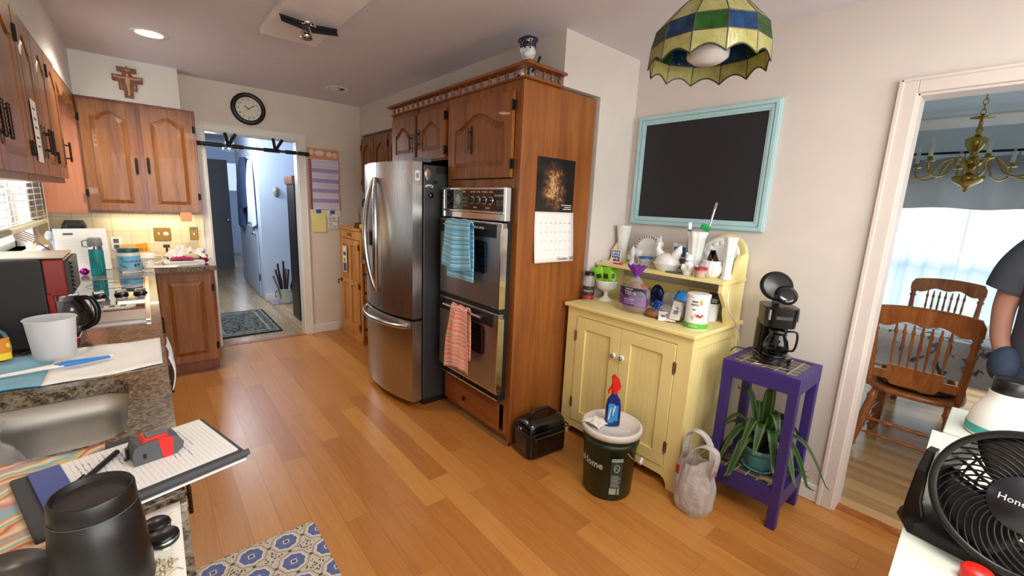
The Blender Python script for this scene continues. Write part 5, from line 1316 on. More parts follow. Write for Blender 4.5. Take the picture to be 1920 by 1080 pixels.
MB().lathe([(.035, -.004), (.05, -.002), (.052, .006), (.03, .012), (.0, .012)], n=26, M=Ml2.to_3x3(), c=Ml2.translation).lathe([(.026, -.01), (.03, -.004)], n=20, M=Ml2.to_3x3(), c=Ml2.translation).build('shower_head', M_blackg, lid, world=False)
loc(MB().box(-.016, .055, .27, .016, .075, .325), 'lid_hinge', plain('hinge_blue', '#27405F', .2))
loc(MB().tube(smooth([(-.06, .09, .03), (-.10, .10, .012), (-.15, .085, .02), (-.17, .10, -.01)]), .003, 6), 'cord', M_black)
fk = MB().tube(smooth([(2.245, .735, ZT+.004), (2.262, .70, ZT+.006), (2.27, .66, ZT+.004), (2.285, .60, ZT+.005)]), [.004]*3+[.0022]*12+[.003]*4, 6, flat=.5)
one('fork', fk, M_chrome, 'silver fork lying on the mosaic top in front of the coffee maker', 'fork')
# potted plant on the lower tier
pp = thing('potted_plant', 'striped long-leaved plant in a teal pot on the lower shelf of the purple stand', 'plant', (2.365, .685, .2))
cx, cy = 2.365, .685
M_teal_pot = plain('teal_glaze', '#5E9A9A', .3, vary=.15, vs=30, bump=.2, bs=50, coat=.3)
MB().lathe([(.062, 0), (.074, .004), (.078, .014), (.074, .014), (.06, .006), (0, .005)], (cx, cy, .199), 28).build('saucer', M_teal_pot, pp)
MB().lathe([(.052, 0), (.055, .004), (.072, .07), (.074, .085), (.08, .088), (.081, .112), (.074, .113), (.07, .09), (.0, .09)], (cx, cy, .206), 30).build('pot', M_teal_pot, pp)
MB().lathe([(.0, .004), (.07, .0)], (cx, cy, .30), 20, cap=False).build('soil', plain('soil', '#2A1D14', .95, vary=.4, vs=60), pp)
def leafmat():
    t = NT('striped_leaf'); u = t.xyz(t.co('UV')); d = t.math('ABSOLUTE', t.math('SUBTRACT', u[0], .5))
    n = t.noise(t.co(), 30, 2)
    f = t.math('ADD', d, t.math('MULTIPLY', n, .06))
    return t.bsdf(t.ramp(f, [(.06, '#2A4A1C'), (.2, '#1F3A16'), (.38, '#55793A'), (.46, '#243F1A')]), .38)
M_leaf = leafmat()
rn = random.Random(21)
specs = [(175, .24, .27, 1.1), (150, .27, .18, 1.3), (215, .22, .20, 1.1), (240, .25, .16, 1.1), (262, .28, .10, 1.2), (288, .27, .08, 1.3), (120, .26, .22, 1.2), (30, .2, .28, .9), (80, .17, .34, .5), (200, .10, .38, .2), (318, .34, .17, .8), (345, .18, .24, .9), (168, .30, .10, 1.3), (250, .18, .2, 1.2), (302, .33, .0, 1.3), (100, .30, .12, 1.3), (190, .22, .24, 1.0), (222, .15, .3, .8), (135, .30, .06, 1.4), (275, .33, .15, 1.2)]
for az, reach, rise, droop in specs:
    a = R(az); reach *= .92
    if -80 < ((az+180) % 360-180) < 80: reach = min(reach, .215)
    def lf(u, v):
        s = v; r = .012+reach*s; z = .31+rise*s*1.15+.10*math.sin(PI*min(1, s*1.1))-droop*.16*s*s*1.4
        w = .030*(math.sin(PI*min(.995, .06+s*.94))**.6)*(1.05-.4*s); q = (u-.5)*2
        return Vector((cx+r*math.cos(a)-q*w*math.sin(a), cy+r*math.sin(a)+q*w*math.cos(a), max(.225, z-.010*q*q+.012*abs(q))))
    MB().grid(lf, 4, 14).build('leaf', M_leaf, pp)
MB().tube([(cx, cy, .30), (cx+.004, cy, .42), (cx, cy+.004, .52)], [.012, .009, .004], 8).build('stem', plain('stem_green', '#3B5B28', .6), pp)
dl_ = MB().grid(lambda u, v: Vector((2.265+.03*(u-.5)+.02*v, .635-.075*v, .1985+.012*math.sin(PI*u)+.006*math.sin(5*v))), 6, 8)
one('dry_leaf', dl_, plain('dry_leaf', '#B79A78', .8), 'dry fallen leaf on the lower mosaic shelf of the stand', 'leaf', solid=.001)

# ------------------------------------------------------------------ kitchen mat
def matmat():
    t = NT('patterned_mat'); u = t.xyz(t.co()); P = .1325
    def cell(off):
        fx = t.math('SUBTRACT', t.math('FRACT', t.math('ADD', t.math('DIVIDE', u[0], P), off)), .5); fy = t.math('SUBTRACT', t.math('FRACT', t.math('ADD', t.math('DIVIDE', u[1], P), off)), .5)
        r = t.math('SQRT', t.math('ADD', t.math('MULTIPLY', fx, fx), t.math('MULTIPLY', fy, fy))); a = t.math('ARCTAN2', fy, fx); return r, a, fx, fy
    r, a, fx, fy = cell(0.0)
    pet = t.math('MULTIPLY_ADD', t.math('ABSOLUTE', t.math('COSINE', t.math('MULTIPLY', a, 4.0))), .035, .325)
    rr = t.math('SUBTRACT', r, pet)
    line = t.math('GREATER_THAN', t.math('SINE', t.math('MULTIPLY', a, 40.0)), .3)
    blue = t.mix(t.math('MULTIPLY', line, t.math('GREATER_THAN', r, .17)), '#5F6BA0', '#4A5388')
    col = t.mix(t.math('LESS_THAN', rr, .0), '#CFC2AC', '#E9E3D6')        # white rim then base
    ringg = t.math('COMPARE', rr, .09, .022); col = t.mix(ringg, col, '#9B9083')
    col = t.mix(t.math('LESS_THAN', rr, -.03), col, blue)
    sq = t.math('MAXIMUM', t.math('ABSOLUTE', fx), t.math('ABSOLUTE', fy))
    col = t.mix(t.math('LESS_THAN', sq, .085), col, '#E9E3D6'); col = t.mix(t.math('LESS_THAN', sq, .06), col, '#4A4558')
    r2, a2, gx, gy = cell(.5)
    vor = t.n('TexVoronoi', feature='F1'); t.put(vor, 'Vector', t.co()); vor.inputs['Scale'].default_value = 95
    sp = t.math('MULTIPLY', t.math('LESS_THAN', vor.outputs['Distance'], .42), t.math('LESS_THAN', t.math('ADD', r2, t.math('MULTIPLY', t.math('COSINE', t.math('MULTIPLY', a2, 4.0)), -.06)), .235))
    col = t.mix(sp, col, '#4B4048')
    e = t.math('LESS_THAN', t.math('SQRT', t.math('ADD', t.math('POWER', t.math('SUBTRACT', t.math('ABSOLUTE', fx), .5), 2.0), t.math('POWER', fy, 2.0))), .055)
    e2 = t.math('LESS_THAN', t.math('SQRT', t.math('ADD', t.math('POWER', t.math('SUBTRACT', t.math('ABSOLUTE', fy), .5), 2.0), t.math('POWER', fx, 2.0))), .055)
    col = t.mix(t.math('MAXIMUM', e, e2), col, '#4B4650')
    return t.bsdf(col, .6)
po = rrect(0, 0, .45, .75, .03, 6)
b = MB().ring([[Vector((x+.022, y+1.158, z)) for x, y in po] for z in (.0005, .012)], 0, False)
mo = one('kitchen_mat', b, matmat(), 'kitchen mat with blue flower tile pattern on the floor at the counter', 'mat', (.341-.066, 1.845-.066-.53, 0), bevel=.004)

# ------------------------------------------------------------------ white counter at the right, fan and jug
wc = thing('white_counter', 'pale white topped counter at the right edge carrying the black fan', 'counter', (1.17, -.35, 0))
M_wtop = plain('white_laminate', '#C6CCC0', .4)
tp = MB(); tp.prism([(.6, .035), (1.745, .066), (1.745, -.75), (.6, -.75)], .868, .90, Matrix(((1, 0, 0, 0), (0, 0, 1, 0), (0, 1, 0, 0), (0, 0, 0, 1))))
tp.build('top', M_wtop, wc, .003)
MB().box(.64, -.72, .0, 1.72, .01, .867).build('body', M_white, wc)
w2 = thing('white_cart', 'narrow white topped cabinet beyond the fan counter near the doorway', 'cabinet', (1.9, -.35, 0))
MB().box(1.765, -.74, .872, 2.035, .045, .90).build('top', M_wtop, w2, .003)
MB().box(1.775, -.73, 0, 2.025, .03, .872).build('body', M_white, w2)
# desk fan
fn_ = thing('desk_fan', 'black round turbo desk fan with swirling grille on the white counter', 'fan', (1.10, -.09, .90))
fd = Vector((-.93, .16, .36)).normalized(); up_ = Vector((0, 0, 1)); fx_ = up_.cross(fd).normalized(); fu = fd.cross(fx_)
FC = Vector((1.100, -.090, 1.040))
MF = Matrix(((fx_.x, fu.x, fd.x, FC.x), (fx_.y, fu.y, fd.y, FC.y), (fx_.z, fu.z, fd.z, FC.z), (0, 0, 0, 1)))
def fb(b, name, m, par=None, **k): return MB().merge(b, MF).build(name, m, par or fn_, **k)
RF = .124
sh = fb(MB().lathe([(RF-.012, .0), (RF-.004, .006), (RF, .0), (RF+.002, -.012), (RF-.004, -.05), (RF-.016, -.085), (RF-.022, -.085), (RF-.011, -.05), (RF-.012, .0)], n=64, cap=False), 'shroud', M_black)
b = MB()
for k in range(38):
    a0 = 2*PI*k/38; P = []
    for i in range(9):
        t = i/8; r = .046+(RF-.012-.046)*t; a = a0+.80*t**1.15
        P.append((r*math.cos(a), r*math.sin(a), .014*math.sin(PI*(.45+.55*t))-.004))
    b.tube(P, .0019, 5)
fb(b, 'grille', M_black, sh)['kind'] = 'stuff'
hb = fb(MB().lathe([(.048, -.004), (.05, .004), (.046, .013), (.0, .016)], n=32), 'hub', plain('hub_grey', '#22242A', .35), sh)
tb = text_mb('Honeywell', .0155, Matrix.Identity(4), .0003)
fb(MB().merge(tb, T(0, .001, .0165) @ RX(-90) @ RY(0)), 'lettering', M_whitep, hb)
bl_ = MB()
for k in range(3):
    a0 = 2*PI*k/3
    bl_.grid(lambda u, v: Vector(((.02+.10*v)*math.cos(a0+(u-.5)*1.5-.5*v), (.02+.10*v)*math.sin(a0+(u-.5)*1.5-.5*v), -.04+.022*(u-.5)*2*(.6+.4*v))), 8, 6)
fb(bl_, 'blades', plain('blade_black', '#121214', .3), fn_, solid=.002)
b = MB()
for k in range(30):
    a = 2*PI*k/30; b.tube([(r*math.cos(a-r*3), r*math.sin(a-r*3), -.085) for r in (.035, .07, .118)], .0028, 4)
for r in (.055, .075, .095): b.tube([(r*math.cos(2*PI*i/40), r*math.sin(2*PI*i/40), -.085) for i in range(40)], .002, 4, closed=True)
b.lathe([(.038, -.075), (.038, -.088), (.034, -.11), (0, -.112)], n=24)
fb(b, 'back_grille', M_black, sh)
# stand: base plate with two arms
ax = Vector((fx_.x, fx_.y, 0)).normalized(); dp_ = Vector((-ax.y, ax.x, 0))
if dp_.dot(fd) < 0: dp_ = -dp_
def B_(x, y, z): p = Vector((FC.x, FC.y, .9)) + ax*x + dp_*y; return Vector((p.x, p.y, .9+z))
b = MB(); po = [(-.165, -.035), (-.13, .02), (.13, .02), (.165, -.035), (.14, -.12), (-.14, -.12)]
b.ring([[B_(x, y, .001) for x, y in po], [B_(x*.98, y*.95, .02) for x, y in po], [B_(x*.85, y*.7-.01, .03) for x, y in po]], 0, False)
bs = b.build('base', M_blackm, fn_, .006)
for s in (-1, 1):
    b = MB(); lo = []
    for x, y, z, w, h in ((.132, -.055, .012, .04, .10), (.138, -.05, .06, .024, .085), (.138, -.045, .12, .018, .06), (.136, -.045, .16, .014, .03)):
        lo.append([B_(s*(x+dx*w/2), y+dy*h/2, z) for dx, dy in ((-1, -1), (1, -1), (1, 1), (-1, 1))])
    b.ring(lo if s > 0 else [l[::-1] for l in lo], 0, False); b.build('arm', M_black, bs, .004)
rc = MB().lathe([(.02, 0), (.021, .004), (.021, .022), (.018, .026), (.0, .027)], (1.038, -.055, .9), 24)
one('bottle_cap', rc, M_red, 'red bottle cap on the white counter in front of the fan', 'cap')
jg = thing('jug', 'white plastic jug with black cap and teal band on the white cabinet behind the fan', 'jug', (1.856, -.062, .90))
MB().lathe([(.066, 0), (.07, .006), (.07, .03), (.062, .075), (.048, .10), (.04, .125), (.04, .135)], (1.856, -.062, .901), 32).build('body', M_whitep, jg)
MB().lathe([(.0706, .008), (.0706, .032)], (1.856, -.062, .901), 32, cap=False).build('teal_band', plain('teal_band', '#3FA79A', .5), jg)
MB().lathe([(.036, 0), (.038, .004), (.038, .04), (.034, .044), (.03, .038), (.0, .036)], (1.856, -.062, 1.035), 28).build('cap', M_black, jg)

# ------------------------------------------------------------------ dining room
rd = thing('curtain_rod', 'black metal curtain rod across the dining room window', 'curtain rod', (5.8, -.6, 2.16))
MB().cyl((5.80, -2.35, 2.17), (5.80, 1.25, 2.17), .011, n=10).build('pole', M_iron, rd)
for y in (1.27, -2.37): MB().ell((5.8, y, 2.17), .025, 12, 8).build('finial', M_iron, rd)
for k in range(11): MB().tube([(5.80+.016*math.cos(t), -2.2+k*.33, 2.165+.018*math.sin(t)) for t in [2*PI*i/14 for i in range(14)]], .0022, 6, closed=True).tube([(5.8, -2.2+k*.33, 2.147), (5.79, -2.2+k*.33, 2.125)], .003, 6).build('ring', M_iron, rd)
M_val = translucent('grey_valance_cloth', '#8C8B89', .15)
b = MB().grid(lambda u, v: Vector((5.775+.022*math.sin(u*PI*22+1.3*v), 1.22-3.5*u, 1.66+.47*v-.030*(1-abs(math.cos(PI*(u*3.5+.28)/.33*.33*3.03)))*v+.008*math.sin(u*40)*(1-v))), 120, 10)
one('valance', b, M_val, 'grey gathered valance hanging along the dining room window top', 'valance')
M_sheer = translucent('white_sheer', '#D3E2E8', .5, .4)
for k, (a, e, lab) in enumerate(((1.2, .33, 'left sheer white curtain in the dining room window'), (.32, -2.3, 'wide sheer white curtain right of the window parting in the dining room'))):
    n_ = 60 if k == 0 else 160
    b = MB().grid(lambda u, v: Vector((5.84+.016*math.sin((a+(e-a)*u)*40)+.006*math.sin((a+(e-a)*u)*97), a+(e-a)*u, .04+2.08*v)), n_, 4)
    one('curtain', b, M_sheer, lab, 'curtain')
def turned(p0, p1, r, beads=(), n=12, steps=26):
    """turned wooden rod between two points with bead rings"""
    p0, p1 = Vector(p0), Vector(p1); P = []; rs = []
    for i in range(steps+1):
        t = i/steps; q = r*(.72+.42*math.sin(PI*t))
        for c, w, h in beads: q += r*h*math.exp(-((t-c)/w)**2)
        P.append(p0.lerp(p1, t)); rs.append(q)
    return MB().tube(P, rs, n)
def camo(name, cs):
    t = NT(name); o = t.co(); n = t.noise(o, 9, 2, .5, .6); return t.bsdf(t.ramp(n, cs, 'CONSTANT'), .9)
M_camo = camo('camo_cloth', [(0, '#23261F'), (.43, '#4C5142'), (.52, '#8A8C79'), (.58, '#2D3029')])
M_floral = camo('floral_cloth', [(0, '#5D5270'), (.36, '#8E8796'), (.40, '#E6E4E4'), (.5, '#EDEBEA'), (.62, '#DCDADC'), (.66, '#5F6660')])
def chair(loc_, rz, lab):
    c = thing('dining_chair', lab, 'chair', loc_, rz)     # local: faces +x, back at x=-.2
    L_ = dict(world=False)
    st = MB(); lo = []
    for s, z in ((.94, .43), (1, .437), (1, .455), (.96, .463)):
        lo.append([Vector((.025+.235*s*(abs(math.cos(t))**.7)*(1 if math.cos(t) > 0 else -1), .235*s*(abs(math.sin(t))**.7)*(1 if math.sin(t) > 0 else -1), z)) for t in [2*PI*i/36 for i in range(36)]])
    st.ring(lo); st.build('seat', M_oak, c, **L_)
    MB().ell((.03, 0, .485), (.205, .20, .028), 24, 10).build('cushion', M_camo, c, **L_)
    for s in (-1, 1):
        turned((-.175, s*.205, .455), (-.27, s*.222, .92), .017, ((.1, .02, .6), (.2, .015, .5), (.5, .015, .5), (.85, .02, .6), (.92, .015, .6))).build('back_post', M_oak, c, **L_)
        turned((-.13, s*.17, .44), (-.20, s*.235, 0), .022, ((.15, .03, .4), (.55, .02, .4), (.62, .015, .4), (.93, .02, .5))).build('leg', M_oak, c, **L_)
        turned((.19, s*.16, .44), (.235, s*.20, 0), .022, ((.15, .03, .4), (.55, .02, .4), (.62, .015, .4), (.93, .02, .5))).build('leg', M_oak, c, **L_)
        turned((-.175, s*.21, .15), (.225, s*.19, .15), .010, ((.5, .05, .6),)).build('stretcher', M_oak, c, **L_)
        turned((-.16, s*.20, .24), (.21, s*.18, .24), .009).build('stretcher', M_oak, c, **L_)
    turned((-.16, -.20, .22), (-.16, .20, .22), .010, ((.3, .03, .6), (.7, .03, .6))).build('stretcher', M_oak, c, **L_)
    turned((-.185, -.215, .13), (-.185, .215, .13), .008).build('stretcher', M_oak, c, **L_)
    # crest rail with shaped lower edge
    n = 24; pts = []
    for i in range(n+1): t = i/n; pts.append((-.245+.49*t, .985+.035*math.sin(PI*t)**.6-(.0 if 0 < t < 1 else .03)))
    low = []
    for i in range(n+1): t = 1-i/n; low.append((-.245+.49*t, .90-.018*math.cos(2*PI*t*1.0)+.012*math.cos(6*PI*t)-.0))
    cr = MB().prism(pts+low, -.011, .011)
    for p in cr.v: p.y += .012*(1-(p.x/.245)**2)
    MB().merge(cr, T(-.135, 0, .012) @ RZ(90) @ RX(-8)).build('crest_rail', M_oak, c, **L_)
    po = [(-.2, .53), (-.12, .53), (-.1, .50), (.1, .50), (.12, .53), (.2, .53), (.2, .585), (.13, .585), (.13, .63), (-.13, .63), (-.13, .585), (-.2, .585)]
    MB().merge(MB().prism(po, -.008, .008), T(-.125, 0, .006) @ RZ(90) @ RX(-8)).build('splat_rail', M_oak, c, **L_)
    for k in range(7):
        y = -.115+k*.0383
        turned((-.213, y, .625), (-.262, y*1.05, .905), .0065, ((.5, .05, .3), (.82, .03, .9), (.9, .02, .3)), 8).build('spindle', M_oak, c, **L_)
    return c
chair((3.72, .265, 0), 0, 'oak spindle-back dining chair nearest the doorway')
chair((5.245, .33, 0), PI, 'oak spindle-back dining chair across the table by the curtains')
chair((3.72, -.66, 0), 0, 'oak dining chair with camouflage cushion partly behind the standing person')
tb_ = thing('dining_table', 'dining table under a floral cloth in the next room', 'table', (4.5, -.2, 0))
MB().box(4.02, -1.0, .715, 4.94, .56, .745).build('tabletop', M_oak, tb_)
for x in (4.12, 4.84):
    for y in (-.9, .46): turned((x, y, .715), (x, y, 0), .03, ((.2, .03, .5), (.6, .03, .5)), 12).build('leg', M_oak, tb_)
b = MB().box(4.005, -1.015, .747, 4.955, .575, .752)
n = 90; per = rrect(4.005, -1.015, 4.955, .575, .02, 4)
def pcurve(poly, n):
    L = [0]
    for i in range(len(poly)): L.append(L[-1]+math.dist(poly[i], poly[(i+1) % len(poly)]))
    o = []
    for k in range(n):
        d = L[-1]*k/n; i = max(j for j in range(len(poly)) if L[j] <= d+1e-9); t = (d-L[i])/max(1e-9, L[i+1]-L[i]); a, c = poly[i], poly[(i+1) % len(poly)]
        o.append((a[0]+(c[0]-a[0])*t, a[1]+(c[1]-a[1])*t))
    return o
pr = pcurve(per, 120)
b.grid(lambda u, v: Vector((4.48+(pr[int(round(u*120)) % 120][0]-4.48)*(1+.012*v*(1+math.sin(u*120*.9))), -.22+(pr[int(round(u*120)) % 120][1]+.22)*(1+.010*v*(1+math.sin(u*120*.9))), .750-.26*v)), 120, 5, cu=True)
one('tablecloth', b, M_floral, 'white floral cloth draped over the dining table', 'tablecloth')
# chandelier
cx, cy = 4.47, .30
cn = thing('chandelier', 'polished brass candle chandelier hanging in the dining room', 'chandelier', (cx, cy, 1.74))
MB().lathe([(.002, 0), (.012, .006), (.012, .018), (.006, .026), (.03, .045), (.075, .075), (.085, .105), (.075, .115), (.03, .125), (.018, .14), (.022, .165), (.045, .185), (.06, .205), (.05, .225), (.03, .235), (.016, .26), (.03, .285), (.05, .32), (.06, .36), (.045, .375), (.02, .385), (.013, .41), (.022, .425), (.012, .44), (.009, .50), (.06, .505), (.06, .508), (.008, .512), (.006, .53), (0, .531)], (cx, cy, 1.74), 28).build('stem', M_brass, cn)
M_candle = plain('candle_sleeve', '#DAD7CB', .5)
for k in range(8):
    a = 2*PI*k/8+.25; ca, sa = math.cos(a), math.sin(a)
    rr_ = .36
    P = smooth([(cx+.05*ca, cy+.05*sa, 1.945), (cx+.11*ca, cy+.11*sa, 1.975), (cx+.16*ca, cy+.16*sa, 1.93), (cx+.2*ca, cy+.2*sa, 1.86), (cx+.28*ca, cy+.28*sa, 1.835), (cx+.35*ca, cy+.35*sa, 1.87), (cx+rr_*ca, cy+rr_*sa, 1.93)])
    am = MB().tube(P, .0065, 8).build('arm', M_brass, cn)
    q = (cx+rr_*ca, cy+rr_*sa, 1.93)
    MB().lathe([(.012, 0), (.034, .006), (.034, .010), (.014, .012), (.015, .035), (0, .036)], q, 18).build('drip_pan', M_brass, am)
    MB().lathe([(.0125, 0), (.0125, .085), (0, .086)], (q[0], q[1], q[2]+.03), 12).build('candle', M_candle, am)
    MB().lathe([(.006, 0), (.013, .02), (.010, .04), (.001, .06)], (q[0], q[1], q[2]+.116), 10).build('bulb', M_pet, am)
b = MB()
for k in range(7):
    z = 2.265+k*.034
    b.tube([(cx+(.012*math.cos(t) if k % 2 else 0), cy+(0 if k % 2 else .012*math.cos(t)), z+.016+.022*math.sin(t)) for t in [2*PI*i/14 for i in range(14)]], .0028, 6, closed=True)
b.build('chain', M_brass, cn)
MB().lathe([(.06, 0), (.055, -.012), (.015, -.03), (0, -.031)], (cx, cy, H-.0005), 20).build('ceiling_canopy', M_brass, cn)

# ------------------------------------------------------------------ person standing in the dining doorway
pe = thing('person', 'person in a dark blue t-shirt standing with hand in pocket beyond the doorway', 'person', (3.17, -.26, 0))
px, py = 3.17, -.26
# body: one continuous skinned figure, facing the kitchen (-x)
bm = [(0, 0, .97), (0, 0, 1.12), (-.01, 0, 1.28), (-.01, 0, 1.42), (-.005, 0, 1.53), (-.015, 0, 1.60), (-.02, 0, 1.68), (-.01, 0, 1.77)]
rad = [.135, .13, .14, .13, .06, .075, .095, .075]
E = [(i, i+1) for i in range(7)]
def limb(start, pts, rs):
    p = start
    for q, r_ in zip(pts, rs): bm.append(q); rad.append(r_); E.append((p, len(bm)-1)); p = len(bm)-1
    return p
for s in (1, -1):
    e = limb(3, [(0, s*.17, 1.43), (.015, s*.225, 1.28), (.02, s*.245, 1.12), (-.02, s*.235, .98), (-.05, s*.205, .88)], [.07, .055, .045, .038, .032])
    h = len(bm)-1
    for k in range(4): limb(h, [(-.07-.012*k, s*(.20-.006*k), .83), (-.075-.014*k, s*(.19-.006*k), .79-.006*(1.5-abs(k-1.5)))], [.011, .009])
    limb(h, [(-.095, s*.19, .865), (-.11, s*.175, .84)], [.012, .009])
    limb(0, [(0, s*.095, .86), (-.005, s*.105, .50), (.01, s*.11, .10), (-.06, s*.115, .045), (-.13, s*.12, .035)], [.095, .065, .045, .04, .03])
me = bpy.data.meshes.new('body'); me.from_pydata(bm, E, []); me.materials.append(M_skin)
bo = bpy.data.objects.new('body', me); COL.objects.link(bo); bo.parent = pe
sm = bo.modifiers.new('Skin', 'SKIN'); sm.use_smooth_shade = True
for i, v_ in enumerate(me.skin_vertices[0].data): v_.radius = (rad[i], rad[i]); v_.use_root = (i == 0)
sb_ = bo.modifiers.new('Subsurf', 'SUBSURF'); sb_.levels = 2; sb_.render_levels = 2
M_tee = plain('navy_tee', '#454B55', .9, vary=.12, bump=.2, bs=35); M_jean = plain('denim', '#3A4A60', .9, vary=.15, vs=25); M_hair = plain('brown_hair', '#3A2A1E', .7)
def oval(cx, cy, rx, ry, z, n=28, tilt=0): return [Vector((px+cx+rx*math.cos(t), py+cy+ry*math.sin(t), z+tilt*math.sin(t))) for t in [2*PI*i/n for i in range(n)]]
b = MB().ring([oval(0, 0, .125, .195, .86), oval(0, 0, .135, .20, .88), oval(0, 0, .138, .195, 1.05), oval(0, 0, .142, .20, 1.22), oval(-.01, 0, .145, .215, 1.36), oval(-.005, 0, .12, .205, 1.45), oval(0, 0, .09, .15, 1.505), oval(0, 0, .075, .085, 1.535)], 0, True, False, False)
for s in (1, -1):
    lo = []
    for cx_, cy_, cz_, r_ in ((0, .12, 1.43, .085), (0, .185, 1.425, .082), (.005, .225, 1.34, .076), (.012, .25, 1.25, .070), (.015, .260, 1.20, .068)):
        d = Vector((0, .35, -1)).normalized() if cy_ > .2 else Vector((0, 1, -.35)).normalized(); a1 = Vector((1, 0, 0)); a2 = d.cross(a1)
        lo.append([Vector((px+cx_, py+s*cy_, cz_))+(a1*math.cos(t)+Vector((a2.x, s*a2.y, a2.z))*math.sin(t))*r_ for t in [2*PI*i/20 for i in range(20)]])
    b.ring(lo if s > 0 else [l[::-1] for l in lo], 0, True, False, False)
b.build('t_shirt', M_tee, pe, solid=.006, sub=2)
b = MB().ring([oval(0, 0, .128, .185, .98), oval(0, 0, .135, .19, .90), oval(0, 0, .13, .185, .82)], 0, True, False, False)
for s in (1, -1):
    lo = []
    for cx_, cy_, cz_, r_ in ((0, .092, .86, .108), (0, .10, .7, .095), (-.004, .105, .5, .078), (.006, .11, .3, .07), (.008, .11, .06, .068)):
        lo.append([Vector((px+cx_+r_*math.cos(t), py+s*cy_+r_*math.sin(t), cz_)) for t in [2*PI*i/20 for i in range(20)]])
    b.ring(lo[::-1], 0, True, False, False)
    b.ell((px-.062, py+s*.198, .855), (.082, .058, .092), 14, 10)
b.build('jeans', M_jean, pe, sub=1)
for s in (1, -1):
    MB().ell((px-.05, py+s*.115, .04), (.13, .048, .045), 16, 10).box(px-.17, py+s*.115-.045, .0, px+.075, py+s*.115+.045, .02).build('shoe', M_blackm, pe)
b = MB().ell((px-.0, py, 1.715), (.108, .092, .10), 20, 12)
b.build('hair', M_hair, pe)
b = MB().ell((px-.105, py, 1.655), (.022, .014, .022), 10, 8)
b.build('nose', M_skin, pe)
b = MB()
for s in (1, -1): b.ell((px-.095, py+s*.034, 1.675), (.012, .014, .009), 10, 6)
b.build('eyes', M_blackg, pe)
MB().ell((px-.095, py, 1.612), (.012, .026, .007), 12, 6).build('mouth', plain('lips', '#8E5247', .5), pe)
for s in (1, -1): MB().ell((px-.01, py+s*.092, 1.655), (.018, .01, .03), 10, 6).build('ear', M_skin, pe)
# ------------------------------------------------------------------ left counter: cooktop and things
CZ = .9142
ck = thing('cooktop', 'glossy black glass cooktop with steel edges set on the granite counter', 'cooktop', (-.30, 3.1, CZ))
M_cglass = plain('cooktop_glass', '#0C0D10', .03, coat=1.0, spec=1.0)
MB().box(-.585, 2.72, CZ, -.045, 3.74, CZ+.011).build('glass_top', M_cglass, ck, .002)
b = MB().box(-.60, 2.50, CZ, -.025, 2.54, CZ+.006)
b.prism([(2.53, .001), (2.72, .001), (2.72, .0135), (2.70, .0135), (2.535, .008)], -.60, -.045, Matrix(((0, 1, 0, 0), (1, 0, 0, 0), (0, 0, 1, CZ), (0, 0, 0, 1))))
b.build('steel_edge', M_steelh, ck)
MB().box(-.045, 2.50, CZ, -.025, 3.76, CZ+.013).build('bright_edge', plain('bright_trim', '#E2E0DC', .15, .9), ck, .002)
MB().box(-.60, 3.74, CZ, -.045, 3.76, CZ+.013).build('steel_edge', M_steelh, ck, .002)
vg = MB().prism(rrect(-.40, 2.80, -.08, 2.865, .03, 5), CZ+.011, CZ+.016, Matrix(((1, 0, 0, 0), (0, 0, 1, 0), (0, 1, 0, 0), (0, 0, 0, 1)))).build('vent', plain('vent_white', '#CFCDC9', .3), ck)
b = MB()
for k in range(7): b.box(-.385+k*.041, 2.815, CZ+.0162, -.363+k*.041, 2.85, CZ+.0168)
b.build('vent_slots', M_black, vg)
for x in (-.335, -.235, -.145, -.065):
    k_ = MB().lathe([(.03, 0), (.032, .004), (.028, .012), (.0, .013)], (x, 3.16, CZ+.011), 22).build('knob', M_black, ck)
    MB().obox(T(x, 3.16, CZ+.032) @ RZ(20), .05, .014, .018).build('knob_grip', M_chrome, k_, .004)
for x, y, r in ((-.45, 3.05, .10), (-.2, 3.5, .11), (-.45, 3.5, .085)): MB().tube([(x+r*math.cos(t), y+r*math.sin(t), CZ+.0113) for t in [2*PI*i/40 for i in range(40)]], .0012, 4, closed=True).build('burner_ring', M_grey, ck)

# near coffee maker, side on
cm = thing('coffee_maker', 'black and red coffee maker on the granite counter beside the measuring cup', 'coffee maker', (-.42, 2.36, CZ))
y0, y1 = 2.225, 2.48
MB().box(-.63, y0, CZ, -.30, y1, 1.245).build('body', M_blackm, cm, .012)
M_rgloss = plain('red_gloss', '#7A0F16', .2, coat=.4)
MB().box(-.305, y0+.01, 1.105, -.245, y1-.01, 1.243).box(-.302, y0+.001, .95, -.282, y0+.03, 1.12).build('red_panel', M_rgloss, cm, .006)
b = MB().box(-.247, y0+.012, 1.11, -.232, y1-.012, 1.238)
for k in range(7): b.ell((-.23, y0+.03, 1.125+k*.017), (.006, .02, .006), 8, 6)
b.build('front_panel', M_black, cm, .004)
MB().box(-.62, y0+.01, 1.245, -.245, y1-.01, 1.252).build('top_lid', plain('lid_reflection', '#B8B3AB', .25), cm, .003)  # pale colour stands in for a reflection on the black top
MB().box(-.302, y0+.01, CZ, -.235, y1-.01, .945).build('base', M_rgloss, cm, .006)
g = MB().lathe([(.05, 0), (.068, .02), (.07, .06), (.055, .10), (.045, .125)], (-.30+.035, y0+.127, .947), 24, cap=False).build('carafe', glass('carafe_glass', '#5A5A60', .03), cm)
MB().tube(smooth([(-.235, y0+.06, 1.085), (-.195, y0+.045, 1.085), (-.178, y0+.04, 1.04), (-.188, y0+.042, .99), (-.225, y0+.055, .965)]), .013, 10, flat=.7).build('carafe_handle', M_black, g)

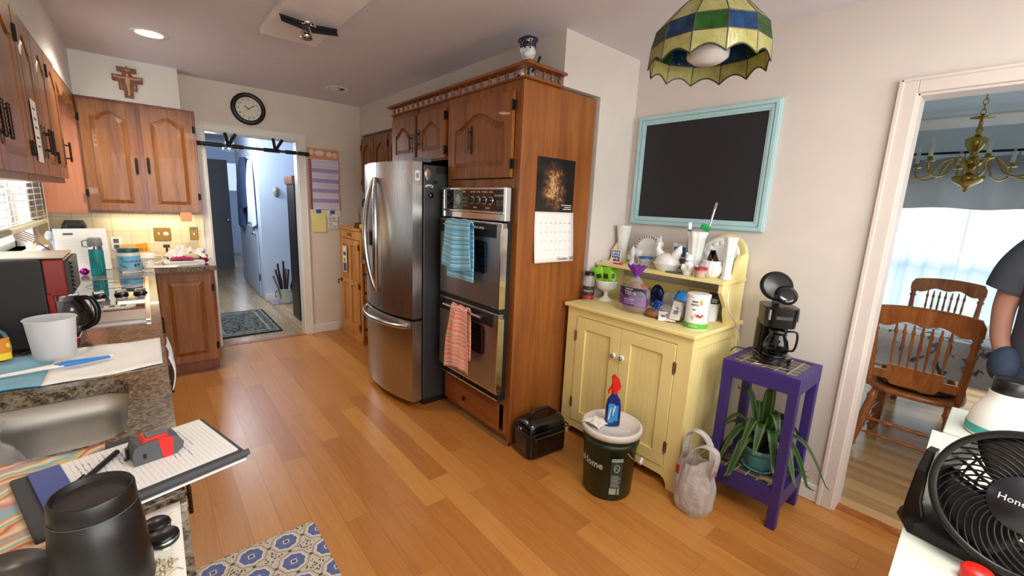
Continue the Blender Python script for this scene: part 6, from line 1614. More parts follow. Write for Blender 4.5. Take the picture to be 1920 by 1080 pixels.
cu = MB().lathe([(.050, 0), (.053, .003), (.063, .134), (.067, .138), (.0655, .140), (.0615, .134), (.051, .006), (.0, .004)], (-.285, 2.10, CZ+.004), 40, cap=False)
one('measuring_cup', cu, M_frost, 'frosted plastic measuring cup standing on the dish towel', 'cup')
tw_ = MB()
for k, (xa, xb, mi) in enumerate(((-.60, -.285, 0), (-.285, -.002, 1))):
    tw_.grid(lambda u, v: Vector((xa+(xb-xa)*u, 1.84+.33*v+.02*math.sin(3*(xa+(xb-xa)*u)*4)*(1-v)+(.045 if mi == 0 else .045*(1-u))*(-(1-v))+.012*(1-abs(2*u-1))*(1-v)*mi, CZ+.0028+.0016*math.sin(9*u+5*v))), 24, 12, mi)
one('dish_towel', tw_, [stripes('teal_weave', [(0, '#3F9CC0'), (.5, '#2F88AE'), (.7, '#56AECB')], 1, .02, sheen=.2), plain('white_terry', '#F0EEEA', .9, bump=.2, bs=200)], 'dish towel with blue woven half and white half spread on the counter', 'towel', solid=.003)
ds = thing('dish_soap', 'clear dish soap bottle with orange and yellow label by the coffee maker', 'bottle', (-.43, 2.13, CZ+.005))
MB().lathe([(.036, 0), (.042, .005), (.044, .05), (.04, .09), (.024, .115), (.013, .125), (.013, .135), (0, .136)], (-.43, 2.13, CZ+.006), 24, squash=.7).build('body', glass('soap_plastic', '#C9CED0', .08), ds)
MB().lathe([(.015, 0), (.015, .016), (.007, .02), (.006, .04), (.0, .041)], (-.43, 2.13, CZ+.138), 14).build('cap', plain('soap_cap', '#C9C9B8', .4), ds)
lb_ = MB().grid(lambda u, v: Vector((-.43+.0455*math.cos(R(-90+70*u)), 2.13+.0325*math.sin(R(-90+70*u)), CZ+.012+.075*v)), 8, 2).build('orange_label', plain('soap_label', '#E08A2A', .5), ds)
MB().grid(lambda u, v: Vector((-.43+.0459*math.cos(R(-88+64*u)), 2.13+.0329*math.sin(R(-88+64*u)), CZ+.014+.022*v)), 8, 2).ell((-.392, 2.113, CZ+.06), (.006, .008, .01), 8, 6).build('yellow_band', plain('soap_yellow', '#F2D22E', .5), lb_)
br = thing('dish_brush', 'dish brush with white handle and blue grip lying on the dish towel', 'brush', (-.27, 1.95, CZ+.006))
MB().tube([(-.60, 1.905, CZ+.013), (-.45, 1.915, CZ+.012), (-.33, 1.925, CZ+.016), (-.25, 1.94, CZ+.018)], [.007, .007, .010, .013], 10, flat=.6).build('handle', M_whitep, br)
MB().tube([(-.27, 1.935, CZ+.0185), (-.24, 1.942, CZ+.019), (-.19, 1.955, CZ+.017), (-.14, 1.968, CZ+.015)], [.010, .0145, .011, .007], 10, flat=.62).build('grip', plain('grip_blue', '#1C7BD0', .4), br)
MB().tube([(-.142, 1.967, CZ+.018), (-.132, 1.97, CZ+.018)], .005, 8).build('hang_tip', M_whitep, br)
vb = MB().lathe([(.045, 0), (.05, .006), (.078, .06), (.08, .10), (.06, .145), (.042, .165), (.042, .19), (.056, .215), (.054, .216), (.039, .19), (.039, .165), (.057, .142), (.076, .10), (.074, .06), (.046, .01), (.0, .008)], (-.385, 1.62, .672), 36)
one('glass_vase', vb, film('hazy_glass', '#C9C8C4', .5, .15), 'wide-bellied hazy glass vase standing in the sink', 'vase')
ht_ = MB().grid(lambda u, v: Vector((.017+.012*math.sin(PI*v)+.003*math.sin(9*u), 1.93+.30*u, .905-.13*v+.008*math.sin(6*u))), 14, 10)
one('hand_towel', ht_, stripes('check_blue', [(0, '#E7EAF0'), (.5, '#9DB2D6'), (.75, '#E7EAF0')], 0, .08), 'pale blue checked cloth hanging over the front edge of the counter', 'towel', solid=.004)
# striped cloth, padfolio, pen, tape measure
t = NT('rainbow_cloth'); u = t.xyz(t.co()); n1 = t.noise(t.co(), 6, 3)
f = t.math('FRACT', t.math('ADD', t.math('ADD', t.math('MULTIPLY', u[1], 11.0), t.math('MULTIPLY', u[0], -4.0)), t.math('MULTIPLY', n1, 2.4)))
M_rain = t.bsdf(t.ramp(f, [(0, '#E8D9B4'), (.14, '#C8605A'), (.24, '#E9C878'), (.36, '#7FB8BE'), (.48, '#EFE4CC'), (.6, '#D9A04E'), (.72, '#8FB7C9'), (.84, '#D98478'), (1, '#E8D9B4')]), .9)
b = MB().grid(lambda u, v: Vector((-.60+.50*u-.02*v, .90+.388*v-.006*math.sin(9*u), CZ+.0065+.0025*math.sin(14*u+5*v)+.002*math.sin(9*v))), 30, 22)
one('striped_cloth', b, M_rain, 'multicoloured wavy striped cloth under the padfolio', 'cloth', solid=.003)
pf = thing('padfolio', 'dark grey padfolio with ruled notepad lying across the counter edge', 'notebook', (-.062, 1.112, CZ+.008), R(15))
Mp = T(-.062, 1.112, 0) @ RZ(15); zb = CZ+.0085
M_felt = plain('grey_felt', '#46474A', .9, bump=.3, bs=300)
MB().merge(MB().box(-.163, -.124, zb, .163, .124, zb+.012), Mp).build('cover', M_felt, pf, .004)
MB().merge(MB().box(-.158, -.125, zb-.004, .158, .12, zb-.0002), Mp).build('back_board', M_paper, pf)
MB().merge(MB().tube([(-.16, -.122, zb+.012), (.165, -.122, zb+.012)], .007, 10), Mp).build('spine_fold', M_felt, pf)
MB().merge(MB().cyl((-.02, .128, zb+.012), (.02, .128, zb+.012), .009), Mp).build('pen_loop', M_felt, pf)
pd = MB().merge(MB().box(-.135, -.10, zb+.0122, .152, .112, zb+.016), Mp).build('notepad', M_paper, pf)
bn = MB().merge(MB().box(-.140, -.101, zb+.0122, -.095, .113, zb+.0175), Mp).build('blue_binding', plain('binding_blue', '#2B3F8E', .5), pd)
MB().merge(text_mb('Amp', .016, T(-.11, -.075, zb+.0178) @ RZ(-90) @ RX(-90), .0002), Mp).build('lettering', M_whitep, bn)
b = MB()
for k in range(28): b.box(-.085+k*.0083, -.10, zb+.0161, -.0846+k*.0083, .112, zb+.0162)
MB().merge(b, Mp).build('ruled_lines', plain('rule_ink', '#A9B0C2', .8), pd)
b = MB(); rn = random.Random(4)
for k in range(22):
    xx = -.08+k*.0083+.004; y = .09-rn.uniform(0, .03)
    if k in (3, 9): continue
    for w_ in range(rn.randint(2, 4)):
        L_ = rn.uniform(.012, .03)
        if y-L_ < -.09: break
        b.tube([(xx+rn.uniform(-.0015, .0015), y-L_*i/6, zb+.0164) for i in range(7)], .00035, 4); y -= L_+.008
MB().merge(b, Mp).build('handwriting', plain('pencil_ink', '#4A4C54', .8), pd)['kind'] = 'stuff'
pz = zb+.0168
pn_ = thing('pen', 'black pen lying on the ruled notepad', 'pen', (-.123, 1.117, pz))
P0, P1 = Vector((-.153, 1.057, pz+.006)), Vector((-.094, 1.176, pz+.006))
MB().tube([P0, P0.lerp(P1, .06), P0.lerp(P1, .1), P1], [.002, .004, .0055, .0055], 10).build('barrel', M_blackm, pn_)
MB().tube([P0+(P0-P1)*.05, P0], [.0012, .002], 8).build('tip', M_chrome, pn_)
MB().tube([P0.lerp(P1, .32)+Vector((-.004, .003, .006)), P0.lerp(P1, .12)+Vector((-.004, .003, .006))], .002, 6).build('clip', M_black, pn_)
tm = thing('tape_measure', 'grey and red tape measure standing on the ruled notepad', 'tape measure', (-.03, 1.128, pz))
Mt = T(-.028, 1.128, pz) @ RZ(12) @ Matrix.Scale(.92, 4)
def prof_(s): return [(-.047*s, 0), (.03*s, 0), (.044*s, .012), (.047*s, .03), (.036*s, .052), (.015*s, .062), (-.02*s, .06), (-.043*s, .05), (-.047*s, .036)]
b = MB().prism([(x, z*.82) for x, z in prof_(1)], -.026, .026); MB().merge(b, Mt).build('case', plain('tape_grey', '#4A4B50', .5), tm, .007)
b = MB().prism([(x, z*.82) for x, z in [(.006, -.0005), (.024, -.0005), (.027, .055), (.012, .0625), (-.002, .0635)]], -.0275, .0275); MB().merge(b, Mt).build('red_band', M_red, tm, .004)
b = MB().prism([(x, z*.82+.001) for x, z in [(-.03, .056), (.022, .058), (.018, .0655), (-.022, .0645)]], -.022, .022); MB().merge(b, Mt).build('red_top', M_red, tm, .003)
b = MB().box(-.018, -.012, .0525, .022, .012, .058).box(-.008, -.005, .0582, .012, .005, .0586); MB().merge(b, Mt).build('belt_clip', M_grey, tm, .002)
b = MB().box(-.052, .012, .004, -.047, .024, .03).box(-.056, .014, .002, -.05, .022, .006); MB().merge(b, Mt).build('end_hook', M_black, tm)
b = MB().box(-.0476, -.004, .012, -.047, -.001, .022).box(-.03, -.0265, .012, -.024, -.026, .024); MB().merge(b, Mt).build('slots', M_black, tm)
# black canister, discs, napkin, press lid
tb = thing('tumbler', 'matte black tapered canister with recessed top in the foreground', 'canister', (-.095, .79, CZ+.003))
MB().lathe([(.054, 0), (.0565, .004), (.056, .03), (.0515, .10), (.0475, .138), (.0470, .1385), (.0475, .140), (.0462, .163), (.0448, .166), (.0428, .1655), (.0418, .156), (.0, .155)], (-.094, .785, CZ+.003), 56).build('body', plain('black_coating', '#0C0C0D', .38), tb)
MB().lathe([(.0412, 0), (.0, .0006)], (-.094, .785, CZ+.1592), 40, cap=False).build('recessed_lid', plain('lid_brown', '#2A2320', .6), tb)
MB().tube([(-.094+.0478*math.cos(t), .785+.0478*math.sin(t), CZ+.1415) for t in [2*PI*i/56 for i in range(56)]], .0006, 4, closed=True).build('groove', M_grey, tb)
for k, (x, y, lab) in enumerate(((-.036, .888, 'small black disc with silver edge lying behind the other disc'), (-.026, .848, 'small black disc with silver edge nearest the napkin hem'))):
    d = thing('disc_lid', lab, 'lid', (x, y, CZ+.003))
    MB().lathe([(.019, 0), (.021, .003), (.021, .008), (.0, .008)], (x, y, CZ+.0035), 28).build('base', M_black, d)
    MB().lathe([(.0215, .008), (.0215, .010), (.0, .0101)], (x, y, CZ+.0035), 28).build('edge', M_chrome, d)
    MB().lathe([(.0205, .0102), (.0205, .014), (.018, .0165), (.0, .017)], (x, y, CZ+.0035), 28).build('top', M_black, d)
nk = MB().grid(lambda u, v: Vector((-.36+.356*u+.004*v, .52+.43*v+.008*math.sin(7*u), CZ+.0018+.0008*math.sin(8*u+7*v))), 20, 20)
nk = one('napkin', nk, plain('linen', '#E2DED4', .9, vary=.05, bump=.2, bs=300), 'white embroidered linen napkin at the near counter edge', 'napkin', solid=.0015)
b = MB()
for k, (x, y, s) in enumerate(((-.03, .775, 1), (-.02, .79, .8), (-.035, .80, .7))):
    b.tube([(x+.012*s*math.cos(t)*math.cos(2*t), y+.012*s*math.sin(t)*math.cos(2*t), CZ+.0036) for t in [2*PI*i/40 for i in range(40)]], .0006, 4, closed=True)
b.tube([(-.045+.04*i/10, .765+.006*math.sin(i), CZ+.0036) for i in range(11)], .0006, 4)
b.v = [p-nk.location for p in b.v]; b.build('embroidery', plain('gold_thread', '#A08A4A', .6), nk, world=False)
b = MB(); rn = random.Random(2)
for k in range(7): b.ell((-.03+rn.uniform(-.015, .02), .86+rn.uniform(-.05, .07), CZ+.0032), (.006, .004, .0006), 8, 4)
b.v = [p-nk.location for p in b.v]; b.build('stitched_flowers', plain('pale_yellow_thread', '#E6DDAE', .8), nk, world=False)['kind'] = 'stuff'
pl = thing('press_lid', 'round dark lid with clear glass rim at the lower left corner', 'lid', (-.205, .835, CZ+.004))
MB().lathe([(.066, 0), (.068, .004), (.068, .03), (.064, .034), (.060, .03), (.060, .006), (.0, .004)], (-.205, .835, CZ+.0045), 44).build('glass_rim', glass('rim_glass', '#C9CCC4', .03), pl)
MB().lathe([(.056, .0), (.058, .02), (.05, .045), (.0, .05)], (-.205, .835, CZ+.009), 40).build('dome', plain('lid_taupe', '#5A534E', .3, .3), pl)
MB().tube([(-.142, .845, CZ+.03), (-.12, .848, CZ+.034), (-.116, .85, CZ+.02)], .006, 8).build('clasp', M_black, pl)

# ------------------------------------------------------------------ far counter
bn = thing('document_stand', 'white papers in a clear stand leaning at the far end of the left counter', 'papers', (-.36, 4.28, CZ))
Mb = T(-.36, 4.27, CZ+.002) @ RZ(13) @ RX(-9)
MB().merge(MB().box(-.135, -.004, 0, .135, .018, .30), Mb).build('sheets', M_paper, bn)
b = MB()
for k in range(9): b.box(-.10, -.0046, .06+k*.02, .06+.03*math.sin(k*3), -.0041, .0605+k*.02)
b.lathe([(0, 0), (.02, 0)], (-.06, -.0045, .262), 14, M=RX(90), cap=False) if False else b.box(-.09, -.0046, .255, -.04, -.0041, .27)
MB().merge(b, Mb).build('print', M_grey, bn)
MB().merge(MB().box(-.14, .02, 0, .14, .045, .285), Mb).build('back_folder', plain('pale_blue_folder', '#AEBBE6', .6), bn)
bt = thing('water_bottle', 'teal insulated bottle with grey lid beside the white papers', 'bottle', (-.285, 4.04, CZ))
MB().lathe([(.036, 0), (.038, .004), (.038, .165), (.034, .18)], (-.285, 4.04, CZ+.001), 28).build('body', M_teal, bt)
MB().lathe([(.035, 0), (.035, .022)], (-.285, 4.04, CZ+.18), 24, cap=False).build('collar', M_chrome, bt)
MB().lathe([(.038, 0), (.039, .01), (.036, .05), (.03, .055), (0, .056)], (-.285, 4.04, CZ+.20), 24).tube([(-.32, 4.03, CZ+.24), (-.345, 4.025, CZ+.235), (-.345, 4.025, CZ+.20), (-.322, 4.03, CZ+.195)], .004, 8).build('lid', plain('lid_mid_grey', '#7F7E82', .45), bt)
MB().box(-.265, 4.002, CZ+.03, -.263, 4.0035, CZ+.10).build('mark', plain('mint_mark', '#74D0B4', .5), bt)
uc = thing('utensil_crock', 'blue crock of cooking utensils in the far window corner', 'crock', (-.50, 4.38, CZ))
MB().lathe([(.055, 0), (.062, .01), (.066, .13), (.062, .135), (.058, .13), (.05, .01), (0, .008)], (-.50, 4.40, CZ+.001), 26).build('crock', plain('crock_blue', '#2F9BE8', .3), uc)
def utensil(name, p0, p1, mat, head):
    b = MB().tube([p0, p1], .005, 8); b.merge(head); return b.build(name, mat, uc)
M_brownp = plain('brown_nylon', '#6B4A3C', .5)
hd = MB()
Mh = T(-.60, 4.36, CZ+.215) @ RY(-58) @ RZ(20)
for k in range(5): hd.merge(MB().box(-.03+k*.0135, -.002, 0, -.023+k*.0135, .002, .09), Mh)
hd.merge(MB().box(-.03, -.002, -.008, .031, .002, .002).box(-.03, -.002, .088, .031, .002, .10), Mh)
utensil('slotted_turner', (-.50, 4.39, CZ+.10), (-.595, 4.36, CZ+.205), M_brownp, hd)
utensil('white_spoon', (-.50, 4.41, CZ+.10), (-.53, 4.38, CZ+.22), M_whitep, MB().ell((-.535, 4.375, CZ+.245), (.02, .01, .035), 12, 8))
utensil('teal_spatula', (-.49, 4.41, CZ+.10), (-.50, 4.41, CZ+.25), plain('spatula_teal', '#4A7F86', .5), MB().box(-.525, 4.405, CZ+.23, -.475, 4.415, CZ+.30))
utensil('black_spoon', (-.49, 4.41, CZ+.10), (-.46, 4.43, CZ+.26), M_black, MB().ell((-.455, 4.432, CZ+.285), (.022, .01, .032), 12, 8))
utensil('ladle', (-.49, 4.39, CZ+.10), (-.445, 4.40, CZ+.22), M_chrome, MB().ell((-.44, 4.40, CZ+.235), (.028, .02, .02), 12, 8))
one('bread_bin', MB().ring([[Vector((-.43+.065*a, 4.70+.05*c, CZ+z)) for a, c in ((-1, -1), (1, -1), (1, 1), (-1, 1))] for z in (.001, .3)]+[[Vector((-.43+.05*a, 4.70+.04*c, CZ+.335)) for a, c in ((-1, -1), (1, -1), (1, 1), (-1, 1))]], 0, False), M_blackm, 'matte black box standing behind the white papers on the counter', 'box', bevel=.015)
cj = thing('coconut_oil_jar', 'wide tub of coconut oil with blue palm label and dark green lid', 'jar', (-.125, 4.16, CZ))
c = (-.125, 4.165)
MB().lathe([(.058, 0), (.064, .006), (.065, .12), (.06, .14)], (*c, CZ+.001), 36).build('body', plain('coconut_white', '#DADFE0', .3), cj)
MB().lathe([(.062, 0), (.063, .024), (.06, .028), (0, .029)], (*c, CZ+.14), 36).build('lid', plain('lid_green', '#28504A', .4), cj)
lb_ = patch(c, .0657, 175, 345, CZ+.02, CZ+.115, 18).build('blue_label', plain('label_blue', '#7CBFE6', .5), cj)
wrap_text('Coconut oil', .026, c, .0661, 290, CZ+.078).build('lettering', M_darkgrey, lb_)
b = MB(); rn = random.Random(3)
for a0, z0 in ((235, .095), (240, .04), (228, .045), (250, .035)):
    for k in range(6):
        t0 = k*PI/5; b.tube([(c[0]+.0662*math.cos(R(a0+q*9*math.cos(t0))), c[1]+.0662*math.sin(R(a0+q*9*math.cos(t0))), CZ+z0+.014*q*math.sin(t0)) for q in (0, .5, 1)], [.0022, .0016, .0004], 5)
b.build('palm_print', plain('palm_green', '#3E8A4A', .5), lb_)
b = MB()
for a0, z0, r_ in ((300, .048, .012), (318, .05, .01)): b.ell((c[0]+.0655*math.cos(R(a0)), c[1]+.0655*math.sin(R(a0)), CZ+z0), (.007, .007, r_), 10, 6)
b.build('coconut_print', plain('coconut_brown', '#4A352B', .5), lb_)
mgc = thing('mug', 'white coffee mug beside the coconut oil tub', 'mug', (-.02, 4.36, CZ))
c = (-.02, 4.36)
MB().lathe([(.04, 0), (.043, .005), (.045, .10), (.042, .10), (.04, .01), (0, .008)], (*c, CZ+.001), 28).build('body', M_paperw, mgc)
MB().tube(smooth([(.02, 4.35, CZ+.085), (.06, 4.345, CZ+.08), (.063, 4.345, CZ+.045), (.02, 4.35, CZ+.025)]), .006, 8).build('handle', plain('mug_pink', '#E9D3C8', .4), mgc)
wrap_text('COFFEE', .028, c, .0455, 270, CZ+.06).build('lettering', M_grey, mgc)
on = MB().merge(MB().box(-.055, -.001, 0, .055, .001, .07), T(-.06, 4.46, CZ+.10) @ RY(-8) @ RX(-12)).merge(MB().box(-.06, -.001, .0, .03, .001, .03, 1), T(-.115, 4.455, CZ+.135) @ RX(-12))
on.box(-.09, 4.44, CZ+.001, -.02, 4.50, CZ+.10, 2)
on = one('orange_note', on, [M_orange, plain('pale_orange', '#F2B45E', .8), M_paperw], 'orange note clipped to a small box behind the coconut oil tub', 'note')
b = text_mb('B8L5', .03, T(-.05, 4.4575, CZ+.125) @ RX(-12), .0003); b.v = [p-on.location for p in b.v]; b.build('lettering', M_darkgrey, on, world=False)
one('black_clip', MB().box(.085, 4.60, CZ+.12, .13, 4.63, CZ+.145).box(.10, 4.60, CZ+.001, .115, 4.63, CZ+.12), M_darkgrey, 'small dark clip standing behind the white mug', 'clip', bevel=.004)
b = MB()
for k, (dx, dy, rz, h) in enumerate(((0, 0, 4, .012), (.015, .01, -5, .010), (.0, .0, 2, .012))): b.merge(MB().box(-.13, -.09, k*.0125, .13, .09, k*.0125+h), T(.20+dx, 4.40+dy, CZ+.001) @ RZ(rz))
one('magazine_stack', b, M_paper, 'stack of white magazines at the counter end under the crumpled shirt', 'magazines')
one('crumpled_shirt', crump((.22, 4.44, CZ+.040), .125, .09, .13, 12, 34, 26, .55), M_cloud, 'crumpled white shirt heaped on the magazines', 'cloth', solid=.003)
one('magenta_cloth', crump((.19, 4.345, CZ+.0385), .07, .035, .045, 5, 20, 12), M_magenta, 'bright magenta cloth at the front of the crumpled shirt', 'cloth', solid=.003)
one('magenta_cloth', MB().ell((.345, 4.45, CZ+.04), (.035, .04, .038), 16, 10).ell((.375, 4.44, CZ+.04), (.014, .02, .018), 10, 8, 1), [M_magenta, M_whitep], 'rolled magenta cloth with white end at the right end of the counter', 'cloth')
cbl = MB().tube(smooth([(-.14, 4.04, CZ+.003), (-.08, 4.06, CZ+.006), (-.06, 4.10, CZ+.004), (-.05, 4.07, CZ+.010), (-.02, 4.06, CZ+.004), (.0, 4.035, CZ+.003)]), .0035, 7).box(-.165, 4.03, CZ+.001, -.125, 4.05, CZ+.012)
one('charging_cable', cbl, M_whitep, 'white charging cable lying in front of the coconut oil tub', 'cable')
one('ornament_ball', MB().ell((-.355, 4.06, CZ+.0245), .024, 18, 12), plain('magenta_foil', '#A0148E', .15, .6), 'shiny magenta ball left of the teal bottle', 'ball')
one('leaflet', MB().merge(MB().box(-.10, -.05, 0, .10, .05, .003), T(.06, 4.30, CZ+.001) @ RZ(-18)), M_paperw, 'white leaflet lying left of the magazine stack', 'papers')
one('storage_jar', MB().lathe([(.04, 0), (.042, .1), (.036, .115), (.04, .12), (.04, .135), (0, .136)], (-.19, 4.42, CZ+.001), 22), M_pet, 'clear storage jar behind the coconut oil tub', 'jar')
# switch plates
yb = YB-.0122
def plate(x, z, w, h, lab, kind):
    p = thing('switch_plate', lab, 'switch plate', (x, yb, z-h/2))
    MB().box(x-w/2, yb-.006, z-h/2, x+w/2, yb, z+h/2).build('plate', M_brassd, p, .004)
    for q in kind: q(p)
def toggle(x, z): return lambda p: MB().box(x-.005, yb-.018, z-.008, x+.005, yb-.006, z+.012).build('toggle', M_paperw, p, .002)
def dial(x, z): return lambda p: MB().lathe([(.02, 0), (.018, .016), (0, .017)], (x, yb-.006, z), 20, M=RX(90)).build('dimmer_knob', M_paperw, p)
def tape_(x, z): return lambda p: MB().box(x-.018, yb-.0075, z-.01, x+.018, yb-.0062, z+.012).build('blue_tag', plain('tag_blue', '#4A6FA0', .7), p)
plate(.095, 1.122, .118, .118, 'brass plate with toggle and round dimmer on the tiled backsplash', [toggle(.07, 1.125), dial(.12, 1.122)])
plate(.322, 1.128, .062, .118, 'narrow brass switch plate with blue tag beside the doorway', [toggle(.322, 1.12), tape_(.322, 1.17)])
p = thing('power_outlet', 'white outlet on the backsplash right of the white papers', 'outlet', (-.215, yb, .99))
MB().box(-.25, yb-.005, .985, -.18, yb, 1.10).build('plate', M_whitep, p, .003)
MB().box(-.232, yb-.007, 1.0, -.198, yb-.005, 1.035).box(-.232, yb-.007, 1.05, -.198, yb-.005, 1.085).build('sockets', M_grey, p)
one('sticky_note', MB().box(.228, 4.7405, 1.245, .305, 4.7418, 1.325).merge(MB()), M_peach, 'peach sticky note hanging under the wall cabinet near the doorway', 'note')

# ------------------------------------------------------------------ back wall
cr = thing('crucifix', 'brown stepped wall cross with a pale figure above the wall cabinet', 'cross', (-.018, 4.762, 2.215))
M = facing((-.018, 4.762, 2.215), '-y')
po = [(-.028, 0), (.028, 0), (.028, .055), (.055, .055), (.055, .115), (.085, .115), (.092, .12), (.092, .165), (.032, .165), (.026, .185), (.06, .19), (.06, .225), (.008, .225), (0, .238), (-.008, .225), (-.06, .225), (-.06, .19), (-.026, .185), (-.032, .165), (-.092, .165), (-.092, .12), (-.085, .115), (-.055, .115), (-.055, .055), (-.028, .055)]
MB().prism(po, -.012, -.001, M).build('cross', plain('cross_brown', '#7E4E35', .5, vary=.25, vs=40), cr, .002)
b = MB().ell((0, -.013, .172), (.009, .006, .012), 10, 8).ell((0, -.013, .125), (.016, .006, .038), 12, 8).tube([(0, -.014, .095), (.002, -.014, .05), (0, -.014, .015)], [.012, .009, .006], 8).tube([(-.082, -.014, .152), (-.04, -.014, .146), (0, -.014, .15), (.04, -.014, .146), (.082, -.014, .152)], .006, 8)
MB().merge(b, M).build('figure', plain('figure_tan', '#D3A276', .5), cr)
M_fd = plain('figure_dull', '#A8785C', .5)
for s in (-1, 1): MB().merge(MB().ell((s*.04, -.013, .085), (.009, .004, .025), 8, 6), M).build('attendant', M_fd, cr)
MB().merge(MB().ell((0, -.013, .207), (.022, .004, .012), 10, 6), M).build('plaque', M_fd, cr)
# clock
ck_ = thing('wall_clock', 'round wall clock with black rim and cream face over the doorway', 'clock', (.833, YB-.02, 2.155))
Mc = facing((.833, YB-.002, 2.302), '-y'); Q = RX(90)
def disc(r, d, n=48): return MB().add([(r*math.cos(2*PI*k/n), -d, r*math.sin(2*PI*k/n)) for k in range(n)], [tuple(range(n))])
MB().merge(MB().lathe([(.104, .008), (.108, .03), (.125, .036), (.142, .028), (.146, .0)], n=56, M=Q, cap=False), Mc).build('rim', plain('clock_rim', '#17120F', .3), ck_)
fc_ = MB().merge(disc(.108, .012), Mc).build('face', plain('clock_face', '#E4DFCC', .5), ck_)
b = MB()
for k in range(1, 13): a = PI/2-k*PI/6; b.merge(text_mb(str(k), .03, Mc @ T(.082*math.cos(a), -.0125, .082*math.sin(a)), .0002))
b.build('numerals', M_darkgrey, fc_)
for nm, ang, L_, w_ in (('hour_hand', 90-10.15*30, .05, .005), ('minute_hand', 90-9*6-1, .085, .0035), ('second_hand', 90-38*6, .075, .0012)):
    d = Vector((math.cos(R(ang)), 0, math.sin(R(ang)))); e = Vector((-d.z, 0, d.x))
    P = [d*-.012+e*w_*.6, d*-.012-e*w_*.6, d*L_*.6-e*w_, d*L_, d*L_*.6+e*w_]
    MB().merge(MB().add([p+Vector((0, -.0145, 0)) for p in P], [tuple(range(5))]).add([p+Vector((0, -.0135, 0)) for p in P], [tuple(range(5))[::-1]]), Mc).build(nm, M_black, fc_)
MB().merge(disc(.112, .026), Mc).build('lens', film('clock_lens', '#FFFFFF', .04, .02), ck_)
# pull-up bar across the doorway
pb = thing('pull_up_bar', 'black doorway pull-up bar with padded grips', 'exercise bar', (.86, 4.88, 1.92))
x0, x1, zb = .37, 1.345, 1.938
MB().cyl((x0, 4.885, zb), (x1, 4.885, zb), .013, n=14).build('tube', M_darkgrey, pb)
for a, e in ((.37, .44), (.445, .60), (.67, .76), (.93, 1.07), (1.12, 1.22), (1.235, 1.345)): MB().cyl((a, 4.885, zb), (e, 4.885, zb), .019, n=14).build('foam_grip', M_blackm, pb)
for xx in (.64, 1.03):
    for dx in (-.03, .05): MB().cyl((xx, 4.88, zb), (xx+dx, 4.80, zb+.10), .014, n=12).build('angled_grip', M_blackm, pb)
for xx in (.385, 1.33): MB().box(xx-.02, 4.90, zb-.02, xx+.02, 4.925, zb+.02).build('mount', M_blackm, pb, .004)
# family planner and notes
cal = thing('family_planner', 'tall family planner calendar with orange header and lilac bands beside the doorway', 'calendar', (1.503, YB-.01, 1.375))
MB().box(1.345, YB-.010, 1.375, 1.661, YB-.002, 2.012).build('backing', plain('planner_peach', '#D69A8A', .7), cal)
MB().box(1.345, YB-.0112, 1.905, 1.661, YB-.0102, 2.012).build('header', plain('planner_orange', '#DF9A62', .7), cal)
b = MB()
for x, z, rx in ((1.46, 1.965, .05), (1.56, 1.96, .03), (1.62, 1.955, .03), (1.38, 1.97, .025)): b.ell((x, YB-.0112, z), (rx, .0012, .028), 14, 6)
b.build('header_pictures', plain('planner_picture', '#E7D6DA', .7), cal)
pg = MB().box(1.378, YB-.0125, 1.378, 1.652, YB-.0103, 1.902).build('page', plain('planner_page', '#DAD5E4', .8), cal)
b = MB()
for z in (1.79, 1.685, 1.58, 1.475): b.box(1.378, YB-.0131, z-.022, 1.652, YB-.0126, z+.018)
b.build('lilac_bands', plain('lilac_band', '#A899CB', .8), pg)
b = MB(); rn = random.Random(6)
for z in (1.87, 1.83, 1.76, 1.73, 1.66, 1.63, 1.55, 1.52, 1.45, 1.42):
    x = 1.385
    while x < 1.63: w_ = rn.uniform(.012, .035); b.box(x, YB-.0133, z, x+w_, YB-.0127, z+.003); x += w_+.012
b.build('handwriting', plain('planner_ink', '#8B86A0', .8), pg)['kind'] = 'stuff'
b = MB()
for k in range(34): b.box(1.352, YB-.014, 1.385+k*.0152, 1.374, YB-.0105, 1.393+k*.0152)
b.build('spiral_binding', M_black, cal)
one('paper_strip', MB().box(1.35, YB-.006, 1.30, 1.665, YB-.003, 1.372), M_paper, 'white printed strip hanging below the family planner', 'papers')
yn = thing('yellow_pad', 'yellow note sheet taped up with blue tape below the planner', 'note', (1.432, YB-.008, 1.134))
MB().box(1.36, YB-.010, 1.134, 1.505, YB-.007, 1.352).build('sheet', M_ynote, yn); MB().box(1.405, YB-.0112, 1.335, 1.455, YB-.0102, 1.375).build('tape', M_btape, yn)
wn = thing('phone_list', 'white card of handwritten numbers taped up with blue tape right of the yellow note', 'note', (1.577, YB-.008, 1.17))
MB().box(1.525, YB-.0095, 1.168, 1.632, YB-.0068, 1.352).build('card', M_paper, wn); MB().box(1.55, YB-.011, 1.33, 1.60, YB-.0098, 1.368).build('tape', M_btape, wn)
b = MB()
for k, s in enumerate(('75-', '42-86', '75-86-0', '42-', '75-90')): b.merge(text_mb(s, .03, T(1.535, YB-.0098, 1.315-k*.031), .0002, 'LEFT'))
b.build('lettering', M_darkgrey, wn)

